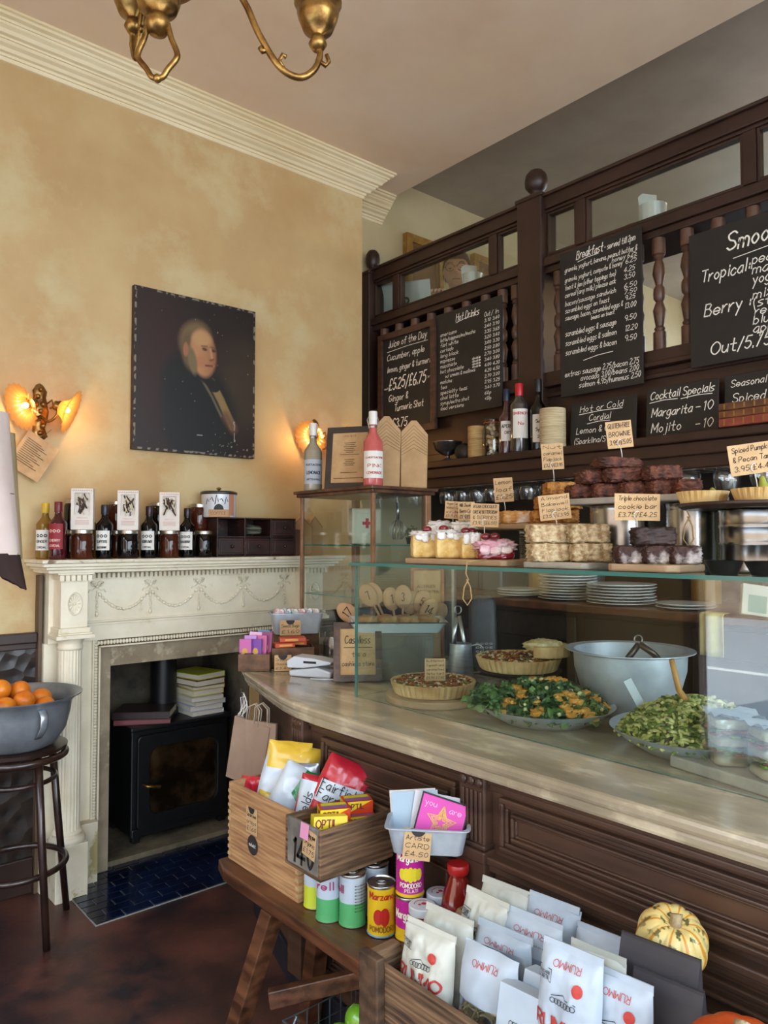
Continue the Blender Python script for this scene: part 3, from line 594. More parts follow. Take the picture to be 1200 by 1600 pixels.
# bank of small drawers
dw = mat('old_drawer_wood', '#1d0f0b', '#3a1c14', scale=7, rough=0.5, kind='wood', bump=0.2, c3='#6d5038', c3pos=(0.66, 0.70), c3scale=22)
t = thing('drawer_cabinet', 'small dark worn wooden drawer cabinet with two open pigeonholes on the mantel', 'cabinet', (1.835, 3.14, MZ))
x0, x1, y0, y1, hh = 1.622, 2.048, 3.055, 3.225, 0.182
mb = MB(); mb.box(x0, x1, y1-0.008, y1, MZ, MZ+hh)
for xx in (x0, x0+0.142, x0+0.283, x1-0.008): mb.box(xx, xx+0.008, y0, y1-0.008, MZ, MZ+hh)
for zz in (0, 0.088, hh-0.007): mb.box(x0, x1, y0+0.001, y1-0.008, MZ+zz, MZ+zz+0.007)
P(mb, 'case', dw, t, bevel=0.0015)
for (c, r_) in ((0, 0), (1, 0), (2, 0), (2, 1)):
    a = x0+0.142*c+0.010; b = a+0.129; zz = MZ+0.008+0.088*r_
    d = P(MB().box(a, b, y0+0.002, y0+0.14, zz+0.001, zz+0.078).box(a+0.01, b-0.01, y0-0.002, y0+0.002, zz+0.01, zz+0.068), 'drawer', dw, t, bevel=0.002)
    P(MB().lathe([(0.004,0),(0.004,0.006),(0.008,0.01),(0.006,0.014),(0,0.015)], 12, T(((a+b)/2, y0-0.002, zz+0.04)) @ RX(90)), 'drawer_knob', dw, d, smooth=True)
mb = MB()
for i in range(6): mb.lathe([(0.0,0),(0.03,0.002),(0.042,0.008),(0.04,0.008),(0.0,0.004)], 20, T((1.835, 3.10, MZ+0.103+i*0.007)) @ RX(8*(i % 3)-6) @ RY(6*(i % 2)))
tag(mb.build('saucer_stack', mat('saucer_green', '#8c8f7d', rough=0.2)), 'stack of small glass saucers in the middle pigeonhole of the wooden drawers', 'saucers')
# enamel tin on the drawers
t = thing('enamel_tin', 'round white enamel tin with lid and brass knob on top of the wooden drawers', 'tin', (1.655+0.02, 3.14, MZ+hh), R(-25))
MB().lathe([(0,0),(0.078,0),(0.080,0.003),(0.080,0.108)], 36).build('tin_body', mat('enamel_white', '#c9ccd0', rough=0.25, coat=0.5), t, smooth='angle').data.set_sharp_from_angle(angle=R(40))
MB().lathe([(0.083,0.106),(0.085,0.109),(0.085,0.117),(0.078,0.121),(0.0,0.124)], 36).build('lid', mat('enamel_rim', '#33332f', rough=0.3), t, smooth=True)
MB().lathe([(0.005,0.122),(0.005,0.128),(0.011,0.133),(0.011,0.138),(0,0.142)], 14).build('lid_knob', brass, t, smooth=True)
lb = wraplabel('paper_label', 0.080, 0.0, 0.035, 1.3, mat('tin_label_tan', '#b98f6a', rough=0.8), t)
mb = MB(); F_ = lambda x, y: (0.0812*sin(x/0.08), -0.0812*cos(x/0.08), y)
mb.grid(lambda u, v: (0.0812*sin((0.55+0.4*u)), -0.0812*cos(0.55+0.4*u), 0.008+0.11*v), 6, 1); mb.mi = 1
mb.grid(lambda u, v: (0.0816*sin(-0.05+0.022/0.08*v*cos(pi*u)), -0.0816*cos(-0.05+0.022/0.08*v*cos(pi*u)), 0.034+0.026*v*sin(pi*u)), 14, 1)
text(mb, 'COFFEE', -0.04, 0.028, 0.012, 0.012, F_, slant=0)
for k in range(5): stroke(mb, [(-0.065+0.022*k, 0.06+0.02*(k % 2)), (-0.058+0.022*k, 0.085+0.008*(k % 3)), (-0.05+0.022*k, 0.072)], 0.004, F_)
mb.build('tin_decoration', [mat('tin_label_red', '#b07a5c', rough=0.8), mat('ink_black', '#1a1916', rough=0.6)], t)
# brown paper parcels at right end of mantel
kp = mat('kraft_paper', '#a5845c', '#b8966c', scale=10, rough=0.85)
for k, (x, rz, lb) in enumerate(((2.15, -12, 'brown paper bag leaning at the right end of the mantel, left of two'), (2.235, 10, 'brown paper bag behind the glass cabinet on the mantel, right of two'))):
    t = thing('paper_bag', lb, 'paper bag', (x, 3.165+0.01*k, MZ), R(rz), 'brown paper bags on the mantel')
    mb = MB(); mb.prism([(-0.06,0),(0.06,0),(0.06,0.15),(0.0,0.205),(-0.06,0.14)], -0.015, 0.015, RX(90)); mb.build('bag_body', kp, t, bevel=0.004)
    mb = MB(); stroke(mb, [(-0.055, 0.14), (0, 0.195), (0.055, 0.145)], 0.003, flatY(-0.016)); mb.build('fold_line', mat('kraft_dark', '#7d6040', rough=0.9), t)
tag(MB().box(2.065, 2.10, 3.08, 3.16, MZ, MZ+0.13).build('wooden_block', mat('block_brown', '#5b3d28', rough=0.6), bevel=0.006), 'small dark brown block beside the drawers on the mantel', 'box')

# ================================================================ WALL: PORTRAIT, SCONCES, NOTICE
def el(u, v, cx, cy, rx, ry, a=0, soft=0.15):
    dx, dy = u-cx, v-cy; c, s = cos(a), sin(a); x = (dx*c+dy*s)/rx; y = (-dx*s+dy*c)/ry; d = sqrt(x*x+y*y)
    return max(0, min(1, (1-d)/soft+0.5))
def seg(u, v, pts, w, soft=0.01):
    best = 9
    for (x0, y0), (x1, y1) in zip(pts, pts[1:]):
        dx, dy = x1-x0, y1-y0; t = max(0, min(1, ((u-x0)*dx+(v-y0)*dy)/(dx*dx+dy*dy))); best = min(best, sqrt((u-x0-t*dx)**2+(v-y0-t*dy)**2))
    return max(0, min(1, (w-best)/soft+0.5))
def mixc(a, b, t): return tuple(a[i]*(1-t)+b[i]*t for i in range(3))
def portrait(u, v):
    H_ = lambda h: hx(h)[:3]
    c = mixc(H_('#1c110c'), H_('#2b1710'), noise.noise(V((u*2.5, v*2.5, 1)))*0.5+0.5)
    c = mixc(c, H_('#4d3f24'), 0.75*el(u, v, 0.93, 0.50, 0.24, 0.26, 0.2, 0.9)*(0.6+0.4*noise.noise(V((u*3, v*9, 3)))))
    c = mixc(c, H_('#3a1510'), 0.5*el(u, v, 0.2, 0.55, 0.18, 0.4, 0, 0.9))
    c = mixc(c, H_('#0d0c0a'), el(u, v, 0.52, 0.22, 0.30, 0.42, 0.35, 0.25)); c = mixc(c, H_('#0d0c0a'), el(u, v, 0.42, 0.40, 0.19, 0.24, 0.6, 0.3))
    sh = max(0, min(1, (0.80-(u-0.66)*1.6-v)/0.02)) 
    c = mixc(c, H_('#8c7245'), seg(u, v, [(0.62, 0.47), (0.70, 0.36), (0.80, 0.20)], 0.030)); c = mixc(c, H_('#6a4630'), seg(u, v, [(0.74, 0.26), (0.81, 0.185)], 0.034, 0.04)*0.8)
    c = mixc(c, H_('#6b6248'), seg(u, v, [(0.41, 0.60), (0.52, 0.50), (0.62, 0.38), (0.70, 0.26)], 0.008)); c = mixc(c, H_('#100d0a'), seg(u, v, [(0.44, 0.58), (0.55, 0.50), (0.64, 0.455)], 0.032)); c = mixc(c, H_('#171009'), el(u, v, 0.64, 0.445, 0.05, 0.035))
    c = mixc(c, H_('#7a6240'), el(u, v, 0.48, 0.73, 0.135, 0.12, 0.5, 0.4)); c = mixc(c, H_('#6b5536'), el(u, v, 0.44, 0.655, 0.075, 0.12, 0.1, 0.4))
    f = el(u, v, 0.545, 0.655, 0.108, 0.155, 0.15, 0.2); c = mixc(c, mixc(H_('#c08a5c'), H_('#8a5538'), max(0, min(1, (u-0.52)*6))), f)
    c = mixc(c, H_('#c79a68'), 0.8*el(u, v, 0.53, 0.745, 0.08, 0.05, 0, 0.5)); c = mixc(c, H_('#b46a4a'), 0.55*el(u, v, 0.52, 0.60, 0.04, 0.04, 0, 0.8)); c = mixc(c, H_('#7d6a48'), el(u, v, 0.455, 0.595, 0.035, 0.09, 0.25, 0.4))
    c = mixc(c, H_('#a86b4c'), el(u, v, 0.40, 0.66, 0.022, 0.045, 0, 0.3))
    for ex in (0.555, 0.628): c = mixc(c, H_('#2a150d'), 0.85*el(u, v, ex, 0.682, 0.022, 0.010, -0.1, 0.5)); c = mixc(c, H_('#55341f'), 0.8*seg(u, v, [(ex-0.025, 0.70), (ex+0.02, 0.703)], 0.005, 0.008))
    c = mixc(c, H_('#cf9c70'), 0.8*seg(u, v, [(0.605, 0.69), (0.618, 0.63)], 0.008, 0.012)); c = mixc(c, H_('#6b3524'), 0.8*seg(u, v, [(0.602, 0.615), (0.63, 0.625)], 0.006, 0.008)); c = mixc(c, H_('#7a3226'), seg(u, v, [(0.565, 0.577), (0.622, 0.580)], 0.006, 0.006))
    n1 = noise.noise(V((u*70, v*70, 5)))
    dens = 0.74 - 0.25*el(u, v, 0.78, 0.03, 0.3, 0.09, 0, 1.0) - 0.12*el(u, v, 0.5, 0.38, 0.06, 0.07, 0, 0.5)
    if n1 > dens: c = mixc(c, H_('#b5aa98'), min(1, (n1-dens)*9))
    if seg(u, v, [(0.815, 0.23), (0.82, 0.10)], 0.004, 0.004) > 0.5 and noise.noise(V((u*20, v*40, 2))) > -0.2: c = H_('#a8a296')
    if seg(u, v, [(0.5, 0.12), (0.54, 0.122)], 0.003, 0.003) > 0.5: c = H_('#b8b0a2')
    if min(u, 1-u, v, 1-v) < 0.012 and noise.noise(V((u*30, v*30, 9))) > 0.1: c = H_('#8c8271')
    return tuple(k*0.78 for k in c)
def colormat(name, rough=0.4, coat=0.0, bump=0.0):
    m = bpy.data.materials.new(name); m.use_nodes = True; n = m.node_tree.nodes; a = n.new('ShaderNodeAttribute'); a.attribute_name = 'paint'
    m.node_tree.links.new(a.outputs['Color'], n['Principled BSDF'].inputs['Base Color']); n['Principled BSDF'].inputs['Roughness'].default_value = rough; n['Principled BSDF'].inputs['Coat Weight'].default_value = coat
    return m
def paintgrid(name, w, h, nu, nv, fn, m, par, M=None):
    mb = MB(); mb.grid(lambda u, v: (u*w, 0, v*h), nu, nv); o = mb.build(name, m, par)
    at = o.data.color_attributes.new('paint', 'FLOAT_COLOR', 'POINT'); buf = []
    for i in range(nu+1):
        for j in range(nv+1): buf += list(fn(i/nu, j/nv)) + [1.0]
    at.data.foreach_set('color', buf); return o
t = thing('portrait_painting', 'dark old unframed oil portrait of a gentleman in black coat on the wall', 'painting', (1.288, 3.222, 1.806))
MB().box(0, 0.618, -0.012, 0.014, 0, 0.735).build('canvas', mat('canvas_edge', '#2a1a14', '#4a3a30', scale=30, rough=0.7), t)
o = paintgrid('painted_surface', 0.614, 0.731, 170, 200, portrait, colormat('oil_paint', 0.45), t); o.location = (0.002, -0.0135, 0.002)

shade_glass = mat('amber_shade', '#e0a45a', rough=0.35, trans=0.0, emis='#ff9a30', estr=0.25)
def shademat():
    m = bpy.data.materials.new('frilled_glass'); m.use_nodes = True; n = m.node_tree.nodes; l = m.node_tree.links; n.clear()
    o = n.new('ShaderNodeOutputMaterial'); a = n.new('ShaderNodeBsdfTranslucent'); b = n.new('ShaderNodeBsdfDiffuse'); g = n.new('ShaderNodeBsdfGlossy'); x = n.new('ShaderNodeMixShader'); y = n.new('ShaderNodeMixShader')
    a.inputs[0].default_value = hx('#c49250'); b.inputs[0].default_value = hx('#dba865'); g.inputs[0].default_value = hx('#ffffff'); g.inputs['Roughness'].default_value = 0.2
    x.inputs[0].default_value = 0.4; y.inputs[0].default_value = 0.06; l.new(a.outputs[0], x.inputs[1]); l.new(b.outputs[0], x.inputs[2]); l.new(x.outputs[0], y.inputs[1]); l.new(g.outputs[0], y.inputs[2]); l.new(y.outputs[0], o.inputs[0]); return m
frill = shademat(); bulbm = emat('bulb_glow', '#ffb35a', 7)
def sconce(cx, label):
    t = thing('wall_sconce', label, 'wall lamp', (cx, 3.235, 1.93), 0, 'brass wall sconces')
    mb = MB()
    mb.lathe([(0.02,-0.115),(0.03,-0.1),(0.022,-0.07),(0.03,-0.03),(0.038,0),(0.03,0.035),(0.022,0.06),(0.028,0.085),(0.012,0.11),(0,0.118)], 14, Matrix.Diagonal((1, 0.45, 1, 1)), rfun=lambda a, i: 1+0.18*sin(a*5+i*1.3))
    for k in range(7): mb.ball((0.012*sin(k*2.1), -0.018, -0.09+k*0.03), 0.011, seg=7, ring=5)
    mb.build('back_plate', brass, t, smooth=True)
    for s in (-1, 1):
        pts = [(s*0.0, -0.02, -0.02), (s*0.02, -0.06, -0.045), (s*0.045, -0.08, -0.02), (s*0.05, -0.075, 0.02), (s*0.055, -0.08, 0.035), (s*0.07, -0.09, 0.03)]
        arm = MB().tube(sp_(pts), 0.006, 8).tube([(s*0.02, -0.03, 0.03), (s*0.035, -0.05, 0.045), (s*0.04, -0.05, 0.02), (s*0.028, -0.045, 0.01)], 0.004, 6).build('arm', brass, t, smooth=True)
        ax = Matrix.Translation((s*0.052, -0.085, 0.015)) @ Matrix.Rotation(R(62 if s > 0 else -72), 4, 'Z') @ RX(112)
        sh = MB().lathe([(0.016,0.0),(0.030,0.006),(0.036,0.02),(0.044,0.034),(0.070,0.046),(0.092,0.052)], 72, ax, rfun=lambda a, i: 1 + (0.06*sin(a*18) if i >= 3 else 0), cap=False).build('lamp_shade', frill, t, smooth=True)
        b = MB().ball((0, 0, 0.030), 0.0125, (1, 1, 1.3), 12, 8, M=ax).build('bulb', bulbm, t, smooth=True)
        MB().lathe([(0.018,-0.02),(0.02,-0.01),(0.018,0.004),(0.013,0.02)], 16, ax).build('lamp_holder', brass, t, smooth=True)
        p = ax @ V((0, 0, 0.062)); point('sconce_light', (cx+p.x, 3.235+p.y, 1.93+p.z), 0.85, (1.0, 0.55, 0.2), 0.02)
sconce(0.905, 'brass wall sconce with two lit frilled glass shades, left of the portrait')
sconce(2.285, 'brass wall sconce right of the portrait, mostly hidden behind the glass cabinet')
t = thing('paper_notice', 'brown paper notice hanging askew below the left wall sconce', 'notice', (0.907, 3.205, 1.82), 0, rot=(0, R(32), 0))
MB().grid(lambda u, v: (-0.055+0.14*u, 0.006*sin(u*3)-0.01*v, -0.165*v+0.0), 6, 6).build('paper', kraft, t, solid=0.0008)
mb = MB()
for i in range(12): stroke(mb, [(-0.04, -0.03-0.009*i), (-0.04+0.06+0.035*((i*7) % 3)/2, -0.03-0.009*i)], 0.002, lambda x, y: (x, 0.006*sin((x+0.055)/0.14*3)+0.01*y/0.165-0.0018, y))
mb.build('lettering', inkm, t); MB().tube([(0.0, 0.0, 0.0), (0.012, -0.01, 0.05)], 0.0008, 5).build('string', inkm, t)
# hanging cloth at the left edge of the picture
clothp = mat('pale_pink_cloth', '#cfb9b0', '#dccabf', scale=4, rough=0.9); clothb = mat('dark_brown_cloth', '#2b1a16', '#3a2520', scale=8, rough=0.9); clothg = mat('beige_cloth', '#9c8862', '#b09a72', scale=4, rough=0.9)
hc = thing('hanging_garment', 'pale pink and beige garment with dark brown lower end hanging at the left edge', 'clothing', (0.60, 2.6, 1.25))
def cone(cx, cy, z0, z1, r0, r1, ph, amp):
    return lambda u, v: (cx + (r0+(r1-r0)*v)*cos(2*pi*u)*(1+amp*sin(5*2*pi*u+ph+2*v)), cy + 0.55*(r0+(r1-r0)*v)*sin(2*pi*u)*(1+amp*sin(4*2*pi*u)), z0+(z1-z0)*v)
MB().grid(lambda u, v: V(cone(0.030, 0.0, 0.105, 0.56, 0.048, 0.11, 0, 0.05)(u, v)) + V((-0.11*(v), 0, 0)), 28, 10, cu=True).build('pink_sleeve', clothp, hc, smooth=True)
MB().grid(lambda u, v: V(cone(0.045, 0.03, 0.09, 0.50, 0.045, 0.10, 1, 0.08)(u, v)) + V((-0.09*v, 0, 0)), 28, 10, cu=True).build('beige_lining', clothg, hc, smooth=True)
MB().grid(lambda u, v: (0.01 + (0.062-0.02*(1-v))*cos(2*pi*u)*(1+0.12*sin(7*2*pi*u)) + 0.045*(1-v), 0.03*sin(2*pi*u), 0.0+0.11*v + 0.05*(1-v)*(-cos(2*pi*u)*0.5+0.3)), 40, 8, cu=True).build('dark_cuff', clothb, hc, smooth=True)
MB().tube([(0.028+0.057*cos(a)-0.03, -0.036*1.0*sin(a)*1.0, 0.30) for a in [2*pi*i/20 for i in range(20)]], 0.0015, 5, closed=True).build('cord', inkm, hc)

# chandelier
ch = thing('chandelier', 'aged brass chandelier at the top of the picture, loop finial and curved arms', 'chandelier', (0.62, 1.44, 2.35))
cr = Matrix.Rotation(R(-40.6), 4, 'Z')
mb = MB()
lp = [(0,0,0.0),(-0.012,0,0.004),(-0.022,0,0.02),(-0.038,0,0.04),(-0.040,0,0.055),(-0.028,0,0.085),(-0.020,0,0.115)]
for s in (1, -1): mb.tube(sp_([(s*x, 0, z) for x, _, z in lp]), 0.0062, 10, M=cr)
mb.ball((0, 0, 0.0), 0.009, seg=8, ring=6)
mb.build('loop_finial', brass, ch, smooth=True)
MB().lathe([(0,0.090),(0.018,0.095),(0.026,0.112),(0.022,0.13),(0.016,0.135),(0.038,0.145),(0.045,0.165),(0.042,0.19),(0.03,0.2),(0.08,0.212),(0.10,0.24),(0.10,0.27),(0.05,0.3),(0.02,0.32),(0.02,1.13)], 32).build('body', brass, ch, smooth=True)
def charm(ang, nm='arm', k=1.0, dz=0.0):
    M_ = cr @ Matrix.Rotation(R(ang), 4, 'Z') @ T((0, 0, dz)) @ Matrix.Diagonal((k, 1, 1, 1))
    pts = [(0.04,0,0.27),(0.14,0,0.25),(0.185,0,0.20),(0.215,0,0.14),(0.26,0,0.075),(0.305,0,0.055),(0.34,0,0.075),(0.355,0,0.11),(0.35,0,0.13)]
    a = MB().tube(sp_(pts), 0.0075, 10, M=M_).tube([(0.235,0,0.105),(0.225,0,0.10),(0.219,0,0.108)], 0.006, 6, M=M_).tube([(0.275,0,0.066),(0.262,0,0.085),(0.27,0,0.10),(0.278,0,0.095)], 0.005, 6, M=M_).tube([(0.352,0,0.10),(0.368,0,0.09),(0.376,0,0.10),(0.37,0,0.115)], 0.005, 6, M=M_).build(nm, brass, ch, smooth=True)
    MB().lathe([(0,0.12),(0.012,0.122),(0.02,0.135),(0.014,0.15),(0.012,0.155),(0.032,0.165),(0.042,0.19),(0.046,0.205),(0.04,0.21),(0.052,0.225),(0.05,0.26),(0.0,0.262)], 24, M_ @ Matrix.Diagonal((1/k, 1, 1, 1)) @ T((0.35*k, 0, 0))).build('lamp_cup', brass, a, smooth=True)
charm(14, k=0.95, dz=-0.008); charm(128, k=0.42, dz=0.055); charm(236)
# ================================================================ COUNTER
cwood = mat('counter_wood', '#2a1b14', '#5f4434', scale=3.2, rough=0.36, kind='wood', bump=0.12, stretch=(1, 0.25, 2.2), lo=0.25, hi=0.8)
marble = mat('counter_marble', '#8b7f6a', '#b5a78c', scale=4.5, rough=0.16, detail=9, coat=0.3, c3='#d0c3a6', c3pos=(0.54, 0.70), c3scale=9, stretch=(1.6, 0.6, 1))
top_out = [(1.245,-0.9),(1.245,1.78),(1.252,1.88),(1.270,1.98),(1.298,2.08),(1.335,2.20),(1.372,2.32),(1.405,2.43),(1.45,2.53),(1.52,2.63),(1.62,2.72),(1.76,2.79),(1.92,2.83),(2.25,2.83),(2.25,2.15),(2.02,2.08),(2.02,-0.9)]
def inset(poly, d):
    n = len(poly); out = []
    for i in range(n):
        a, b, c = V(poly[i-1]), V(poly[i]), V(poly[(i+1) % n]); e1 = (b-a).normalized(); e2 = (c-b).normalized()
        n1 = V((-e1.y, e1.x)); n2 = V((-e2.y, e2.x)); m = (n1+n2).normalized(); k = d/max(0.4, m.dot(n1)); out.append(tuple(b - m*k))
    return out
area2 = sum(top_out[i-1][0]*top_out[i][1]-top_out[i][0]*top_out[i-1][1] for i in range(len(top_out)))
sg = -1 if area2 > 0 else 1
ct = thing('shop_counter', 'long dark panelled wooden counter with worn marble top and rounded far end', 'counter', (1.6, 1.2, 0))
P(MB().prism(top_out, 0.893, 0.92), 'marble_top', marble, ct, bevel=0.009)
P(MB().prism(inset(top_out, sg*0.012), 0.868, 0.893), 'marble_under_slab', marble, ct, bevel=0.008)
body = inset(top_out, sg*0.068)
P(MB().prism(body, 0.10, 0.868), 'carcass', cwood, ct)
P(MB().prism(inset(top_out, sg*0.055), 0, 0.10), 'plinth', mat('plinth_navy', '#14151c', '#242630', scale=12, rough=0.5, bump=0.1), ct, bevel=0.004)
FX = 1.313
P(MB().box(FX-0.016, FX+0.01, -0.9, 1.86, 0.845, 0.868).box(FX-0.01, FX+0.01, -0.9, 1.86, 0.83, 0.845).box(FX-0.03, FX+0.01, -0.9, 1.80, 0.672, 0.69).box(FX-0.022, FX+0.01, -0.9, 1.80, 0.655, 0.672), 'horizontal_moulding', cwood, ct, bevel=0.004)
def panel(y0, y1, z0, z1):
    fr_ = MB()
    def frame(a, w, x): 
        fr_.box(x, FX+0.005, y0+a, y1-a, z1-a-w, z1-a).box(x, FX+0.005, y0+a, y1-a, z0+a, z0+a+w).box(x, FX+0.005, y0+a, y0+a+w, z0+a+w, z1-a-w).box(x, FX+0.005, y1-a-w, y1-a, z0+a+w, z1-a-w)
    frame(0, 0.012, FX-0.016); frame(0.012, 0.010, FX-0.010); frame(0.030, 0.008, FX-0.012); frame(0.038, 0.006, FX-0.006)
    return P(fr_, 'panel_moulding', cwood, ct, bevel=0.003)
panel(1.255, 1.80, 0.705, 0.825); panel(-0.4, 1.12, 0.705, 0.825)
panel(1.255, 1.78, 0.16, 0.64); panel(0.45, 1.12, 0.16, 0.64); panel(-0.4, 0.35, 0.16, 0.64)
for (ya, yb) in ((1.150, 1.228), (1.875, 1.935)):
    w = P(MB().box(FX-0.028 if ya < 1.5 else FX-0.03, FX+0.02, ya, yb, 0.69, 0.868).box(FX-0.036, FX+0.02, ya-0.006, yb+0.006, 0.10, 0.69).box(FX-0.040, FX+0.02, ya-0.008, yb+0.008, 0.672, 0.70).box(FX-0.034, FX+0.01, ya-0.004, yb+0.004, 0.70, 0.712), 'pilaster', cwood, ct, bevel=0.004)
    mb = MB()
    for k in range(5): mb.box(FX-0.034, FX-0.027, ya+0.006+k*(yb-ya-0.012)/5, ya+0.006+(k+0.6)*(yb-ya-0.012)/5, 0.715, 0.83)
    for k in range(3): mb.ball((FX-0.03, ya+0.015+k*(yb-ya-0.03)/2, 0.848), 0.011, (0.5, 1, 1), 8, 6)
    P(mb, 'pilaster_fluting', cwood, w, bevel=0.002)

# ---- glass display case
gm = [pane_glass, green_edge]
def gbox(x0, x1, y0, y1, z0, z1, thin):
    mb = MB(); mb.box(x0, x1, y0, y1, z0, z1); big = {'x': (3, 5), 'y': (2, 4), 'z': (0, 1)}[thin]
    mb.m = [0 if i in big else 1 for i in range(6)]; return mb
dc = thing('glass_display_case', 'clear glass food display case with glass shelf on the marble counter', 'display case', (1.65, 1.0, 0.92))
P(gbox(1.441, 1.448, -0.6, 1.82, 0.921, 1.324, 'x'), 'front_pane', gm, dc)
P(gbox(1.448, 1.873, 1.813, 1.82, 0.921, 1.324, 'y'), 'end_pane', gm, dc)
P(gbox(1.425, 1.90, -0.6, 1.83, 1.324, 1.333, 'z'), 'top_shelf', gm, dc)
P(MB().box(1.862, 1.873, 1.800, 1.813, 0.921, 1.324).box(1.862, 1.873, 0.2, 0.213, 0.921, 1.324), 'rear_support', tinmetal, dc)
SZ = 1.3335

# ---- tall vintage glass cabinet
cabw = mat('cabinet_wood', '#3a2418', '#6d4a34', scale=6, rough=0.4, kind='wood', bump=0.08)
gc = thing('glass_cabinet', 'tall vintage wooden framed glass cabinet at the far end of the counter', 'cabinet', (2.04, 2.52, 0.92))
ax0, ax1, ay0, ay1 = 1.883, 2.205, 2.265, 2.775
P(MB().box(ax0-0.012, ax1+0.012, ay0-0.012, ay1+0.012, 1.592, 1.606).box(ax0-0.022, ax1+0.022, ay0-0.022, ay1+0.022, 1.606, 1.62), 'cornice', cabw, gc, bevel=0.003)
P(MB().box(ax0-0.005, ax1+0.005, ay0-0.005, ay1+0.005, 0.921, 0.96), 'base', cabw, gc, bevel=0.003)
for x, y, w in ((ax0, ay0, 0.016), (ax0, ay1-0.016, 0.016), (ax1-0.03, ay0, 0.03), (ax1-0.03, ay1-0.03, 0.03)):
    P(MB().box(x, x+w, y, y+w, 0.96, 1.592), 'post', mat('post_copper_brown', '#7a5338', '#9b7250', scale=10, rough=0.35, bump=0.05), gc, bevel=0.002)
P(MB().box(ax0+0.004, ax0+0.007, ay0+0.016, ay1-0.016, 0.96, 1.592), 'side_glass', pane_glass, gc)
P(MB().box(ax0+0.016, ax1-0.03, ay0+0.004, ay0+0.007, 0.96, 1.592), 'front_glass', pane_glass, gc)
P(gbox(ax0+0.01, ax1-0.01, ay0+0.012, ay1-0.012, 1.378, 1.384, 'z'), 'glass_shelf', gm, gc)
P(gbox(ax0+0.01, ax1-0.01, ay0+0.012, ay1-0.012, 1.165, 1.171, 'z'), 'glass_shelf', gm, gc)
t = thing('first_aid_box', 'cream first aid box with red cross inside the glass cabinet', 'first aid box', (2.115, 2.60, 1.385), R(-20))
MB().box(-0.07, 0.07, -0.03, 0.03, 0, 0.16).build('case', mat('cream_box', '#cfc7ae', rough=0.5), t, bevel=0.006)
MB().box(-0.022, 0.022, -0.0325, -0.031, 0.086, 0.1).box(-0.007, 0.007, -0.033, -0.031, 0.071, 0.115).build('red_cross', mat('cross_red', '#b01b22', rough=0.5), t)
t = thing('wire_whisk', 'steel balloon whisk standing in the glass cabinet', 'whisk', (2.135, 2.40, 1.386))
mb = MB()
for k in range(7):
    a = pi*k/7; mb.tube([(0.036*sin(pi*s)**0.7*cos(a)*q, 0.036*sin(pi*s)**0.7*sin(a)*q, 0.008+0.10*s) for q, s in [(1, i/8) for i in range(1, 9)]], 0.0012, 5); mb.tube([(-0.036*sin(pi*s)**0.7*cos(a), -0.036*sin(pi*s)**0.7*sin(a), 0.008+0.10*s) for s in [i/8 for i in range(1, 9)]], 0.0012, 5)
mb.build('wires', tinmetal, t, smooth=True); MB().tube([(0,0,0.105),(0,0,0.18)], 0.007, 10).build('handle', tinmetal, t, smooth=True)
leafg = mat('herb_green', '#24451d', '#3f6b2c', scale=30, rough=0.6)
def herb(name, label, loc, r, h, nleaf, seedv, m=leafg, cat='plant'):
    mb = MB(); rr = random.Random(seedv)
    for i in range(nleaf):
        a = rr.uniform(0, 2*pi); d = r*sqrt(rr.random()); zz = h*rr.uniform(0.35, 1)*(1-0.5*(d/r)**2); c = V((d*cos(a), d*sin(a), zz)); s = r*0.16
        M_ = T(c) @ Euler((rr.uniform(-1, 1), rr.uniform(-1, 1), rr.uniform(0, 6))).to_matrix().to_4x4()
        mb.add([(0,0,0),(s,0.5*s,0.1*s),(2*s,0,0),(s,-0.5*s,0.1*s)], [(0,1,2,3)], M_)
        if i % 6 == 0: mb.tube([(0,0,0), c*0.6+V((0,0,0.0)), c], 0.0009, 4)
    return mb
t = thing('parsley_pot', 'small pot of green curly herbs on the cabinet shelf', 'plant', (2.15, 2.325, 1.385))
MB().lathe([(0,0),(0.022,0),(0.028,0.03),(0,0.03)], 16).build('pot', mat('dark_pot', '#22221f', rough=0.5), t); herb('leaves', '', None, 0.032, 0.055, 150, 3).build('leaves', leafg, t, loc=(0, 0, 0.022))
# bottles, frame and menus on top of the cabinet
CZ = 1.621
clearcap = mat('porcelain_cap', '#d9d6cf', rough=0.3)
def swing(loc, label, liq, lab, lines, ink):
    t = bottle(loc, label, liq, clearcap, lab, 'swing top bottles on the glass cabinet', r=0.041, h=0.305, rz=-30, lines=lines, cat='bottle', name='swing_top_bottle', lz=(0.10, 0.46), ink=ink, labang=2.6, neck=0.42)
    MB().tube([(0.016,0,0.235),(0.024,0,0.27),(0.012,0,0.297),(-0.012,0,0.297),(-0.024,0,0.27),(-0.016,0,0.235)], 0.0014, 6).lathe([(0.0165,0.238),(0.0175,0.242),(0.0165,0.246)], 14, cap=False).build('wire_bail', tinmetal, t)
    return t
swing((1.928, 2.318, CZ), 'pink swing top drink bottle with white label on the near corner of the glass cabinet', mat('pink_drink', '#b04a4a', '#c86a64', scale=3, rough=0.06, coat=0.5), labelw, (('LA MORTUACIENNE', .95, .72, .007), ('PINK', .7, .4, .012), ('LEMONADE', .8, .15, .010)), mat('label_red_ink', '#b03a3a', rough=0.7))
swing((1.925, 2.735, CZ), 'pale cloudy swing top bottle with blue lettered label, left on the glass cabinet', mat('cloudy_drink', '#8d8471', '#a39a86', scale=3, rough=0.06, coat=1.0), mat('label_pale', '#aeb4bb', rough=0.7), (('MORTUACIENNE', .9, .74, .008), ('LEMONADE', .8, .4, .013), ('ARTISANALE', .8, .15, .008)), mat('label_blue_ink', '#1c2740', rough=0.7))
fgrey = mat('dark_frame', '#2c2623', '#3c3430', scale=12, rough=0.45)
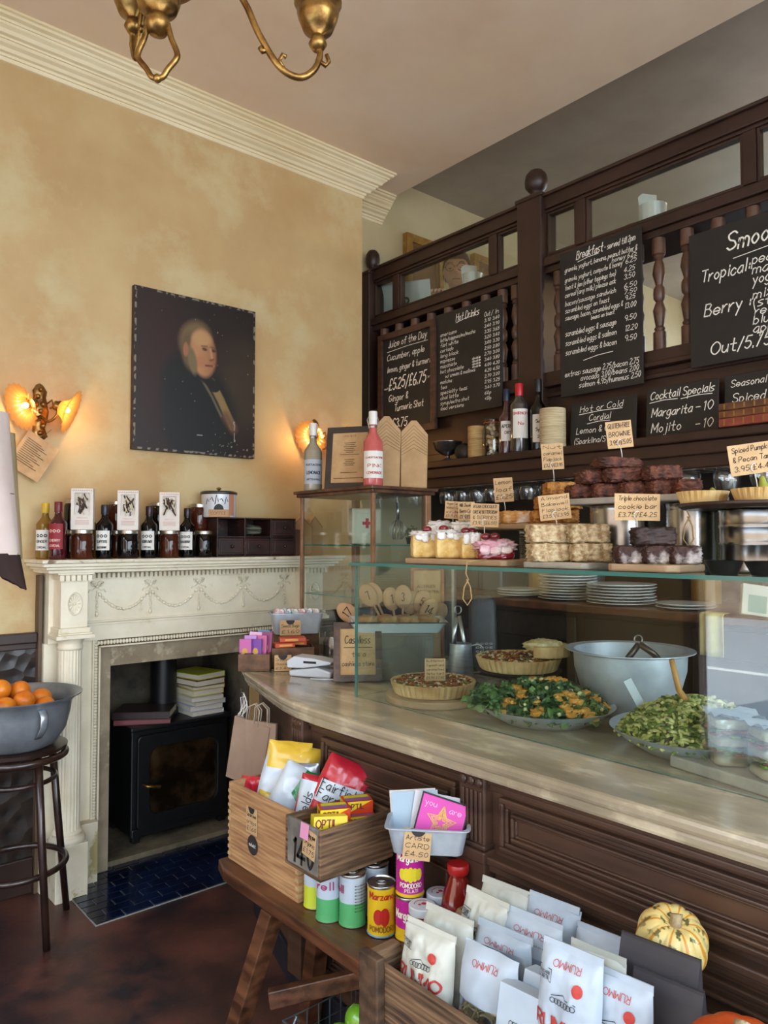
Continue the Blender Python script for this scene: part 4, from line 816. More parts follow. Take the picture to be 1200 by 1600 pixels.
def framed(name, label, loc, rz, w, h, bw, fm_, pm, lines, lean=8, cat='picture frame', ink=inkm, depth=0.018):
    t = thing(name, label, cat, loc, 0, rot=(R(-lean), 0, R(rz)))
    ringplate(MB(), rrect(-w/2, w/2, 0, h, 0.001, 1), rrect(-w/2+bw, w/2-bw, bw, h-bw, 0.001, 1), -depth/2, depth/2).build('frame', fm_, t, bevel=0.002)
    MB().box(-w/2+bw-0.001, w/2-bw+0.001, -depth/2+0.006, depth/2-0.004, bw-0.001, h-bw+0.001).build('paper', pm, t)
    mb = MB()
    for s, a, b, zz, hh in lines:
        if s == '_': stroke(mb, [((a-0.5)*w, zz*h), ((b-0.5)*w, zz*h)], hh, flatY(-depth/2+0.005))
        else: text(mb, s, (a-0.5)*w, (b-0.5)*w, zz*h, hh, flatY(-depth/2+0.005), slant=0.05)
    if lines: mb.build('lettering', ink, t)
    return t
framed('framed_menu', 'dark framed printed menu between the two bottles on the glass cabinet', (1.965, 2.53, CZ+0.002), -58, 0.215, 0.275, 0.026, fgrey, kraft,
  [('noisit', .38, .62, .84, .010)] + [('_', .5-d, .5+d, z, .0022) for d, z in ((.12,.74),(.10,.71),(.13,.68),(.09,.65),(.12,.62),(.08,.59),(.20,.55),(.10,.47),(.08,.44),(.12,.41),(.09,.38),(.18,.26),(.32,.17))])
for k, (x, y, rz, lb) in enumerate(((2.035, 2.36, -38, 'brown pleated kraft bag with pointed top on the cabinet, left of two'), (2.135, 2.30, -38, 'brown pleated kraft bag with pointed top on the cabinet, right of two'))):
    t = thing('pleated_kraft_bag', lb, 'paper bag', (x, y, CZ), R(rz), 'pleated kraft bags on the glass cabinet')
    hh = 0.30 if k == 0 else 0.285
    mb = MB(); mb.prism([(-0.055,0),(0.055,0),(0.06,hh-0.06),(0.012,hh),(-0.01,hh),(-0.055,hh-0.05)], -0.02, 0.02, RX(90)); mb.build('bag_body', kp, t, bevel=0.003)
    mb = MB()
    for i in range(7): stroke(mb, [(-0.052, hh-0.075-i*0.012), (0.0, hh-0.02-i*0.016), (0.055, hh-0.075-i*0.012)], 0.0022, flatY(-0.0212))
    mb.build('pleat_lines', mat('kraft_dark', '#7d6040', rough=0.9), t)

# ================================================================ price tags
def lines_text(mb, lines, w, h, y0, fm, wtf=0.12):
    n = len(lines)
    for i, L in enumerate(lines):
        s, a, b = L if isinstance(L, tuple) else (L, 0.08, 0.92)
        hh = min(h/(n+0.6)*0.62, 0.02); text(mb, s, (a-0.5)*w, (b-0.5)*w, y0 + h*(1-(i+0.85)/(n+0.25)), hh, fm, wt=hh*wtf, jit=0.03, rise=0.02)
def price_tag(loc, w, h, lines, label, rz=-40, roll=0, stem=0.0, tilt=0, group='handwritten price cards', notch=False, m=kraft):
    """card whose lower edge is at loc (+stem); front faces local -Y"""
    t = thing('price_tag', label, 'price tag', loc, 0, group, rot=(R(tilt), R(roll), R(rz)))
    MB().box(-w/2, w/2, -0.0006, 0.0006, stem, stem+h).build('card', m, t)
    mb = MB(); lines_text(mb, lines, w, h*(0.86 if notch else 1), stem, flatY(-0.0011)); mb.build('lettering', inkm, t)
    if notch:
        mb = MB(); mb.grid(lambda u, v: (0.017*v*cos(pi*u), -0.0013, stem+h-0.017*v*sin(pi*u)), 14, 1); mb.build('sticker', mat('black_sticker', '#2a2624', rough=0.7), t)
    if stem:
        MB().tube([(0,0.001,-0.012),(0.001,0.001,stem*0.5),(0,0.0015,stem)] + [(0.008*sin(a), 0.002 if a < 3 else -0.002, stem+0.012-0.009*cos(a)) for a in [0.2+i*0.7 for i in range(9)]], 0.0011, 6).build('wire_holder', mat('white_wire', '#d6d3cc', rough=0.4), t, smooth=True)
    return t
# ================================================================ ITEMS ON THE COUNTER, FAR END
crw = mat('small_crate_wood', '#4a3222', '#745238', scale=8, rough=0.7, kind='wood', bump=0.2)
def openbox(name, label, loc, rz, w, d, h, m, cat='box', th=0.006, group=None):
    t = thing(name, label, cat, loc, R(rz), group)
    MB().box(-w/2, w/2, -d/2, d/2, 0, th).box(-w/2, w/2, -d/2, -d/2+th, th, h).box(-w/2, w/2, d/2-th, d/2, th, h).box(-w/2, -w/2+th, -d/2+th, d/2-th, th, h).box(w/2-th, w/2, -d/2+th, d/2-th, th, h).build('box_body', m, t, bevel=0.001)
    return t
K = 0.921
b1 = openbox('wooden_box', 'small dark wooden box of chocolate bars at the far left of the counter', (1.475, 2.46, K), -38, 0.115, 0.15, 0.062, crw)
rr = random.Random(8)
cols = ['c46aa8', 'b58ac4', 'd6a8c8', '7a4aa0', 'c0618f', '8a3a6a', '4f9ab8', '5aa3c4']
nmz = ['pink', 'lilac', 'pale pink', 'purple', 'rose', 'plum', 'blue', 'light blue']
for i in range(8):
    lx, ly_ = (-0.036+0.013*i, -0.04+0.012*(i % 3)) if i < 6 else (-0.01+0.03*(i-6), 0.035)
    p_ = Matrix.Rotation(R(-38), 2) @ V((lx, ly_))
    t = thing('chocolate_bar', '%s wrapped chocolate bar standing in the dark wooden box, %s from the left' % (nmz[i], ORD[i]), 'chocolate bar', (1.475+p_.x, 2.46+p_.y, K+0.008), 0, 'chocolate bars in the wooden box', rot=(R(-6), R(-3+3*(i % 3)), R(-38-22+5*(i % 3))))
    hh = 0.105+0.012*(i % 3) + (0.012 if i > 5 else 0)
    MB().box(-0.024, 0.024, -0.0045, 0.0045, 0, hh).build('wrapper', mat('wrap_'+cols[i], '#'+cols[i], rough=0.35), t, bevel=0.001)
    MB().grid(lambda u, v: (0.012*v*cos(2*pi*u), -0.0052, hh*0.55+0.015*v*sin(2*pi*u)), 10, 1).build('wrapper_motif', mat('motif_gold', '#c9a24a', rough=0.4), t)
price_tag((1.427, 2.432, K+0.005), 0.062, 0.058, ['Willies', 'chocolate', '£2.00 £4.00'], 'brown price card on the wooden box of chocolate bars', rz=-38, notch=True, group='counter price cards')
b2 = openbox('wooden_box', 'dark wooden box topped with orange book shaped packs on the counter', (1.615, 2.43, K), -30, 0.16, 0.13, 0.075, crw)
for i, (dx, dy, dz, a) in enumerate(((-0.03, -0.01, 0, 8), (0.035, 0.005, 0, -14), (0.0, 0.0, 0.0165, 3))):
    t = thing('orange_pack', 'flat orange chocolate pack on the dark wooden box, %s' % ['left lower one', 'right lower one', 'topmost one'][i], 'pack', (1.615+dx*1.2, 2.43+dy, K+0.0755+dz), R(-30+a), 'orange packs on the wooden box')
    MB().box(-0.045 if i < 2 else -0.05, 0.03 if i < 2 else 0.05, -0.03, 0.03, 0, 0.015).build('carton', mat('orange_carton', '#c24a28', rough=0.5), t, bevel=0.001)
    MB().box(-0.03, 0.02, -0.0306, -0.0301, 0.004, 0.011).build('stripe', mat('orange_stripe', '#e0a04a', rough=0.5), t)
price_tag((1.512, 2.335, K+0.001), 0.062, 0.058, ['Drinking', 'Chocolate', '£3.45'], 'brown price card leaning on the wooden box with orange packs', rz=-35, notch=True, group='counter price cards')
def loaf_tin(loc, rz, label, w=0.2, d=0.1, h=0.065, m=alu, name='loaf_tin'):
    t = thing(name, label, 'loaf tin', loc, R(rz))
    mb = MB(); th = 0.0025; w0, d0 = w*0.86, d*0.78
    def rr4(w_, d_, z, r_=0.018):
        return [(x, y, z) for x, y in rrect(-w_/2, w_/2, -d_/2, d_/2, r_, 4)]
    loops = [rr4(w0, d0, 0), rr4(w, d, h), rr4(w+0.012, d+0.012, h), rr4(w+0.012, d+0.012, h-0.003), rr4(w-2*th, d-2*th, h-0.001), rr4(w0-2*th, d0-2*th, th)]
    n_ = len(loops[0]); mb.add(sum(loops, []), [(i*n_+j, i*n_+(j+1) % n_, (i+1)*n_+(j+1) % n_, (i+1)*n_+j) for i in range(5) for j in range(n_)] + [tuple(range(n_))[::-1], tuple(5*n_+j for j in range(n_))])
    mb.build('tin_body', m, t, smooth='angle').data.set_sharp_from_angle(angle=R(45)); return t
loaf_tin((1.735, 2.58, K+0.1), -25, 'grey steel loaf tin of packets beside the glass cabinet', 0.21, 0.11, 0.085)
tag(MB().box(1.655, 1.815, 2.53, 2.63, K, K+0.099).build('wooden_riser', crw, bevel=0.002), 'dark wooden riser block under the grey steel loaf tin', 'riser')
for i in range(6):
    c = ['c9a6b8', '5f9fb5', 'b8c8d0', 'c48aa4', '6aa8bc', 'd8d0d0'][i]
    t = thing('seed_packet', '%s snack packet in the grey loaf tin, %s from the left' % (['pink', 'teal', 'pale blue', 'rose', 'light teal', 'white'][i], ORD[i]), 'packet', (1.665+0.026*i, 2.615-0.013*i, K+0.104), 0, 'packets in the grey loaf tin', rot=(R(-8), 0, R(-75)))
    MB().lump((0, 0, 0.048), (0.06, 0.014, 0.096), 0.08, i, 4, 5).build('wrapper', mat('seedwrap_'+c, '#'+c, '#efe8e8', scale=60, rough=0.35, lo=0.5, hi=0.55), t, smooth=True)
price_tag((1.653, 2.500, K+0.103), 0.082, 0.06, ['Seeds Bags', '£1.60'], 'brown price card on the grey loaf tin of packets', rz=-32, notch=True, group='counter price cards')
# card terminal
t = thing('card_terminal', 'white card payment terminal on the marble counter', 'card reader', (1.545, 2.19, K), R(-62))
tw = mat('terminal_white', '#c3cad1', rough=0.35)
mb = MB(); mb.prism([(-0.075,0),(0.085,0),(0.088,0.022),(0.03,0.035),(0.0,0.03),(-0.078,0.02)], -0.038, 0.038, RX(90)); mb.build('base', tw, t, bevel=0.006)
mb = MB(); mb.prism([(-0.085,0.028),(-0.02,0.03),(0.085,0.048),(0.088,0.056),(0.02,0.066),(-0.06,0.07),(-0.088,0.052)], -0.036, 0.036, RX(90)); mb.build('handset', tw, t, bevel=0.007)
MB().box(-0.02, 0.03, -0.0368, -0.036, 0.048, 0.056).build('slot', blackm, t)
MB().tube([(0.08, 0.02, 0.006), (0.12, -0.01, 0.004), (0.12, -0.06, 0.004), (0.03, -0.08, 0.004)], 0.003, 6).build('cable', tw, t, smooth=True)
# cashless sign
bzf = mat('bronze_frame', '#2d2019', '#5b3d2c', scale=30, rough=0.3, metal=0.3)
framed('framed_sign', 'dark bronze framed handwritten cashless notice standing behind the glass edge', (1.585, 1.985, K+0.003), -36, 0.165, 0.20, 0.022, bzf, kraft, [('Cashless', .24, .76, .64, .026), ('_', .22, .80, .57, .002), ('tis a', .38, .66, .42, .016), ('cashless store', .18, .84, .26, .016)], lean=14, cat='sign')
tag(MB().box(-0.055, 0.055, -0.006, 0.006, 0, 0.16, None).build('frame_easel', blackm, None, loc=(1.645, 2.045, K), rot=(R(16), 0, R(-36))), 'black easel back prop behind the framed cashless notice', 'prop')
t = thing('glass_jar', 'small empty clear glass jar between loaf tin and framed notice', 'jar', (1.765, 2.365, K))
MB().lathe([(0,0.002),(0.038,0.002),(0.04,0.01),(0.04,0.085),(0.034,0.1),(0.034,0.12),(0.031,0.12),(0.031,0.1),(0.037,0.084),(0.037,0.012),(0,0.008)], 28).build('glass_body', glassmat('clear_glass', '#eef3f3', 1.5, boost=1.3), t, smooth=True)
# steel riser and pastry tray
t = thing('steel_riser', 'ribbed galvanised steel box holding up the pastry tray', 'box', (1.775, 1.965, K), R(-40))
mb = MB(); mb.box(-0.10, 0.10, -0.07, 0.07, 0, 0.160)
for k in range(20): mb.box(-0.098+k*0.01, -0.094+k*0.01, -0.0725, -0.07, 0.004, 0.150)
mb.build('box_body', mat('ribbed_steel', '#6f685c', '#857d70', scale=8, rough=0.4, metal=0.3), t)
enw = mat('tray_enamel', '#dfe5ea', rough=0.15, coat=0.8)
t = thing('enamel_tray', 'white enamel baking tray with dark rim and pastries', 'tray', (1.775, 2.0, K+0.161), R(-38))
mb = MB(); w, d, h = 0.335, 0.22, 0.034
def rl(w_, d_, z, r_=0.015): return [(x, y, z) for x, y in rrect(-w_/2, w_/2, -d_/2, d_/2, r_, 4)]
loops = [rl(w*0.86, d*0.82, 0), rl(w, d, h), rl(w+0.01, d+0.01, h+0.001), rl(w+0.008, d+0.008, h+0.004), rl(w-0.006, d-0.006, h+0.003), rl(w*0.85, d*0.8, 0.004)]; n_ = len(loops[0])
for i in range(5):
    mb.mi = 1 if i in (1, 2) else 0
    if i == 0: base_ = len(mb.v); mb.v += sum(loops, [])
    for j in range(n_): mb.f.append((i*n_+j, i*n_+(j+1) % n_, (i+1)*n_+(j+1) % n_, (i+1)*n_+j)); mb.m.append(mb.mi)
mb.f.append(tuple(range(n_))[::-1]); mb.m.append(0); mb.f.append(tuple(5*n_+j for j in range(n_))); mb.m.append(0)
mb.build('tray_body', [enw, mat('enamel_blue_black', '#14161c', rough=0.3)], t, smooth='angle').data.set_sharp_from_angle(angle=R(45))
past = mat('pastry_crust', '#a9713c', '#d8b07a', scale=14, rough=0.55, bump=0.15, detail=6, c3='#e6d3b0', c3pos=(0.55, 0.65), c3scale=20)
for k in range(4):
    p_ = Matrix.Rotation(R(-38), 2) @ V((-0.105+0.068*k, -0.005))
    tag(MB().lump((0,0,0), (0.075, 0.13, 0.045), 0.22, k+2, 8, 2.6, 2.5).build('pastry', past, None, smooth=True, loc=(1.775+p_.x, 2.0+p_.y, K+0.192), rot=(0, 0, R(-30+9*k))), 'golden baked pastry in the enamel tray, %s from the left' % ORD[k], 'pastry', 'pastries in the enamel tray')
# wooden spoon table numbers
spw = mat('spoon_wood', '#b58a62', '#c9a27a', scale=8, rough=0.6, stretch=(1, 1, 0.3))
t = thing('spoon_holder', 'dark pot holding the numbered wooden spoons behind the pastry tray', 'pot', (1.955, 2.175, K))
MB().lathe([(0,0),(0.05,0),(0.055,0.15),(0.05,0.15),(0.046,0.01),(0,0.01)], 24).build('pot_body', mat('dark_pot', '#22221f', rough=0.5), t, smooth='angle').data.set_sharp_from_angle(angle=R(40))
base = V((1.955, 2.175, K+0.03)); cr2 = Matrix.Rotation(R(-40.6), 4, 'Z')
for num, px_, z_, rl_, dy in (('17', -0.215, 1.145, -40, -0.055), ('7', -0.135, 1.21, -14, -0.02), ('', -0.115, 1.215, -5, 0.0), ('1', -0.045, 1.195, -6, 0.0), ('3', 0.00, 1.205, 3, -0.03), ('', 0.03, 1.18, 16, 0.01), ('5', 0.075, 1.185, 10, 0.0), ('14', 0.10, 1.155, 18, -0.045), ('', 0.135, 1.14, 26, -0.01)):
    # spoon stands from the pot, head at offset px_ across the view, height z_
    z_ -= 0.022; hd = V((px_+0.005, dy, z_-(K+0.03))); ln = hd.length; M_ = cr2
    rot = (R(6), 0, 0); 
    lb = ('wooden spoon with the painted number %s, %s' % ({'17':'seventeen','7':'seven','1':'one','3':'three','5':'five','14':'fourteen'}[num], {'17':'leftmost and lowest','7':'behind the glass edge','1':'left of the tall middle one','3':'tall one in the middle','5':'behind the right front one','14':'right front one'}[num])) if num else 'blank wooden spoon behind the numbered ones, %s' % {-0.115: 'left one', 0.03: 'middle one', 0.135: 'right one'}[px_]
    th_ = atan2(hd.x, hd.z)
    t = thing('wooden_spoon', lb, 'wooden spoon', base, 0, 'numbered wooden spoons', rot=(0, 0, R(-40.6)))
    Mx = T((0, dy*0.7, 0)) @ Matrix.Rotation(th_, 4, 'Y')
    Lh = sqrt(hd.x**2+hd.z**2)
    MB().tube([(0,0,0),(0,0,Lh-0.03)], [0.005, 0.0045], 8, M=Mx).ball((0, 0, Lh), 0.037, (0.92, 0.24, 1.25), 20, 14, M=Mx).build('spoon_body', spw, t, smooth=True)
    if num:
        wd = 0.010 if len(num) == 1 else 0.032
        mb = MB(); Mi = Mx; text(mb, num, -wd/2, wd/2, Lh-0.016, 0.032, lambda x, y: tuple(Mi @ V((x, -0.0100, y))), slant=0.0, wt=0.0032); mb.build('painted_number', inkm, t)
cop = mat('copper_frame', '#7d4a34', '#a06a4c', scale=20, rough=0.35, metal=0.5)
framed('framed_notice', 'copper framed printed allergen notice behind the pastry tray', (2.095, 2.175, K+0.001), -44, 0.135, 0.37, 0.012, cop, kraft, [('ALLERGEN', .2, .72, .78, .011), ('INFORMATION', .2, .84, .72, .011)] + [('_', .2, .8, .62-.045*i, .002) for i in range(6)], lean=3)
# dark coffee pouch
t = thing('coffee_pouch', 'dark grey pouch with faint white printing behind the steel jug', 'pouch', (2.06, 1.905-0.06, K), 0, rot=(R(-6), 0, R(-40)))
MB().lump((0, 0, 0.14), (0.10, 0.06, 0.28), 0.05, 3, 6, 5).build('pouch_body', mat('pouch_dark', '#2c2e30', '#3b3d40', scale=20, rough=0.5), t, smooth=True)
mb = MB()
for i in range(4): text(mb, ['oooo', 'aeos', 'oeao', 'eooo'][i], -0.03, 0.03, 0.10-0.014*i, 0.010, flatY(-0.0315), slant=0)
mb.build('printed_pattern', chalk_w, t)
# steel jug and tongs
t = thing('steel_jug', 'tall stainless steel jug with wire handle inside the display case', 'jug', (1.845, 1.755, K), R(-40))
MB().lathe([(0,0.0),(0.043,0.0),(0.045,0.006),(0.038,0.12),(0.037,0.133),(0.035,0.133),(0.041,0.01),(0,0.008)], 32).build('jug_body', steel, t, smooth='angle').data.set_sharp_from_angle(angle=R(40))
MB().tube(sp_([(0.037,0,0.125),(0.06,0,0.128),(0.075,0,0.115),(0.077,0,0.07),(0.07,0,0.04),(0.042,0,0.035)]), 0.0025, 8).build('handle', tinmetal, t, smooth=True)
t = thing('serving_tongs', 'steel tongs standing in the steel jug', 'tongs', (1.845, 1.755, K+0.02), 0, rot=(0, 0, R(-40)))
MB().tube([(0.018,0,0.02),(0.012,0,0.12),(-0.004,0,0.205)], 0.006, 6, flat=(0.35, 1.3)).tube([(-0.022,0,0.06),(-0.022,0,0.14),(-0.012,0,0.20)], 0.006, 6, flat=(0.35, 1.3)).build('arms', tinmetal, t, smooth=True)
MB().tube([(-0.008+0.011*cos(a), 0, 0.225+0.013*sin(a)) for a in [2*pi*i/14 for i in range(14)]], 0.0022, 6, closed=True).build('ring', tinmetal, t)
# ================================================================ FOOD IN THE DISPLAY CASE
crust = mat('pie_crust', '#b58a52', '#d9bd86', scale=10, rough=0.7, bump=0.1)
fill_a = mat('quiche_filling', '#8a4a1c', '#c07e34', scale=26, rough=0.45, bump=0.3, detail=6, c3='#d6b060', c3pos=(0.55, 0.62), c3scale=30)
feta = mat('crumbled_cheese', '#d2b98a', '#e6dcc0', scale=30, rough=0.6)
toast = mat('roast_brown', '#6b2f14', '#9a5420', scale=30, rough=0.45)
greenv = mat('salad_leaf', '#31502a', '#6f8f4c', scale=25, rough=0.45, bump=0.2)
darkleaf = mat('dark_kale', '#1c331a', '#3f5f30', scale=30, rough=0.55, bump=0.3)
squashm = mat('roast_squash', '#c4822e', '#dda652', scale=18, rough=0.45)
seedm = mat('pale_beans', '#b9b27a', '#d6cf9c', scale=10, rough=0.5)
boardw = mat('pale_board', '#9a7d5e', '#b89c7a', scale=5, rough=0.6, kind='wood', bump=0.06, lo=0.2, hi=0.8)
slate = mat('stone_board', '#8f8a80', '#aba598', scale=14, rough=0.5, bump=0.08)
def flakes(mb, cx, cy, z, r, n, s, seedv, mis, hmax=0.0, flat=0.4, zf=None):
    rr = random.Random(seedv)
    for i in range(n):
        a = rr.uniform(0, 2*pi); d = r*sqrt(rr.random()); x, y = cx+d*cos(a), cy+d*sin(a)
        zz = z + (zf(d/r) if zf else 0) + rr.uniform(0, hmax); k = s*rr.uniform(0.6, 1.4)
        mb.mi = rr.choice(mis)
        mb.ball((0,0,0), k, (1, rr.uniform(0.5, 1), flat), 6, 4, M=T((x, y, zz)) @ Euler((rr.uniform(-.5, .5), rr.uniform(-.5, .5), rr.uniform(0, 6))).to_matrix().to_4x4())
    mb.mi = 0
def quiche(loc, r, label, h=0.038, seedv=1, cut=False):
    t = thing('quiche', label, 'quiche', loc, R(15*seedv))
    MB().lathe([(0,0.001),(r*0.88,0.001),(r*0.9,0.004),(r,h),(r*0.975,h+0.002),(r*0.955,h-0.004),(0,h-0.008)], 144, rfun=lambda a, i: 1+(0.018*cos(a*40) if i in (2,3,4) else 0)).build('crust', crust, t, smooth=False)
    mb = MB(); mb.grid(lambda u, v: (0.945*r*v*cos(2*pi*u), 0.945*r*v*sin(2*pi*u), h-0.004+0.004*noise.noise(V((8*v*cos(2*pi*u), 8*v*sin(2*pi*u), seedv)))), 40, 10, cu=True); mb.build('filling', fill_a, t, smooth=True)
    mb = MB(); flakes(mb, 0, 0, h-0.003, r*0.9, 420, 0.0052, seedv, [0,1,1,2,2,0,1,2,3], 0.005, 0.45); tp = mb.build('topping', [feta, toast, fill_a, greenv], t); tp['kind'] = 'stuff'
    return t
quiche((1.588, 1.625, K+0.021), 0.128, 'large fluted quiche on a round board at the left of the display case')
tag(MB().lathe([(0,0),(0.148,0),(0.15,0.004),(0.15,0.016),(0.148,0.02),(0,0.02)], 48).build('round_board', boardw, None, smooth=False, loc=(1.597, 1.625, K)), 'round pale wooden board under the left quiche', 'board')
tag(MB().lathe([(0,0),(0.07,0),(0.05,0.01),(0.03,0.03),(0.03,0.065),(0.11,0.08),(0.13,0.088),(0,0.088)], 40).build('cake_stand', mat('dark_stand', '#241d18', rough=0.4), None, smooth=False, loc=(1.80, 1.47, K)), 'low dark stand under the rear quiche in the display case', 'stand')
quiche((1.80, 1.47, K+0.089), 0.128, 'fluted quiche on a stand at the back of the display case, cut piece on top', seedv=3)
t = thing('quiche_slice', 'pale cut quiche piece resting on top of the rear quiche', 'quiche slice', (1.845, 1.405, K+0.133), R(-20))
mb = MB(); n_ = 9; pts = [(0.075*cos(R(a)), 0.075*sin(R(a))) for a in range(-150, 30, 18)]
mb.prism(pts + [(0.0, 0.03)], 0, 0.034); mb.build('crust', crust, t, bevel=0.004)
mb = MB(); mb.ball((-0.005, -0.005, 0.030), 0.062, (1, 0.85, 0.30), 28, 16, nf=lambda d: 1+0.35*noise.noise(d*5)+0.2*noise.noise(d*12)); mb.build('creamy_filling', mat('creamy_filling', '#c9a765', '#ded2a4', scale=40, rough=0.6, bump=0.4), t, smooth=True)
price_tag((1.572, 1.60, K+0.062), 0.062, 0.066, ['Butternut', 'Squash and', 'caramelised', 'feta tart', '£5.95 £7.95'], 'small brown price card standing in the left quiche', rz=-40)
def platter(loc, r, label, h=0.045):
    t = thing('metal_platter', label, 'platter', loc)
    MB().lathe([(0,0),(r*0.62,0),(r*0.86,h*0.55),(r*0.985,h*0.95),(r,h),(r*0.985,h),(r*0.84,h*0.6),(r*0.6,0.004),(0,0.004)], 56).build('platter_body', alu, t, smooth='angle').data.set_sharp_from_angle(angle=R(50)); return t
platter((1.635, 1.245, K), 0.182, 'wide shallow aluminium platter of squash and kale salad')
mb = MB(); rr = random.Random(5)
def leafblob(mb, x, y, z, s, rr):
    M_ = T((x, y, z)) @ Euler((rr.uniform(-.9, .9), rr.uniform(-.9, .9), rr.uniform(0, 6.3))).to_matrix().to_4x4()
    mb.grid(lambda u, v: ((u-0.5)*2*s, (v-0.5)*1.3*s*(1-(2*u-1)**2*0.8), 0.35*s*sin(5*u+3)*cos(4*v)), 4, 3, M_)
sz = lambda q: 0.075*(1-q*q)**0.7
for i in range(950):
    a = rr.uniform(0, 2*pi); q = sqrt(rr.random()); d = 0.160*q; x, y = d*cos(a), d*sin(a); z = 0.026+sz(q)*rr.uniform(0.75, 1.05)
    w_ = 1 if noise.noise(V((x*14, y*14, 0))) > 0.12 else 0
    if w_ and rr.random() < 0.40: mb.mi = 2; mb.lump((x, y, z+0.004), (0.028, 0.022, 0.014), 0.3, i, 3, 3)
    elif rr.random() < 0.16: mb.mi = 3; mb.ball((x, y, z+0.004), 0.0055, seg=6, ring=4)
    else: mb.mi = rr.choice([0, 1, 1, 0]); leafblob(mb, x, y, z, rr.uniform(0.012, 0.024), rr)
for i in range(90):
    x, y = -0.15+rr.uniform(-0.03, 0.05), 0.06+rr.uniform(-0.05, 0.07); mb.mi = 0; leafblob(mb, x*0.98, y, 0.05+rr.uniform(0, 0.06)+x*0.1, 0.02, rr)
o = mb.build('kale_squash_salad', [greenv, darkleaf, squashm, seedm], None, loc=(1.635, 1.245, K)); tag(o, 'green kale salad with orange roast squash heaped on the platter', 'salad', kind='stuff')
# big aluminium bowl with tongs
def bowl(loc, r, h, rb, label, name='metal_bowl', m=alu, flare=0.012, cat='bowl'):
    t = thing(name, label, cat, loc)
    MB().lathe([(0,0),(rb,0),(rb*1.15,h*0.08),(rb+(r-rb)*0.55,h*0.35),(rb+(r-rb)*0.82,h*0.7),(r*0.94,h*0.95),(r+flare*0.5,h*0.985),(r+flare,h*0.985),(r+flare,h),(r*0.93,h*0.985),(rb+(r-rb)*0.8,h*0.7),(rb+(r-rb)*0.52,h*0.36),(rb,h*0.06),(0,0.006)], 64).build('bowl_body', m, t, smooth='angle').data.set_sharp_from_angle(angle=R(60)); return t
bowl((1.885, 1.145, K), 0.162, 0.178, 0.095, 'large deep aluminium mixing bowl in the display case, tongs inside')
t = thing('serving_tongs', 'dark steel tongs leaning in the large aluminium bowl', 'tongs', (1.86, 1.10, K+0.10), R(-40))
MB().tube([(-0.055,0,0.02),(-0.03,0,0.06),(0.0,0,0.098)], 0.007, 6, flat=(0.4, 1.4)).tube([(0.075,0,0.03),(0.04,0,0.07),(0.0,0,0.098)], 0.007, 6, flat=(0.4, 1.4)).build('arms', mat('tongs_dark', '#4c4542', rough=0.35, metal=0.9), t, smooth=True)
MB().tube([(-0.002+0.011*cos(a), 0, 0.11+0.011*sin(a)) for a in [2*pi*i/14 for i in range(14)]], 0.002, 6, closed=True).build('ring', tinmetal, t)
# pasta salad
platter((1.665, 0.845, K), 0.190, 'wide shallow aluminium platter of green pasta salad', h=0.05)
mb = MB(); rr = random.Random(11); pastam = mat('green_pasta', '#a3a552', '#cdca86', scale=30, rough=0.4); pestom = mat('pesto_green', '#465e22', '#6c8038', scale=30, rough=0.5)
sz2 = lambda q: 0.085*(1-q*q)**0.8
for i in range(1500):
    a = rr.uniform(0, 2*pi); q = sqrt(rr.random()); d = 0.17*q; x, y = d*cos(a), d*sin(a); z = 0.030+sz2(q)*rr.uniform(0.8, 1.04)
    th = rr.uniform(0, pi); ph = rr.uniform(-.6, .6); l = 0.011; mb.mi = rr.choice([0,0,0,1,1])
    v = V((cos(th)*cos(ph), sin(th)*cos(ph), sin(ph)))*l; c = V((x, y, z)); b_ = V((0, 0, 0.003))
    mb.tube([c-v, c-v*0.3+b_, c+v*0.4+b_, c+v], 0.0036, 5)
o = mb.build('pesto_pasta_salad', [pastam, pestom], None, loc=(1.665, 0.845, K)); tag(o, 'green pesto pasta salad heaped on the right platter', 'pasta salad', kind='stuff')
t = thing('wooden_server', 'wooden serving spoon handle resting in the green pasta salad', 'serving spoon', (1.62, 0.86, K+0.08), 0, rot=(0, 0, R(-20)))
MB().tube([(-0.02,0,0.13),(0.0,0,0.06),(0.03,0,0.02),(0.08,-0.01,0.005)], [0.006, 0.007, 0.009, 0.006], 8).build('handle', mat('server_wood', '#a8763c', '#c4924f', scale=10, rough=0.5), t, smooth=True)
t = thing('serving_scoop', 'clear plastic scoop standing in the pasta salad', 'scoop', (1.685, 0.985, K+0.06), 0, rot=(R(-15), R(-25), R(-40)))
MB().box(-0.011, 0.011, -0.002, 0.002, 0, 0.085).build('handle', mat('pale_scoop', '#a9b0b4', rough=0.2), t, bevel=0.0015)
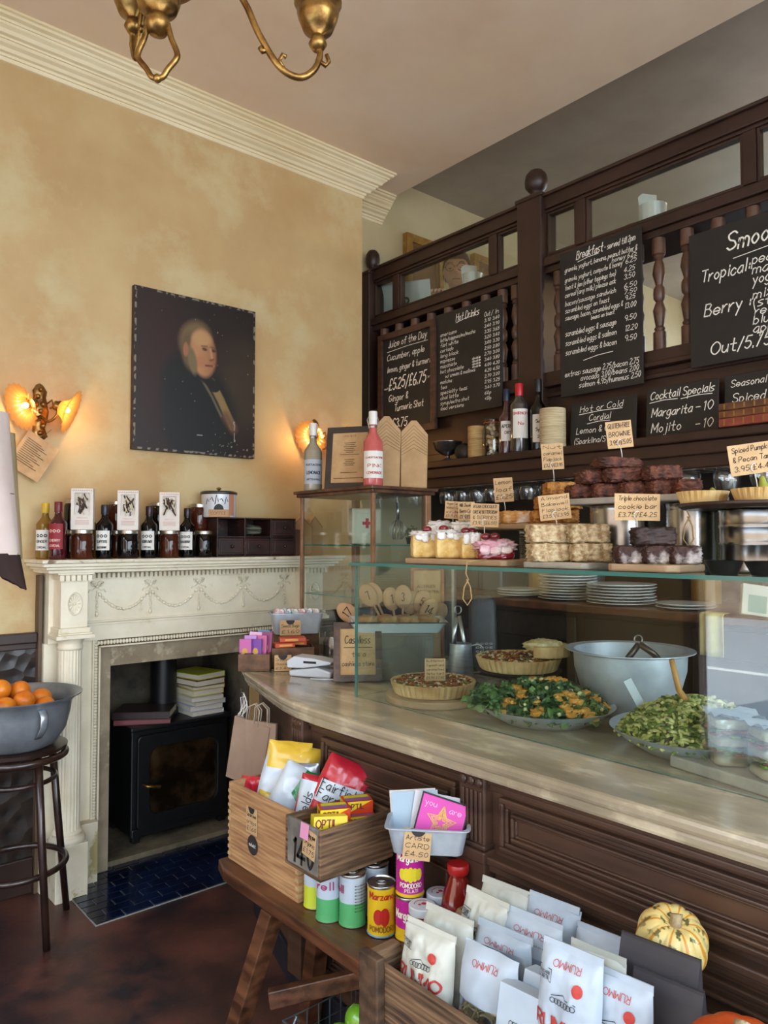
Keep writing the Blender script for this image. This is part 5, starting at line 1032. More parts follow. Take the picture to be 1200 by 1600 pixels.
# sandwich board and wrapped sandwiches
o = MB().prism([(1.503,0.822),(1.458,0.60),(1.458,0.38),(1.60,0.38),(1.62,0.63),(1.60,0.80)], 0, 0.024).build('stone_serving_board', slate, None, bevel=0.004, loc=(0, 0, K)); tag(o, 'pale stone serving board in the front right of the display case', 'board')
bread = mat('white_bread', '#cdb995', '#e0d0b0', scale=40, rough=0.8, bump=0.2); breadc = mat('bread_crust', '#9a6a38', rough=0.7); ham = mat('pink_ham', '#b8735c', '#8c4030', scale=40, rough=0.5); lett = mat('lettuce', '#5a7f2a', '#8aa84a', scale=30, rough=0.5)
wrap = glassmat('paper_wrap_clear', '#e2e6ea', 1.5, 0.25, boost=2.2); wrapp = mat('wrap_paper', '#b9c3d2', '#ccd4e0', scale=12, rough=0.5)
for k, (x, y, rz, lb) in enumerate(((1.545, 0.705, -48, 'wrapped sandwich with lettuce on the stone board, farther of two'), (1.515, 0.605, -40, 'wrapped sandwich with ham and lettuce on the stone board, nearer of two'))):
    t = thing('wrapped_sandwich', lb, 'sandwich', (x, y, K+0.0245), R(rz), 'wrapped sandwiches')
    w, d, h = 0.088, 0.07, 0.098
    mb = MB()
    for z0, z1 in ((0.002, 0.024), (0.040, 0.058), (0.074, 0.096)): mb.lump((0, 0, (z0+z1)/2), (w, d, z1-z0), 0.04, k, 6, 6)
    mb.build('bread_slices', bread, t, smooth=True)
    mb = MB(); rr = random.Random(k)
    for z0 in (0.030, 0.066):
        for i in range(40):
            mb.mi = rr.choice([0, 1, 1]) if z0 < .05 else rr.choice([0, 0, 1]); mb.lump((rr.uniform(-w/2, w/2)*.94, rr.uniform(-d/2, d/2)*.96, z0+rr.uniform(-.005, .006)), (0.022, 0.018, 0.006), 0.4, i, 3, 3)
    mb.build('sandwich_filling', [ham, lett], t)
    MB().lump((0, 0, h/2), (w+0.008, d+0.008, h+0.004), 0.03, k+5, 8, 7).build('clear_wrap', wrap, t)
    mb = MB(); mb.grid(lambda u, v: (w/2+0.006 + 0.002*sin(20*v), -d/2-0.004+(d+0.01)*u, 0.002+h*v), 6, 8); mb.grid(lambda u, v: (-w/2-0.004+(w+0.01)*u, -d/2-0.005 + (d+0.01)*v, h+0.004+0.006*sin(9*u+7*v)), 8, 8); mb.grid(lambda u, v: (w/2-0.03*u-0.0, -d/2-0.0065, 0.002+h*v*(1-u*0.6)), 3, 3)
    mb.build('paper_fold', wrapp, t, smooth=True)

# ================================================================ CAKES ON THE GLASS SHELF
Z = SZ
def board(loc, pts, h, m, label, cat='board', name='serving_board'):
    o = MB().prism(pts, 0, h).build(name, m, None, bevel=min(0.004, h*0.3), loc=loc); tag(o, label, cat); return o
def rectp(x0, x1, y0, y1, ch=0.0):
    if not ch: return [(x0,y0),(x1,y0),(x1,y1),(x0,y1)]
    return [(x0+ch,y0),(x1-ch,y0),(x1,y0+ch),(x1,y1-ch),(x1-ch,y1),(x0+ch,y1),(x0,y1-ch),(x0,y0+ch)]
board((0,0,Z), rectp(1.475, 1.62, 1.25, 1.635, 0.01), 0.016, boardw, 'pale wooden board under the cream sponge cakes')
sponge = mat('yellow_sponge', '#c99e50', '#e6ca88', scale=45, rough=0.8, bump=0.35); cream = mat('whipped_cream', '#dcd8d2', '#ece9e4', scale=10, rough=0.45); berry = mat('red_berry', '#5a0a14', '#96162a', scale=20, rough=0.2, coat=0.6); pinkcream = mat('pink_cream', '#d9a3ae', '#efdfdf', scale=14, rough=0.5, lo=0.45, hi=0.6); cocoa = mat('chocolate_sponge', '#2c150e', '#4a2518', scale=35, rough=0.7, bump=0.3)
cz = Z+0.0165
def cake(x, y, rz, w, d, h, body_m, label, cr_m=cream, berries=1, seedv=1, cream_h=0.022, name='cake_slice', group='cream cakes on the pale board'):
    t = thing(name, label, 'cake', (x, y, cz), R(rz), group)
    MB().lump((0, 0, h/2), (w, d, h), 0.05, seedv, 8, 9).build('sponge', body_m, t)
    mb = MB(); mb.lump((0, -d*0.02, h+cream_h*0.12), (w*1.02, d*1.02, cream_h*0.8), 0.45, seedv+9, 12, 2.8, 4)
    rr = random.Random(seedv)
    for i in range(3): mb.lump((-w*0.3+w*0.3*i+rr.uniform(-.004, .004), -d/2-0.001, h-0.003-0.006*rr.random()), (w*0.30, 0.008, 0.016+0.016*rr.random()), 0.3, seedv+i, 8, 2.6, 3)
    mb.build('cream_topping', cr_m, t, smooth=True)
    for i in range(berries): MB().ball((rr.uniform(-w/3, w/3), rr.uniform(-d/2, 0), h+cream_h*0.7), 0.012, (1.2, 0.9, 0.8), 10, 8).build('berry', berry, t, smooth=True)
    return t
cake(1.522, 1.592, -38, 0.078, 0.085, 0.068, sponge, 'yellow sponge slice with white cream and berry, leftmost at the front', seedv=2)
cake(1.537, 1.508, -38, 0.080, 0.085, 0.070, sponge, 'yellow sponge slice with white cream, second from left at the front', seedv=3)
cake(1.547, 1.435, -38, 0.056, 0.085, 0.062, sponge, 'yellow sponge slice with dark berry base, third from left at the front', seedv=5, berries=2)
cake(1.548, 1.345, -38, 0.10, 0.07, 0.030, berry, 'pink and white cream roulade slice at the right end of the pale board', cr_m=pinkcream, seedv=7, cream_h=0.045, berries=2)
tz = cz
cake(1.592, 1.600, -38, 0.07, 0.06, 0.088, cocoa, 'tall dark chocolate cake slice with white cream behind the sponge slices', seedv=11, cream_h=0.04, berries=0)
cake(1.592, 1.500, -38, 0.075, 0.055, 0.090, cocoa, 'chocolate berry cake with cream at the back of the pale board', seedv=12, cream_h=0.03, berries=0)
oat = mat('oat_flapjack', '#a17f54', '#d9c49c', scale=70, rough=0.7, bump=0.6, detail=5, lo=0.38, hi=0.6); oatj = mat('berry_oat', '#97784e', '#d2bd96', scale=70, rough=0.7, bump=0.6, lo=0.4, hi=0.6, c3='#5a1c2a', c3pos=(0.64, 0.68), c3scale=26)
board((0,0,Z), rectp(1.475, 1.66, 1.005, 1.195, 0.01), 0.015, slate, 'grey stone board under the pale oat flapjacks')
def slab(name, label, cat, x, y, z, rz, w, d, h, m, group, seedv, amp=0.15, pw=9, n=16, fr=6):
    o = MB().lump((0, 0, h/2), (w, d, h), amp, seedv, n, pw, fr).build(name, m, None, smooth=True, loc=(x, y, z), rot=(0, 0, R(rz))); return tag(o, label, cat, group)
fz = Z+0.0155
for i, (x, y, z_, m, lb) in enumerate(((1.520, 1.145, 0, oat, 'lower left'), (1.560, 1.055, 0, oatj, 'lower right'), (1.518, 1.147, 0.046, oat, 'upper left'), (1.557, 1.058, 0.046, oatj, 'upper right'))):
    slab('flapjack', 'pale oat and almond flapjack, %s of the four on the grey stone board' % lb, 'flapjack', x, y, fz+z_, -40, 0.095, 0.085, 0.045, m, 'oat flapjacks on the stone board', i)
brownm = mat('dark_brownie', '#1e0f0b', '#3c1f16', scale=30, rough=0.6, bump=0.35, c3='#d9cbb0', c3pos=(0.68, 0.70), c3scale=22); sugared = mat('sugared_brownie', '#2c1813', '#4c2c22', scale=50, rough=0.7, bump=0.7, c3='#cfc4bc', c3pos=(0.5, 0.66), c3scale=16)
board((0,0,Z), rectp(1.452, 1.60, 0.775, 0.945, 0.02), 0.016, boardw, 'pale wooden board under the triple chocolate cookie bars')
bz = Z+0.0165
for i, (x, y, z_, lb) in enumerate(((1.495, 0.905, 0, 'lower left'), (1.512, 0.848, 0.0, 'lower middle'), (1.535, 0.800, 0, 'lower right'), (1.555, 0.875, 0.0, 'back'), (1.512, 0.858, 0.040, 'topmost'))):
    slab('chocolate_bar_cake', 'dark triple chocolate cookie bar with sugar, %s one of the stack' % lb, 'cookie bar', x, y, bz+z_, -42, 0.062 if i != 4 else 0.088, 0.05, 0.039, sugared if i != 4 else brownm, 'triple chocolate cookie bars', i+20)
ribt = mat('ribbed_can_metal', '#8a8a88', '#b9bab8', scale=4, rough=0.22, metal=1.0)
def ribtin(loc, r, h, label, n=16, ribs=True):
    t = thing('catering_tin', label, 'tin', loc, 0, 'large steel catering tins')
    pr = [(0,0),(r,0),(r+0.002,0.002),(r,0.006)]
    if ribs:
        for i in range(n): z = 0.012+(h-0.024)*i/n; pr += [(r,z),(r-0.0018,z+(h-0.024)/n*0.5)]
    else: pr += [(r,h*0.42),(r+0.002,h*0.45),(r,h*0.48),(r,h*0.7),(r+0.002,h*0.73),(r,h*0.76)]
    pr += [(r,h-0.006),(r+0.002,h-0.002),(r,h),(r-0.004,h),(r-0.004,h-0.004),(0,h-0.004)]
    MB().lathe(pr, 48).build('tin_body', ribt, t, smooth='angle').data.set_sharp_from_angle(angle=R(60)); return t
ribtin((1.695, 1.045, Z), 0.080, 0.156, 'ribbed steel catering tin holding up the brownie board')
ribtin((1.70, 0.865, Z), 0.060, 0.156, 'narrower ribbed steel tin behind the cookie bars, under the brownie board')
ribtin((1.665, 0.690, Z), 0.085, 0.134, 'large shiny steel tin at the right, under the tart plate', ribs=False)
ribtin((1.815, 1.40, Z), 0.060, 0.10, 'small shiny steel tin under the rear cake board')
board((0,0,Z+0.157), rectp(1.59, 1.80, 0.815, 1.155, 0.01), 0.016, slate, 'grey stone board under the stack of gluten free brownies')
bm2 = mat('reddish_brownie', '#34170d', '#74402a', scale=60, rough=0.65, bump=0.8, c3='#b89468', c3pos=(0.66, 0.70), c3scale=18)
q = Z+0.1735
for i, (x, y, z_, rz, w, lb) in enumerate(((1.635, 1.125, 0, -40, 0.075, 'leftmost of the bottom row'), (1.645, 1.055, 0, -50, 0.075, 'second of the bottom row'), (1.655, 0.985, 0, -35, 0.075, 'third of the bottom row'), (1.66, 0.92, 0, -42, 0.065, 'fourth of the bottom row'), (1.67, 0.862, 0, -42, 0.06, 'rightmost of the bottom row'),
   (1.64, 1.09, 0.037, -35, 0.085, 'left of the middle row'), (1.655, 1.015, 0.037, -40, 0.10, 'right of the middle row'), (1.655, 1.035, 0.074, -25, 0.115, 'topmost of the pile'), (1.675, 0.925, 0.037, -42, 0.085, 'pale nut edged one at the right of the middle row'), (1.735, 1.06, 0, -30, 0.08, 'rear one behind the bottom row'))):
    slab('brownie', 'gluten free chocolate brownie, %s' % lb, 'brownie', x, y, q+z_, rz, w, 0.062, 0.036 if i != 7 else 0.026, bm2, 'gluten free brownies', i+40, amp=0.2, pw=5)
# caramel slices and honeycomb flapjacks
board((0,0,Z+0.1005), rectp(1.72, 1.90, 1.255, 1.60, 0.01), 0.016, boardw, 'wooden board under the caramel slices at the back of the shelf')
goldcake = mat('golden_cake', '#b87832', '#dcaa62', scale=40, rough=0.7, bump=0.3, c3='#ece4da', c3pos=(0.54, 0.66), c3scale=12); honey = mat('honeycomb_flapjack', '#8a4f1a', '#c98d3c', scale=55, rough=0.5, bump=0.9, lo=0.4, hi=0.6)
hz = Z+0.117
for i, (x, y, z_, w, m, nm, lb) in enumerate(((1.765, 1.545, 0, 0.085, goldcake, 'sugared_almond_slice', 'golden sugared slice, left end of the rear board'), (1.775, 1.455, 0, 0.09, goldcake, 'sugared_almond_slice', 'golden sugared slice, second on the rear board'),
   (1.80, 1.375, 0, 0.075, honey, 'honeycomb_flapjack', 'honey coloured flapjack, lower left of the pile'), (1.80, 1.30, 0, 0.075, honey, 'honeycomb_flapjack', 'honey coloured flapjack, lower right of the pile'), (1.80, 1.35, 0.04, 0.08, honey, 'honeycomb_flapjack', 'honey coloured flapjack, middle of the pile'), (1.80, 1.285, 0.04, 0.07, honey, 'honeycomb_flapjack', 'honey coloured flapjack, right above the lower row'), (1.80, 1.315, 0.08, 0.085, honey, 'honeycomb_flapjack', 'honey coloured flapjack, topmost of the pile'))):
    slab(nm, lb, 'flapjack' if m is honey else 'cake', x, y, hz+z_, -42, w, 0.075, 0.039, m, 'honey flapjacks' if m is honey else 'golden slices', i+60, amp=0.14)
# tarts
darkplate = mat('brown_plate', '#2a1a14', '#3a2720', scale=12, rough=0.35)
tz_ = Z+0.1345
t = thing('brown_plate', 'dark brown round board under the pumpkin tarts on the shiny tin', 'board', (1.66, 0.69, tz_))
MB().lathe([(0,0),(0.155,0),(0.165,0.006),(0.165,0.013),(0,0.013)], 56).build('plate_body', darkplate, t, bevel=0.002)
pump = mat('pumpkin_filling', '#7a4216', '#a8662a', scale=20, rough=0.35)
for i, (x, y, r_, lb) in enumerate(((1.605, 0.790, 0.054, 'leftmost, nearest the brownies'), (1.600, 0.660, 0.060, 'middle, behind the price card'), (1.615, 0.545, 0.05, 'rightmost at the picture edge'), (1.735, 0.715, 0.052, 'rear, towards the hanging glasses'))):
    t = thing('pumpkin_tart', 'pale fluted pumpkin and pecan tart, %s' % lb, 'tart', (x, y, tz_+0.0135), 0, 'pumpkin tarts')
    MB().lathe([(0,0.001),(r_*0.86,0.001),(r_,0.026),(r_*0.94,0.027),(r_*0.9,0.02),(0,0.02)], 96, rfun=lambda a, k: 1+(0.03*cos(a*26) if k in (2,3) else 0)).build('crust', mat('tart_crust', '#c9a05c', '#e2c68c', scale=10, rough=0.65), t)
    MB().lathe([(r_*0.9,0.0205),(r_*0.5,0.0225),(0,0.023)], 24, cap=False).build('filling', pump, t, smooth=True)
banm = mat('green_banana', '#8f9a3c', '#b3b254', scale=4, rough=0.45, stretch=(1, 1, 0.3))
for i, (x, y, rz, tl, lb) in enumerate(((1.79, 0.80, 60, 18, 'left one'), (1.80, 0.74, 45, -5, 'right one'))):
    t = thing('banana', 'green yellow banana standing behind the tarts, %s' % lb, 'banana', (x, y, tz_+0.001 if False else Z+0.001), 0, 'bananas behind the tarts', rot=(0, R(tl), R(rz)))
    MB().tube(sp_([(0.02,0,0.0),(0.006,0,0.05),(0.0,0,0.10),(0.004,0,0.15),(0.018,0,0.19),(0.028,0,0.215)], 3), [0.008,0.012,0.015,0.018,0.019,0.0197,0.02,0.02,0.0197,0.019,0.018,0.015,0.012,0.009,0.007,0.005], 7).build('peel', banm, t, smooth=True)
# dark tins and muffin at the right
for i, (x, y, r_, lb) in enumerate(((1.475, 0.685, 0.036, 'left one'), (1.478, 0.600, 0.044, 'right one by the muffin'))):
    t = thing('tart_tin', 'small dark metal tart tin at the shelf edge, %s' % lb, 'baking tin', (x, y, Z+0.0005), 0, 'dark tart tins')
    MB().lathe([(0,0),(r_*0.7,0),(r_,0.026),(r_*1.04,0.027),(r_*0.96,0.026),(r_*0.68,0.003),(0,0.003)], 32).build('tin_body', mat('dark_tin', '#2c2c2c', '#3c3c3b', scale=20, rough=0.4, metal=0.7), t, smooth='angle').data.set_sharp_from_angle(angle=R(50))
t = thing('muffin', 'chocolate muffin in a dark pleated paper case at the right edge', 'muffin', (1.535, 0.558, Z+0.001))
MB().lathe([(0,0),(0.026,0),(0.038,0.05),(0.036,0.05),(0,0.045)], 80, rfun=lambda a, k: 1+0.05*cos(a*24)).build('paper_case', mat('muffin_paper', '#3a2118', rough=0.6), t)
MB().ball((0, 0, 0.052), 0.038, (1, 1, 0.5), 18, 10, nf=lambda d: 1+0.12*noise.noise(d*4)).build('muffin_top', mat('muffin_top', '#b08452', '#d1aa72', scale=30, rough=0.7, bump=0.3), t, smooth=True)
# twine loops hanging from boards
twm = mat('twine', '#a98a5c', rough=0.9)
for i, (x, y, z, lb) in enumerate(((1.470, 1.325, Z+0.012, 'twine loop hanging below the cream cake board at the shelf edge'), (1.582, 0.812, Z+0.165, 'twine loop hanging from the brownie board by the shiny tin'))):
    if i == 0: x = 1.419
    t = thing('twine_loop', lb, 'string', (x, y, z), R(-40))
    MB().tube([(0,0,0),(-0.004,0,-0.03),(0.003,0,-0.045),(-0.008,0,-0.065),(-0.012,0,-0.095),(0,0,-0.112),(0.011,0,-0.095),(0.008,0,-0.065),(-0.002,0,-0.045)], 0.0017, 6).tube([(0,0,0),(0.055 if i == 0 else 0.02,0.035 if i == 0 else 0.03,0.006)], 0.0017, 5).build('cord', twm, t, smooth=True)
# price cards on the shelf
def tg(x, y, z, w, h, lines, label, **k): return price_tag((x, y, z), w, h, lines, label, **k)
tg(1.592, 1.545, cz+0.095, 0.052, 0.052, ['Vegan Carrot', 'Walnut Cake', 'w cashew', '£3.50 £5.50'], 'brown price card, far left one in the cream cakes', roll=4, stem=0.02)
tg(1.588, 1.485, cz+0.093, 0.048, 0.055, ['Milk Chocolate', 'Berry Cake', '£3.95/£5.45'], 'brown price card for the milk chocolate cake, half behind its neighbour', roll=0, stem=0.015)
tg(1.540, 1.375, cz+0.055, 0.078, 0.064, ['VEGAN CHOCOLATE', 'CAKE W/ BUTTERCREAM', '& BERRIES', '£3.95 (£6.50)'], 'brown price card reading vegan chocolate cake above the pink roulade', roll=2, stem=0.033)
tg(1.76, 1.485, hz+0.04, 0.058, 0.074, ['Lemon', 'loaf', '£3.25'], 'brown price card standing in the golden slices', roll=-4, stem=0.028)
tg(1.79, 1.325, hz+0.118, 0.064, 0.075, ['Nut', 'caramel', 'Flapjack', '£3.25/£3.95'], 'brown price card above the honey flapjack pile', roll=-3, stem=0.04)
tg(1.515, 1.115, fz+0.091, 0.077, 0.062, ['Almond', 'Bakewell', 'Flapjack', '£3.50/£3.95'], 'brown price card reading almond bakewell flapjack', roll=-6, stem=0.012)
tg(1.665, 1.025, q+0.10, 0.065, 0.068, ['GLUTEN-FREE', 'BROWNIE', '3.95/£5.05'], 'brown price card reading gluten free brownie on top of the brownie pile', roll=-6, stem=0.026)
tg(1.510, 0.895, bz+0.040, 0.102, 0.060, ['Triple chocolate', 'cookie bar', '£3.75/£4.25'], 'large brown price card reading triple chocolate cookie bar', roll=1, stem=0.055)
tg(1.595, 0.668, tz_+0.040, 0.100, 0.064, ['Spiced Pumpkin', '& Pecan Tart', '3.95 £4.45'], 'large brown price card reading spiced pumpkin and pecan tart', roll=-8, stem=0.032)
# ================================================================ BACK BAR
bb = thing('back_counter', 'dark panelled back counter with wooden top holding stacks of plates', 'counter', (2.75, 1.4, 0))
P(MB().box(2.43, 3.05, -0.9, 2.9, 1.125, 1.155), 'counter_top', mat('backtop_wood', '#4a2c1c', '#6d4630', scale=5, rough=0.35, kind='wood'), bb, bevel=0.004)
P(MB().box(2.52, 3.04, -0.9, 2.9, 0, 1.125), 'carcass', barback, bb)
for k in range(5): P(ringplate(MB(), rrect(0, 0.5, 0.2, 0.95, 0.001, 1), rrect(0.05, 0.45, 0.25, 0.90, 0.001, 1), -0.012, 0.0).build('x', barback) if False else MB().box(2.505, 2.52, 0.2+0.52*k, 0.24+0.52*k, 0.1, 1.1).box(2.505, 2.52, 0.24+0.52*k, 0.68+0.52*k, 1.0, 1.1), 'panel_frame', barback, bb, bevel=0.003)
plate = mat('white_china', '#e4e4e0', rough=0.2, coat=0.4)
pb = None
def plate_thing(x, y, z, s, label, group):
    global pb
    if pb is None:
        pb = thing('dinner_plate', label, 'plate', (x, y, z), 0, group)
        MB().lathe([(0,0.002),(0.07,0.0),(0.078,0.003),(0.118,0.0085),(0.121,0.011),(0.118,0.0115),(0.078,0.006),(0,0.005)], 40).build('plate_body', plate, pb, smooth=True)
    else: dup(pb, (x, y, z), rz=0.3, label=label, group=group, scale=(s, s, 1))
zz = 1.1555; rr = random.Random(2)
for i in range(9): plate_thing(2.60+rr.uniform(-.003, .003), 1.86+rr.uniform(-.004, .004), zz+i*0.0115, 1.0, 'white dinner plate in the tall left stack, %s from the bottom' % ORD[i], 'left stack of plates')
for i in range(7): plate_thing(2.57+rr.uniform(-.003, .003), 1.595+rr.uniform(-.004, .004), zz+i*0.0115, 1.08, 'white dinner plate in the middle stack, %s from the bottom' % ORD[i], 'middle stack of plates')
for i in range(2): plate_thing(2.56, 1.33, zz+i*0.0115, 0.85, 'white side plate in the low right stack, %s one' % ('lower', 'upper')[i], 'low right stack of plates')
for i in range(3): plate_thing(2.62, 2.12, zz+i*0.0115, 0.9, 'white plate in the low far left stack, %s from the bottom' % ORD[i], 'far left stack of plates')
# things in the niche
tag(MB().box(2.75, 2.95, 2.35, 2.75, 1.1555, 1.30).build('steel_tub', mat('niche_steel', '#6a6c70', rough=0.35, metal=0.8), bevel=0.01), 'grey steel tub at the far left of the back counter', 'tub')
for i, (x, y, r_, h, c, lb) in enumerate(((2.85, 2.2, 0.05, 0.15, '#9a7a3c', 'tan storage pot on the back counter'), (2.9, 1.95, 0.06, 0.20, '#3c3f44', 'dark grey canister on the back counter'), (2.86, 1.40, 0.055, 0.18, '#8c6a2c', 'ochre canister behind the low plates'), (2.9, 1.15, 0.05, 0.22, '#4a4d52', 'grey canister at the right of the back counter'))):
    t = thing('canister', lb, 'canister', (x, y, 1.1555)); MB().lathe([(0,0),(r_,0),(r_,h*0.9),(r_*0.9,h*0.92),(r_*0.9,h),(0,h)], 24).build('canister_body', mat('can_'+c[1:], c, rough=0.4), t, bevel=0.002)
t = thing('dish_cloth', 'pale yellow cloth draped over the back counter edge', 'cloth', (2.425, 1.17, 1.157))
MB().grid(lambda u, v: (-0.006+0.006*sin(9*u) + (0.06*(1-v/0.3) if v < 0.3 else 0), -0.04+0.08*u, 0.004 if v < 0.3 else 0.004-0.14*(v-0.3)/0.7), 14, 12).build('cloth_sheet', mat('yellow_cloth', '#b8ab5c', '#cfc47c', scale=10, rough=0.9), t, smooth=True, solid=0.003)
t = thing('printed_packet', 'white and green printed packet leaning at the right of the back counter', 'packet', (2.47, 1.02, 1.1555), 0, rot=(R(-12), R(8), R(-50)))
MB().box(-0.075, 0.075, -0.012, 0.012, 0, 0.10).build('packet_body', mat('packet_white', '#b9b8a8', rough=0.5), t, bevel=0.003)
MB().box(-0.055, 0.0, -0.0128, -0.0121, 0.01, 0.065).build('green_print', mat('packet_green', '#6f8c7c', rough=0.5), t); MB().box(0.005, 0.06, -0.0128, -0.0121, 0.04, 0.09).build('dark_print', mat('packet_dark', '#3c3c42', rough=0.5), t)
# hanging glasses
rk = thing('glass_rack', 'wire rack under the shelf holding upside down glasses', 'rack', (2.75, 1.5, 1.66))
mb = MB()
y = 0.5
while y < 3.1: mb.tube([(2.676, y, 1.664), (2.86, y, 1.664)], 0.0022, 5); mb.tube([(2.680, y, 1.664), (2.680, y, 1.69)], 0.0022, 5); y += 0.045
for x in (2.68, 2.74, 2.80, 2.86): mb.tube([(x, 0.5, 1.668), (x, 3.1, 1.668)], 0.003, 5)
P(mb, 'wires', tinmetal, rk)
wg = glassmat('wine_glass', '#fbfdfd', 1.5, rough=0.08, boost=1.6)
def wineglass(x, y, z, s, lb, first=[None]):
    if first[0] is None:
        t = thing('wine_glass', lb, 'glass', (x, y, z), 0, 'wine glasses hanging upside down'); first[0] = t
        MB().lathe([(0.033,0.0),(0.040,0.03),(0.041,0.05),(0.034,0.075),(0.018,0.092),(0.005,0.100),(0.0038,0.11),(0.0035,0.145)], 28, cap=False).build('bowl', wg, t, smooth=True)
        MB().lathe([(0.0035,0.14),(0.008,0.148),(0.034,0.153),(0.034,0.155),(0,0.156)], 28).build('foot', wg, t, smooth=True)
    else: dup(first[0], (x, y, z), rz=0, label=lb, scale=(s, s, 1))
gx = [(2.72+0.09*(x < 2.4), y*(2.72+0.09*(x < 2.4))/x, s) for x, y, s in [(2.50, 2.68, .8), (2.46, 2.585, .7), (2.50, 2.46, 1), (2.50, 2.36, 1), (2.50, 2.27, 1), (2.50, 2.18, 1.05), (2.50, 2.08, 1.1), (2.50, 1.98, 1.1), (2.50, 1.88, 1.1), (2.50, 1.78, 1.05), (2.48, 1.40, 1.1), (2.48, 1.27, 1.15), (2.48, 1.14, 1.1), (2.48, 1.02, 1.1), (2.36, 1.33, 1.0), (2.36, 2.13, .9), (2.36, 2.30, .9), (2.36, 1.20, .95), (2.36, 1.07, .9)]]
nf_ = nb_ = 0
for x, y, s in gx:
    if x > 2.75: lb = 'upside down wine glass in the rear hanging row, %s from the left' % ORD[nf_]; nf_ += 1
    else: lb = 'upside down wine glass in the front hanging row, %s from the left' % ORD[nb_]; nb_ += 1
    wineglass(x, y, 1.589, s, lb)
# shelf items (on the mezzanine nosing, z = 1.80)
QZ = 1.8015
sil = mat('tarnished_silver', '#5a5654', '#8a8684', scale=14, rough=0.3, metal=0.9)
t = thing('footed_bowl', 'tarnished silver footed bowl at the left end of the bottle shelf', 'bowl', (2.70, 2.655, QZ))
MB().lathe([(0,0),(0.042,0),(0.04,0.006),(0.014,0.016),(0.012,0.03),(0.03,0.036),(0.062,0.06),(0.072,0.095),(0.076,0.1),(0.07,0.1),(0.056,0.062),(0,0.045)], 36).build('bowl_body', sil, t, smooth=True)
t = thing('round_dark_tin', 'small round dark tin lying beside the silver bowl', 'tin', (2.71, 2.555, QZ+0.04), 0, rot=(R(90), 0, R(-60)))
MB().lathe([(0,-0.02),(0.036,-0.02),(0.04,-0.016),(0.04,0.016),(0.036,0.02),(0,0.02)], 32).build('tin_body', mat('black_tin', '#1a1816', rough=0.4), t, smooth=True)
jut = mat('jute_twine', '#a8844f', '#cdae78', scale=40, rough=0.95, stretch=(0.3, 0.3, 9), bump=0.5)
jut2 = mat('pale_twine', '#b09a74', '#d6c7a2', scale=40, rough=0.95, stretch=(0.3, 0.3, 9), bump=0.5)
def spool(x, y, r, h, m, label):
    t = thing('twine_spool', label, 'twine spool', (x, y, QZ), 0, 'spools of twine')
    pr = [(r*0.25,0.001)]
    for i in range(44): z = 0.002+(h-0.004)*i/44; pr += [(r,z),(r-0.0012,z+(h-0.004)/88)]
    pr += [(r*0.98,h),(r*0.25,h)]
    MB().lathe(pr, 32).build('wound_twine', m, t); MB().lathe([(r*0.245,0.0),(r*0.245,h+0.002),(r*0.2,h+0.002),(r*0.2,0)], 16, cap=False).build('core', kraft, t)
spool(2.70, 2.505-0.05, 0.044, 0.155, jut, 'tan jute twine spool left of the cork jar on the shelf')
spool(2.675, 1.985, 0.057, 0.175, jut2, 'larger pale twine spool standing before the chalkboards on the shelf')
t = thing('cork_jar', 'clip top glass jar full of corks on the bottle shelf', 'jar', (2.695, 2.352, QZ))
MB().lathe([(0,0.001),(0.046,0.001),(0.048,0.006),(0.048,0.12),(0.036,0.15),(0.036,0.165)], 32, cap=False).build('jar_glass', glassmat('jar_clear', '#e9ecea', 1.5, boost=1.3), t, smooth=True)
MB().lathe([(0.038,0.163),(0.040,0.17),(0.038,0.176),(0,0.18)], 28).build('lid', glassmat('lid_clear', '#d8dcda', 1.5, boost=1.6), t, smooth=True)
MB().tube([(0.039*cos(a), 0.039*sin(a), 0.16) for a in [2*pi*i/20 for i in range(20)]], 0.002, 6, closed=True).build('rubber_seal', mat('seal_orange', '#b0532c', rough=0.6), t)
mb = MB(); rr = random.Random(3)
for i in range(24):
    a = rr.uniform(0, 6.28); d = 0.031*sqrt(rr.random()); mb.lathe([(0,-0.018),(0.010,-0.018),(0.010,0.018),(0,0.018)], 10, T((d*cos(a), d*sin(a), 0.016+i*0.0055)) @ Euler((rr.uniform(0, 3), rr.uniform(0, 1.2), rr.uniform(0, 3))).to_matrix().to_4x4() @ Matrix.Scale(0.8, 4))
o = mb.build('corks', mat('cork', '#a68a5c', '#cbb388', scale=50, rough=0.9), t); o['kind'] = 'stuff'
clr = mat('clear_spirit', '#2f2a27', '#3c3633', scale=2, rough=0.04, coat=1.0)
bottle((2.70, 2.265, QZ), 'dark red vermouth bottle with white label and navy cap, left of the spirits', mat('vermouth', '#3a1216', '#55343a', scale=2, rough=0.05, coat=1.0), mat('navy_cap', '#18243c', rough=0.35), labelw, 'spirit bottles on the shelf', r=0.038, h=0.31, lines=(('APEROL', .8, .66, .014), ('DRY', .4, .35, .012)), name='spirit_bottle', neck=0.45, lz=(0.2, 0.5))
bottle((2.685, 2.178, QZ), 'clear spirit bottle with red cap and white label in the middle of the spirits', clr, mat('red_foil', '#b01824', rough=0.35), labelw, 'spirit bottles on the shelf', r=0.042, h=0.32, lines=(('SMIRNOFF', .9, .80, .012), ('No', .3, .45, .014)), ink=mat('red_ink', '#a81c24', rough=0.7), name='spirit_bottle', neck=0.32, lz=(0.2, 0.62))
bottle((2.71, 2.09, QZ), 'black bottle with white handwritten label and black cap beside the pale twine', darkbot, blackm, labelw, 'spirit bottles on the shelf', r=0.037, h=0.33, lines=(('Sugar', .5, .7, .014), ('Syrup', .5, .4, .014), ('22', .3, .15, .012)), name='spirit_bottle', neck=0.42, lz=(0.12, 0.5))
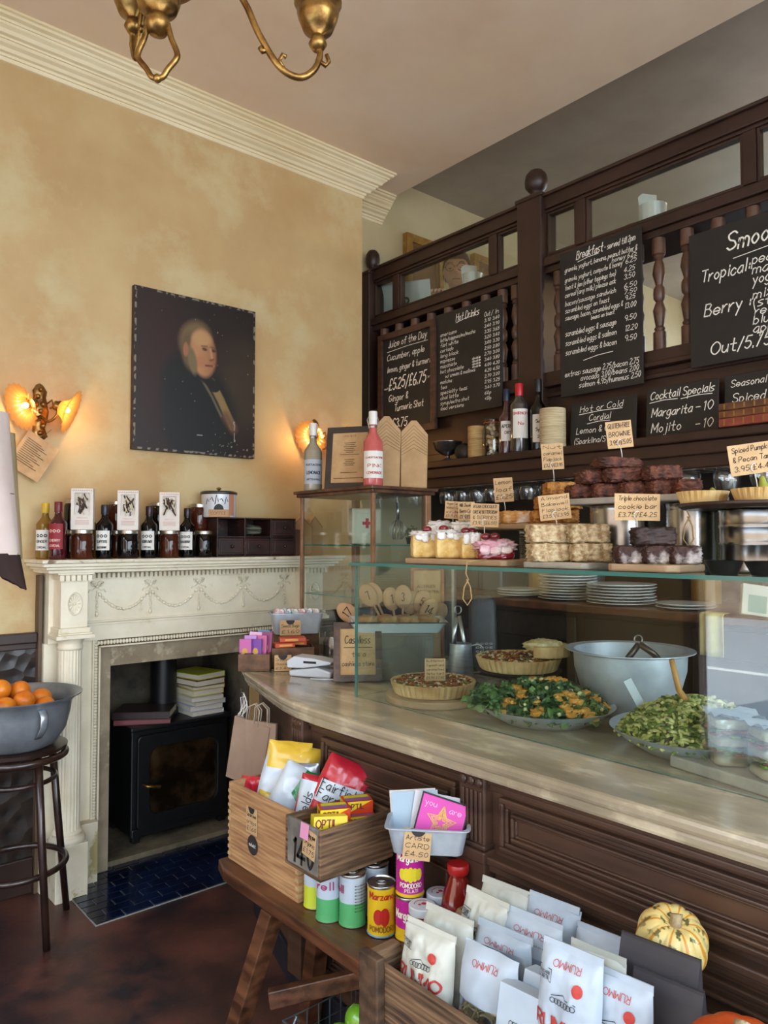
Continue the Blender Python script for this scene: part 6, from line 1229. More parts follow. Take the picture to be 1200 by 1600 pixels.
oldb = [mat('old_leather_a', '#4a2a18', '#6d4428', scale=20, rough=0.5), mat('old_leather_b', '#5b3018', '#7d4d2e', scale=20, rough=0.5), mat('old_red', '#7a3428', '#96483a', scale=20, rough=0.5)]
z = QZ
for i, (h, m, lb) in enumerate(((0.030, oldb[2], 'old red book at the bottom of the small stack by the pumpkin sign'), (0.026, oldb[1], 'old brown gilt book in the middle of the small shelf stack'), (0.026, oldb[0], 'old dark gilt book on top of the small shelf stack'))):
    t = thing('antique_book', lb, 'book', (2.668, 1.135, z), R(2*i-2), 'old books on the bottle shelf')
    MB().box(-0.055, 0.055, -0.09, 0.09, 0, h).build('cover', m, t, bevel=0.003)
    mb = MB()
    for k in range(5): mb.box(-0.0562, -0.0552, -0.070+0.034*k, -0.065+0.034*k, 0.004, h-0.004)
    mb.build('gilt_bands', mat('gilt', '#9a7434', rough=0.4, metal=0.5), t); z += h+0.0006
# ================================================================ CHALKBOARDS
cb = mat('chalkboard', '#151312', '#211e1c', scale=5, rough=0.55, detail=6)
def chalkboard(label, x, yl, z, w, h, lines, lean=0, frame=None, roll=0, wt=0.10):
    """board on plane facing -X; yl is the far (left) edge, z lower edge"""
    t = thing('chalkboard', label, 'chalkboard', (x, yl, z), 0, 'chalkboard menus', rot=(R(-lean), R(roll), R(-90)))
    th = 0.008
    MB().box(0, w, 0, th, 0, h).build('board', cb, t, bevel=0.0015)
    if frame:
        MB().add([], []); m_ = ringplate(MB(), rrect(-0.0, w, 0, h, 0.001, 1), rrect(frame, w-frame, frame, h-frame, 0.001, 1), -0.014, 0.0); m_.build('frame', mat('board_frame', '#35211a', '#523527', scale=8, rough=0.4, kind='wood'), t, bevel=0.003)
    mb = MB(); fm = flatY(-0.0014)
    for L in lines:
        if L[0] == '_': stroke(mb, [(L[1]*w, L[3]*h), ((L[1]+L[2])/2*w, L[3]*h+L[4]*0.5+0.004), (L[2]*w, L[3]*h+L[4])], 0.0028, fm); continue
        s, a, b, zf, hh = L[:5]; text(mb, s, a*w, b*w, zf*h, hh, fm, wt=L[5] if len(L) > 5 else max(0.0021, hh*wt), slant=0.18, jit=0.04)
    mb.build('chalk_writing', chalk_w, t); return t
chalkboard('wood framed chalkboard headed Juice of the Day', 2.738, 3.235, 1.985, 0.465, 0.585, [('Juice of the Day', .17, .84, .86, .038), ('_', .15, .86, .82, .006), ('Cucumber, apple', .15, .80, .735, .034), ('lemon, ginger & turmeric', .15, .93, .62, .032), ('out', .10, .17, .46, .012), ('£5.25/£6.75', .18, .82, .45, .062), ('in', .85, .91, .48, .016), ('Ginger &', .18, .52, .335, .036), ('Turmeric Shot', .28, .78, .235, .036), ('£3.75', .24, .50, .08, .05)], frame=0.035)
HD = ['americano|3.10|3.40', 'latte/cappuccino/mocha|3.40|3.90', 'flat white|3.35|3.65', 'cortado|3.20|3.40', 'long black|3.00|3.30', 'espresso|2.50|2.80', 'macchiato|2.70|3.00', 'hot chocolate|3.40|3.80', '  w/ cream & mallows|4.00|4.30', 'matcha|4.20|4.50', 'tea|2.70|3.00', 'speciality teas|2.95|3.25', 'chai latte|3.40|3.70', 'syrup/extra shot|60p|', 'iced versions|+50p|']
ll = [('Hot Drinks', .33, .68, .885, .036), ('_', .33, .60, .87, .010), ('Out', .76, .84, .845, .022), ('/ In', .86, .96, .845, .022)]
for i, s in enumerate(HD):
    a, p1, p2 = s.split('|'); z_ = 0.775-0.051*i
    ll.append((a.strip(), .08 + (.08 if a[0] == ' ' else 0), min(.62, .10+len(a)*0.0265), z_, .019)); ll.append((p1, .76, .85, z_+.02, .0155))
    if p2: ll.append((p2, .88, .97, z_+.02, .0155))
for i in range(4): ll.append(('double', .58, .70, .48-0.026*i, .011))
chalkboard('black chalkboard headed Hot Drinks left of the newel post', 2.737, 2.775, 2.045, 0.45, 0.54, ll)
BR = [('Breakfast', .22, .55, .925, .036), ('- served till 2pm', .57, .93, .925, .026), ('_', .24, .50, .905, .008), ('granola, yoghurt, banana, peanut butter &', .07, .95, .86, .021), ('honey 6.25', .66, .94, .825, .020), ('granola, yoghurt, compote & honey', .07, .78, .79, .021), ('6.25', .82, .94, .79, .021), ('toast & jam (other toppings too)', .07, .70, .735, .021), ('4.25', .80, .92, .735, .021), ('cereal (any milk) please ask', .07, .70, .685, .021), ('3.50', .80, .92, .69, .021),
 ('bacon/sausage sandwich', .07, .70, .625, .021), ('6.50', .80, .94, .63, .021), ('scrambled eggs on toast', .07, .62, .575, .021), ('7.50', .80, .94, .592, .018), ('sausage, bacon, scrambled eggs &', .07, .78, .525, .021), ('9.25', .81, .92, .555, .018), ('beans on toast', .40, .68, .487, .018), ('13.00', .80, .93, .50, .022), ('scrambled eggs & sausage', .07, .70, .415, .024), ('9.50', .80, .93, .42, .023), ('scrambled eggs & salmon', .07, .70, .35, .024), ('12.20', .80, .94, .355, .023), ('scrambled eggs & bacon', .07, .70, .285, .024), ('9.50', .80, .93, .29, .023), ('_', .30, .66, .225, .012),
 ('extras: sausage 2.75/bacon 2.75', .06, .95, .135, .024), ('avocado 3.00/beans 2.00', .26, .95, .09, .024), ('salmon 4.95/hummus 2.50', .24, .97, .045, .024)]
chalkboard('tall black chalkboard headed Breakfast served till 2pm', 2.737, 1.985, 2.035, 0.40, 0.645, BR)
chalkboard('black chalkboard headed Smoothies at the right picture edge', 2.737, 1.385, 2.06, 0.56, 0.515, [('Smoothies', .26, .80, .80, .062), ('_', .30, .80, .735, .016), ('Tropical:', .08, .40, .62, .044), ('peach, passion', .42, .95, .655, .036), ('mango, apple', .42, .92, .585, .036), ('yoghurt & honey', .42, .97, .515, .036), ('Berry :', .10, .40, .36, .046), ('mixed berry', .42, .88, .41, .034), ('(strawberry,', .42, .90, .35, .034), ('red currant,', .43, .88, .29, .034), ('blueberry)', .42, .80, .23, .034), ('apple & banana', .42, .97, .17, .034), ('Out/5.75', .14, .52, .07, .046)])
chalkboard('small leaning chalkboard for hot or cold cordial', 2.715, 1.925, QZ, 0.315, 0.195, [('Hot or Cold', .15, .80, .78, .026), ('Cordial', .30, .62, .56, .026), ('_', .14, .80, .73, .003), ('_', .27, .62, .50, .003), ('Lemon & Ginger', .10, .86, .30, .026), ('(Sparkling/Still)', .07, .70, .07, .024)], lean=4)
chalkboard('small chalkboard headed Cocktail Specials', 2.715, 1.565, QZ, 0.29, 0.205, [('Cocktail Specials', .06, .94, .77, .032, .0034), ('_', .05, .45, .71, .003), ('_', .50, .92, .71, .003), ('Margarita', .08, .65, .43, .034, .0034), ('-10', .70, .93, .43, .034, .0034), ('Mojito', .08, .50, .12, .036, .0034), ('-10', .70, .93, .12, .034, .0034)], lean=4)
chalkboard('small chalkboard headed Seasonal Syrup at the right edge', 2.735, 1.262, QZ, 0.30, 0.21, [('Seasonal Syrup', .08, .80, .78, .026), ('Spiced', .10, .48, .50, .032), ('Pumpkin', .26, .72, .25, .032), ('oo', .05, .20, .18, .03)], lean=4)
# ================================================================ MEZZANINE ROOM
LZ = 2.7
ta = thing('window_ledge_table', 'brown table ledge behind the balustrade on the mezzanine', 'table', (3.1, 1.9, 1.80))
P(MB().box(2.865, 3.11, 0.4, 3.40, 2.67, 2.70), 'table_top', darkwood, ta, bevel=0.003)
for y in (0.5, 1.5, 2.4, 3.3): P(MB().box(3.05, 3.10, y, y+0.05, 1.80, 2.67), 'leg', darkwood, ta)
# laptop
t = thing('laptop', 'silver laptop open on the mezzanine table, lid back towards the shop', 'laptop', (2.96, 3.235, LZ+0.001), R(-62))
lap = mat('laptop_silver', '#b0b5b2', '#c2c6c2', scale=3, rough=0.35, metal=0.2)
MB().box(-0.155, 0.155, 0.0, 0.215, 0, 0.016).build('base', lap, t, bevel=0.003)
ld = MB().box(-0.155, 0.155, -0.004, 0.004, 0, 0.215).build('lid', lap, t, bevel=0.003, loc=(0, 0.0, 0.014), rot=(R(16), 0, 0))
lgm = MB(); lgm.add([(0.022*cos(2*pi*i/28), -0.0048, 0.108+0.022*sin(2*pi*i/28)) for i in range(28)], [tuple(range(28))]); lg = lgm.build('logo_disc', mat('logo_dark', '#1c1c1c', rough=0.3), ld)
mb = MB(); text(mb, 'hp', -0.010, 0.011, 0.102, 0.020, flatY(-0.0053), slant=0.25, wt=0.0028); mb.build('lettering', lap, lg)
mb = MB().box(-0.147, 0.147, 0.0041, 0.0046, 0.012, 0.205); mb.build('screen', mat('screen_dark', '#1a2430', rough=0.1), ld)
# person: continuous skinned bust
skin = mat('skin', '#c9967a', '#d6a58a', scale=6, rough=0.5); hairm = mat('hair_brown', '#2a1a12', '#4a3122', scale=30, rough=0.6, stretch=(1, 1, 0.2)); cardig = mat('grey_green_top', '#2c3029', '#3c4038', scale=40, rough=0.9)
per = thing('person', 'person with glasses and brown hair in dark top looking down at the mezzanine table', 'person', (3.245, 3.10, 1.80), R(-50))
hcz = 1.16
def headf(u, v):
    a = 2*pi*u; b = pi*v; d = V((sin(b)*cos(a), sin(b)*sin(a), -cos(b)))
    x, y, z = d.x*0.072, d.y*0.092, d.z*0.112
    if z < 0: x *= 1-0.30*(z/0.112)**2; y = y*(1-0.18*(z/0.112)**2)
    if y < 0:
        fx = abs(x)
        y += -0.020*math.exp(-(x/0.010)**2 - ((z+0.012)/0.020)**2) - 0.008*math.exp(-(x/0.008)**2-((z-0.015)/0.02)**2)
        y += 0.009*math.exp(-((fx-0.028)/0.016)**2 - ((z-0.012)/0.012)**2)
        y += -0.006*math.exp(-(x/0.022)**2 - ((z+0.052)/0.008)**2) - 0.007*math.exp(-(x/0.018)**2-((z+0.092)/0.016)**2)
        y += -0.004*math.exp(-((fx-0.042)/0.02)**2 - ((z+0.02)/0.02)**2)
    return (x, y-0.005, z)
Hm = T((0, -0.045, hcz)) @ RX(14)
bm_ = MB(); bm_.grid(headf, 48, 36, Hm, cu=True)
# neck + torso + upper arms as one closed profile surface
def torso(u, v):
    a = 2*pi*u
    prof_ = [(0.050,0.052,1.13,-0.02),(0.048,0.052,1.06,-0.01),(0.058,0.058,1.02,0.0),(0.12,0.075,0.995,0.01),(0.185,0.09,0.96,0.015),(0.205,0.10,0.90,0.01),(0.20,0.11,0.80,0.0),(0.17,0.105,0.65,0.0),(0.165,0.11,0.50,0.0),(0.18,0.14,0.42,0.0),(0.02,0.02,0.41,0.0)]
    k = v*(len(prof_)-1); i = min(int(k), len(prof_)-2); f = k-i; q = [prof_[i][j]*(1-f)+prof_[i+1][j]*f for j in range(4)]
    return (q[0]*cos(a), q[1]*sin(a)+q[3], q[2])
nb = len(bm_.f); bm_.grid(torso, 32, 30, cu=True)
for s in (-1, 1):
    arm = [(s*0.18, 0.01, 0.93), (s*0.225, -0.02, 0.80), (s*0.235, -0.07, 0.68), (s*0.16, -0.20, 0.86 if False else 0.80), (s*0.09, -0.27, 0.925), (s*0.085, -0.30, 0.93)]
    bm_.tube(arm, [0.055, 0.050, 0.045, 0.038, 0.028, 0.026], 12)
o = bm_.build('body', [skin], per, smooth=True)
rm = o.modifiers.new('remesh', 'REMESH'); rm.mode = 'VOXEL'; rm.voxel_size = 0.0055; rm.use_smooth_shade = True
# hands with five fingers each, one connected surface per pair of palm and fingers inside the body remesh range
for s in (-1, 1):
    hb = MB(); hb.lump((s*0.075, -0.34, 0.925), (0.075, 0.09, 0.028), 0.02, 1, 6, 3)
    for k in range(4):
        L = [0.062, 0.07, 0.066, 0.052][k]; x0 = s*0.075 + (-0.028+0.0187*k)
        hb.tube([(x0, -0.365, 0.925), (x0, -0.365-L*0.45, 0.936), (x0, -0.365-L*0.8, 0.928), (x0, -0.365-L, 0.915)], [0.0095, 0.009, 0.008, 0.006], 8)
    hb.tube([(s*0.075-s*0.03, -0.325, 0.922), (s*0.075-s*0.055, -0.355, 0.92), (s*0.075-s*0.06, -0.385, 0.916)], [0.011, 0.010, 0.008], 8)
    h_ = hb.build('hand', skin, per, smooth=True); rm = h_.modifiers.new('remesh', 'REMESH'); rm.mode = 'VOXEL'; rm.voxel_size = 0.003; rm.use_smooth_shade = True
hb = MB()
def hairf(u, v):
    a = 2*pi*u; b = pi*(0.36+0.64*v); d = V((sin(b)*cos(a), sin(b)*sin(a), -cos(b))); k = 1+0.04*noise.noise(d*9)
    y = d.y*0.104*k+0.006
    if d.y < -0.1: zc = -0.005 + 0.062*min(1, (-d.y)*1.4) ; z = max(d.z*0.124, zc)
    else: z = d.z*0.124
    x = d.x*0.081*k
    return (x, y if z > 0.055 or d.y > -0.35 else max(y, -0.05), z*k)
hb.grid(hairf, 40, 20, Hm, cu=True); hb.ball((0, 0.075, 0.07), 0.042, (1.1, 1, 0.9), 16, 12, M=Hm, nf=lambda d: 1+0.1*noise.noise(d*7)); hb.build('hair', hairm, per, smooth=True)
for s in (-1, 1): MB().ball((s*0.072, 0.0, 0.0), 0.016, (0.5, 0.9, 1.5), 10, 8, M=Hm).build('ear', skin, per, smooth=True)
gl_ = MB()
for s in (-1, 1): gl_.tube([(s*0.031+0.024*cos(a), -0.098, 0.012+0.020*sin(a)) for a in [2*pi*i/20 for i in range(20)]], 0.0020, 6, closed=True, M=Hm); gl_.tube([(s*0.055, -0.096, 0.016), (s*0.072, -0.05, 0.014), (s*0.076, 0.0, 0.01)], 0.0016, 5, M=Hm)
gl_.tube([(-0.008, -0.1, 0.016), (0, -0.103, 0.019), (0.008, -0.1, 0.016)], 0.0018, 5, M=Hm); gl_.build('glasses', mat('glasses_black', '#141210', rough=0.3), per)
mb = MB()
for s in (-1, 1): mb.ball((s*0.030, -0.0835, 0.008), 0.0095, (1.35, 0.5, 0.35), 10, 6, M=Hm); mb.tube([(s*0.016, -0.094, 0.036), (s*0.031, -0.095, 0.041), (s*0.048, -0.085, 0.036)], 0.0022, 5, M=Hm)
mb.build('eyes_and_brows', hairm, per); MB().tube([(-0.021, -0.094, -0.052), (-0.008, -0.1025, -0.050), (0.008, -0.1025, -0.050), (0.021, -0.094, -0.052)], 0.0032, 6, M=Hm).build('mouth', mat('lips', '#8a4a42', rough=0.4), per, smooth=True)
sh = MB(); 
def top_(u, v):
    x, y, z = torso(u, 0.22+v*0.75); return (x*1.05+0.004*cos(2*pi*u), (y-0.005)*1.08+0.005, z+0.004)
sh.grid(top_, 36, 26, cu=True)
for s in (-1, 1): sh.tube([(s*0.17, 0.01, 0.935), (s*0.227, -0.02, 0.80), (s*0.237, -0.07, 0.675), (s*0.16, -0.20, 0.795), (s*0.11, -0.25, 0.88)], [0.060, 0.058, 0.054, 0.046, 0.038], 14)
sh.build('dark_top', cardig, per, smooth=True)
per.scale = (1.08, 1.08, 1.05)
MB().tube([(-0.073, -0.02, 1.13+0.02), (-0.066, -0.075, 1.06), (-0.05, -0.11, 0.98), (-0.02, -0.125, 0.88)], 0.0018, 5).build('earphone_cable', mat('cable_white', '#e4e2dd', rough=0.4), per)
# chair under the person
t = thing('dining_chair', 'dark wooden chair the person sits on, mostly hidden by the balustrade', 'chair', (3.27, 3.12, 1.86), R(-50))
MB().box(-0.2, 0.2, -0.17, 0.2, 0.385, 0.41).build('seat', spind, t, bevel=0.01)
for sx in (-0.18, 0.18):
    for sy in (-0.14, 0.18): MB().box(sx-0.018, sx+0.018, sy-0.018, sy+0.018, -0.06, 0.385).build('leg', spind, t)
MB().box(-0.19, 0.19, 0.205, 0.225, 0.41, 0.86).build('backrest', spind, t, bevel=0.008)
# pots with napkins
potw = mat('white_pot', '#cfcfca', rough=0.25, coat=0.4)
napk = mat('napkin_white', '#dcdad2', rough=0.9)
def cutpot(x, y, label, s=1.0, fluted=False):
    t = thing('napkin_pot', label, 'pot', (x, y, LZ+0.001), R(-40), 'white pots on the ledge')
    MB().lathe([(0,0),(0.050*s,0),(0.052*s,0.004),(0.054*s,0.12*s),(0.056*s,0.124*s),(0.052*s,0.124*s),(0.048*s,0.01),(0,0.01)], 64, rfun=(lambda a, i: 1+(0.025*cos(a*14) if i in (1,2) else 0)) if fluted else None).build('pot_body', potw, t, smooth='angle').data.set_sharp_from_angle(angle=R(50))
    for k in range(5): MB().box(-0.034, 0.034, -0.0016, 0.0016, 0.02, 0.165*s+0.004*k).build('napkin', napk, t, loc=(-0.012, -0.016+0.005*k, 0), rot=(R(-3), R(-6+2*k), R(4*k-6)))
    for k in range(5): MB().tube([(0.02, 0.02, 0.02), (0.03+0.008*k, 0.022, 0.155+0.004*k)], 0.0022, 5).build('fork', sil, t)
    return t
cutpot(2.925, 2.685, 'white napkin pot on the mezzanine ledge beside the person')
cutpot(2.925, 1.640, 'white fluted napkin pot on the ledge above the Breakfast board', s=1.08, fluted=True)
t = thing('clip_jar', 'yellowish glass clip jar beside the fluted napkin pot', 'jar', (2.96, 1.745, LZ+0.001))
MB().lathe([(0,0.001),(0.04,0.001),(0.043,0.07),(0.04,0.085),(0.045,0.092)], 28, cap=False).build('jar_glass', glassmat('amber_glass', '#cdb37a', 1.5, boost=1.6), t, smooth=True); MB().tube([(0.0,-0.03,0.1),(0.01,-0.035,0.13),(-0.015,-0.04,0.155)], 0.002, 6).build('wire_clip', tinmetal, t)
t = thing('paper_cup', 'white cup on the ledge at the left end near the newel', 'cup', (2.93, 3.30, LZ+0.001)); MB().lathe([(0,0),(0.03,0),(0.04,0.03),(0.042,0.05),(0.039,0.05),(0.03,0.005),(0,0.005)], 28).build('cup_body', potw, t, smooth=True)
t = thing('salt_pot', 'white rounded mug just behind the laptop at the person', 'mug', (2.935, 2.86, LZ+0.001)); MB().lathe([(0,0),(0.03,0),(0.04,0.02),(0.04,0.06),(0.036,0.06),(0.034,0.008),(0,0.008)], 28).build('mug_body', potw, t, smooth=True)
# gold framed pictures on the far wall
def goldpic(x0, x1, z0, z1, label):
    w, h = x1-x0, z1-z0; t = thing('gold_framed_picture', label, 'picture frame', (x0, 3.415, z0))
    ringplate(MB(), rrect(0, w, 0, h, 0.001, 1), rrect(0.05, w-0.05, 0.05, h-0.05, 0.001, 1), -0.02, 0.02).build('frame', gold_ochre, t, bevel=0.006)
    ringplate(MB(), rrect(0.05, w-0.05, 0.05, h-0.05, 0.001, 1), rrect(0.075, w-0.075, 0.075, h-0.075, 0.001, 1), -0.010, 0.01).build('inner_slip', mat('gold_slip', '#6b4a20', rough=0.5), t, bevel=0.003)
    MB().box(0.07, w-0.07, -0.003, 0.005, 0.07, h-0.07).build('picture', mat('brown_picture', '#5b3b1c', '#8a632c', scale=6, rough=0.5), t)
goldpic(3.10, 3.44, 2.93, 3.335, 'gold framed picture on the mezzanine wall left of the person')
goldpic(3.72, 3.98, 3.02, 3.36, 'smaller gold framed picture on the mezzanine wall behind the person')
# ================================================================ STOOL, BOWL, ORANGES
dkst = mat('bentwood_dark', '#1e120d', '#35211a', scale=9, rough=0.3, coat=0.3)
sc = (0.765, 2.925); sh_ = 0.665
t = thing('bar_stool', 'dark bentwood bar stool at the left edge holding the bowl of oranges', 'stool', (sc[0], sc[1], 0), R(-18))
MB().lathe([(0,sh_-0.022),(0.155,sh_-0.022),(0.166,sh_-0.016),(0.168,sh_-0.004),(0.16,sh_),(0,sh_)], 48).build('seat', dkst, t, smooth='angle').data.set_sharp_from_angle(angle=R(40))
MB().tube([(0.160*cos(a), 0.160*sin(a), sh_-0.036) for a in [2*pi*i/48 for i in range(48)]], 0.013, 10, closed=True).build('seat_rim', dkst, t, smooth=True)
for k in range(4):
    a = R(33+90*k); MB().tube([(0.135*cos(a), 0.135*sin(a), sh_-0.03), (0.165*cos(a), 0.165*sin(a), 0.35), (0.205*cos(a), 0.205*sin(a), 0.0)], [0.0135, 0.0135, 0.012], 12).build('leg', dkst, t, smooth=True)
MB().tube([(0.168*cos(a), 0.168*sin(a), 0.24) for a in [2*pi*i/48 for i in range(48)]], 0.011, 10, closed=True).build('foot_ring', dkst, t, smooth=True)
MB().tube([(0.128*cos(a), 0.128*sin(a), 0.545) for a in [2*pi*i/48 for i in range(48)]], 0.009, 8, closed=True).build('brace_ring', dkst, t, smooth=True)
galv = mat('grey_steel_bowl', '#73777c', '#94989d', scale=7, rough=0.38, metal=0.5, bump=0.06)
bt = thing('steel_bowl', 'large grey steel bowl with strap handle on the bar stool', 'bowl', (0.75, 2.90, sh_+0.001))
MB().lathe([(0,0),(0.11,0),(0.135,0.012),(0.168,0.06),(0.182,0.12),(0.186,0.155),(0.205,0.175),(0.221,0.182),(0.222,0.186),(0.204,0.180),(0.182,0.157),(0.176,0.12),(0.162,0.062),(0.13,0.016),(0,0.006)], 64).build('bowl_body', galv, bt, smooth='angle').data.set_sharp_from_angle(angle=R(60))
ha = R(-80)
MB().tube([((0.172+o_)*cos(ha), (0.172+o_)*sin(ha), z) for o_, z in ((0.010,0.155),(0.030,0.152),(0.042,0.135),(0.040,0.10),(0.018,0.072),(-0.004,0.055))], 0.011, 8, flat=(1.2, 0.22)).build('handle', steel, bt, smooth=True)
orm = mat('orange_peel', '#c9600c', '#e08420', scale=12, rough=0.4, bump=0.12, bscale=90)
om = None
ops = [(0.095, 0.03, .155, 'rightmost, against the bowl rim'), (0.02, -0.03, .165, 'front, between handle and rim'), (0.03, 0.06, .185, 'centre right, high on the heap'), (-0.045, 0.03, .203, 'topmost, left of centre'), (-0.05, -0.06, .155, 'front left, low'), (-0.115, 0.02, .17, 'left, cut by the picture edge'), (0.09, -0.035, .135, 'half sunk beside the right one'), (-0.02, 0.11, .16, 'at the back of the heap'), (0.06, 0.115, .14, 'at the back right'), (0.0, 0.02, .11, 'buried in the middle'), (-0.12, 0.09, .14, 'at the back left')]
for i, (x, y, z, lb) in enumerate(ops):
    if om is None:
        om = thing('orange', 'orange in the steel bowl, ' + lb, 'orange', (0.75+x, 2.90+y, sh_+z), 0, 'oranges in the bowl')
        MB().ball((0,0,0), 0.037, (1, 1, 0.95), 24, 16).build('peel', orm, om, smooth=True); MB().ball((0,0,0.034), 0.004, (1, 1, 0.4), 8, 5).build('stem_end', leafg, om)
    else: dup(om, (0.75+x, 2.90+y, sh_+z), label='orange in the steel bowl, ' + lb, rot=(0.5*i, 0.3*i, i))
# ================================================================ BENCH
bwood = mat('bench_wood', '#3a2013', '#6d452d', scale=9, rough=0.4, kind='wood', bump=0.2, stretch=(1, 0.2, 1)); 
BZ = 0.47
bn = thing('wooden_bench', 'worn dark brown wooden bench with splayed legs in front of the counter', 'bench', (1.17, 1.2, 0))
P(MB().prism([(1.053,-0.5),(1.272,-0.5),(1.272,2.0),(1.075,2.0),(1.053,1.93)], BZ-0.035, BZ), 'bench_top', bwood, bn, bevel=0.005)
def leg(x0, y0, x1, y1, s=0.024):
    mb = MB(); d = V((x1-x0, y1-y0, -(BZ-0.035))); mb.add([(x0-s,y0-s,BZ-0.035),(x0+s,y0-s,BZ-0.035),(x0+s,y0+s,BZ-0.035),(x0-s,y0+s,BZ-0.035),(x1-s,y1-s,0),(x1+s,y1-s,0),(x1+s,y1+s,0),(x1-s,y1+s,0)], [(0,1,2,3),(7,6,5,4),(0,4,5,1),(1,5,6,2),(2,6,7,3),(3,7,4,0)])
    return P(mb, 'leg', bwood, bn, bevel=0.003)
leg(1.075, 1.70, 0.985, 1.80); leg(1.235, 1.70, 1.255, 1.80); leg(1.085, 0.1, 0.99, 0.0); leg(1.235, 0.1, 1.25, 0.0)
P(MB().box(-0.145, 0.145, -0.012, 0.012, -0.022, 0.022, T((1.145, 1.56, 0.275)) @ RZ(-32) @ RY(-8)), 'stretcher', bwood, bn, bevel=0.003)
# crates
pine = mat('crate_pine', '#8a6040', '#c09668', scale=9, rough=0.65, kind='wood', bump=0.2, lo=0.32, hi=0.66, stretch=(1, 0.25, 3)); oldp = mat('crate_old', '#3a291c', '#8a6a4c', scale=9, rough=0.65, kind='wood', bump=0.4, lo=0.32, hi=0.68, stretch=(0.35, 0.2, 3)); greyp = mat('crate_grey', '#5a554e', '#8c867c', scale=9, rough=0.75, bump=0.35, detail=7)
def crate(name, label, x0, x1, y0, y1, z0, h, th, m, mends, rot=0, loc=None):
    t = thing(name, label, 'crate', ((x0+x1)/2, (y0+y1)/2, z0), 0)
    P(MB().box(x0, x1, y0, y1, z0, z0+0.008), 'bottom_board', m, t)
    P(MB().box(x0, x0+th, y0+th, y1-th, z0+0.008, z0+h), 'front_board', m if mends is None else mends[0], t, bevel=0.002)
    P(MB().box(x1-th, x1, y0+th, y1-th, z0+0.008, z0+h), 'back_board', m, t, bevel=0.002)
    P(MB().box(x0, x1, y0, y0+th, z0+0.008, z0+h), 'side_board', m if mends is None else mends[1], t, bevel=0.002)
    P(MB().box(x0, x1, y1-th, y1, z0+0.008, z0+h), 'side_board', m, t, bevel=0.002)
    return t
c1 = crate('pine_crate', 'pale wooden finger jointed crate of crisp bags at the left end of the bench', 1.100, 1.288, 1.622, 1.985, BZ+0.0005, 0.222, 0.012, pine, None)
mb = MB()
for k in range(10): mb.box(1.0985, 1.112, 1.6205, 1.634, BZ+0.012+k*0.02, BZ+0.021+k*0.02)
for k in range(10): mb.box(1.0985, 1.112, 1.973, 1.9865, BZ+0.012+k*0.02, BZ+0.021+k*0.02)
P(mb, 'finger_joints', mat('joint_end_grain', '#a98a60', '#c4a87c', scale=20, rough=0.8), c1)
price_tag((1.0975, 1.85, BZ+0.110), 0.058, 0.072, ['Garden bean', 'crisps', '£1.60'], 'brown price card fixed to the pale crate of crisp bags', rz=-90, notch=True, group='bench price cards')
t = thing('round_sticker', 'round black sticker with white lettering on the pale crate front', 'sticker', (1.0978, 1.845, BZ+0.080), R(-90))
MB().add([(0.027*cos(2*pi*i/32), -0.0003, 0.027*sin(2*pi*i/32)) for i in range(32)], [tuple(range(32))]).build('sticker_disc', mat('black_sticker', '#2a2624', rough=0.7), t)
mb = MB(); text(mb, 'nutwist', -0.017, 0.017, -0.004, 0.010, flatY(-0.0012), slant=0, wt=0.0014); mb.build('lettering', chalk_w, t)
GZ = BZ+0.1255
c2 = crate('grey_crate', 'weathered grey and brown crate marked 140 holding gum boxes, standing on tins', 1.047, 1.275, 1.452, 1.602, GZ, 0.118, 0.010, oldp, (greyp, oldp))
mb = MB(); text(mb, '140', 0.02, 0.11, 0.018, 0.055, lambda x, y: (1.0465, 1.592-x, GZ+y), slant=0.1, wt=0.009); P(mb, 'stencil_number', inkm, c2)
price_tag((1.0455, 1.50, GZ+0.045), 0.052, 0.066, ['Chewing gum', 'Organic', '£1.75'], 'brown price card fixed to the grey crate marked 140', rz=-90, roll=8, group='bench price cards')
t = thing('pink_sticky_note', 'small pink sticky note above the card on the grey crate', 'sticky note', (1.0445, 1.510, GZ+0.098), R(-90)); MB().grid(lambda u, v: (-0.017+0.034*u, -0.001-0.004*v, 0.025-0.036*v), 4, 4).build('note_sheet', mat('note_pink', '#d992b4', rough=0.7), t, solid=0.0006)
yel = mat('gum_yellow', '#dcc226', rough=0.35); ogr = mat('gum_red', '#c8401c', rough=0.35); gumc = mat('gum_top', '#c98a30', '#d9c23a', scale=60, rough=0.35)
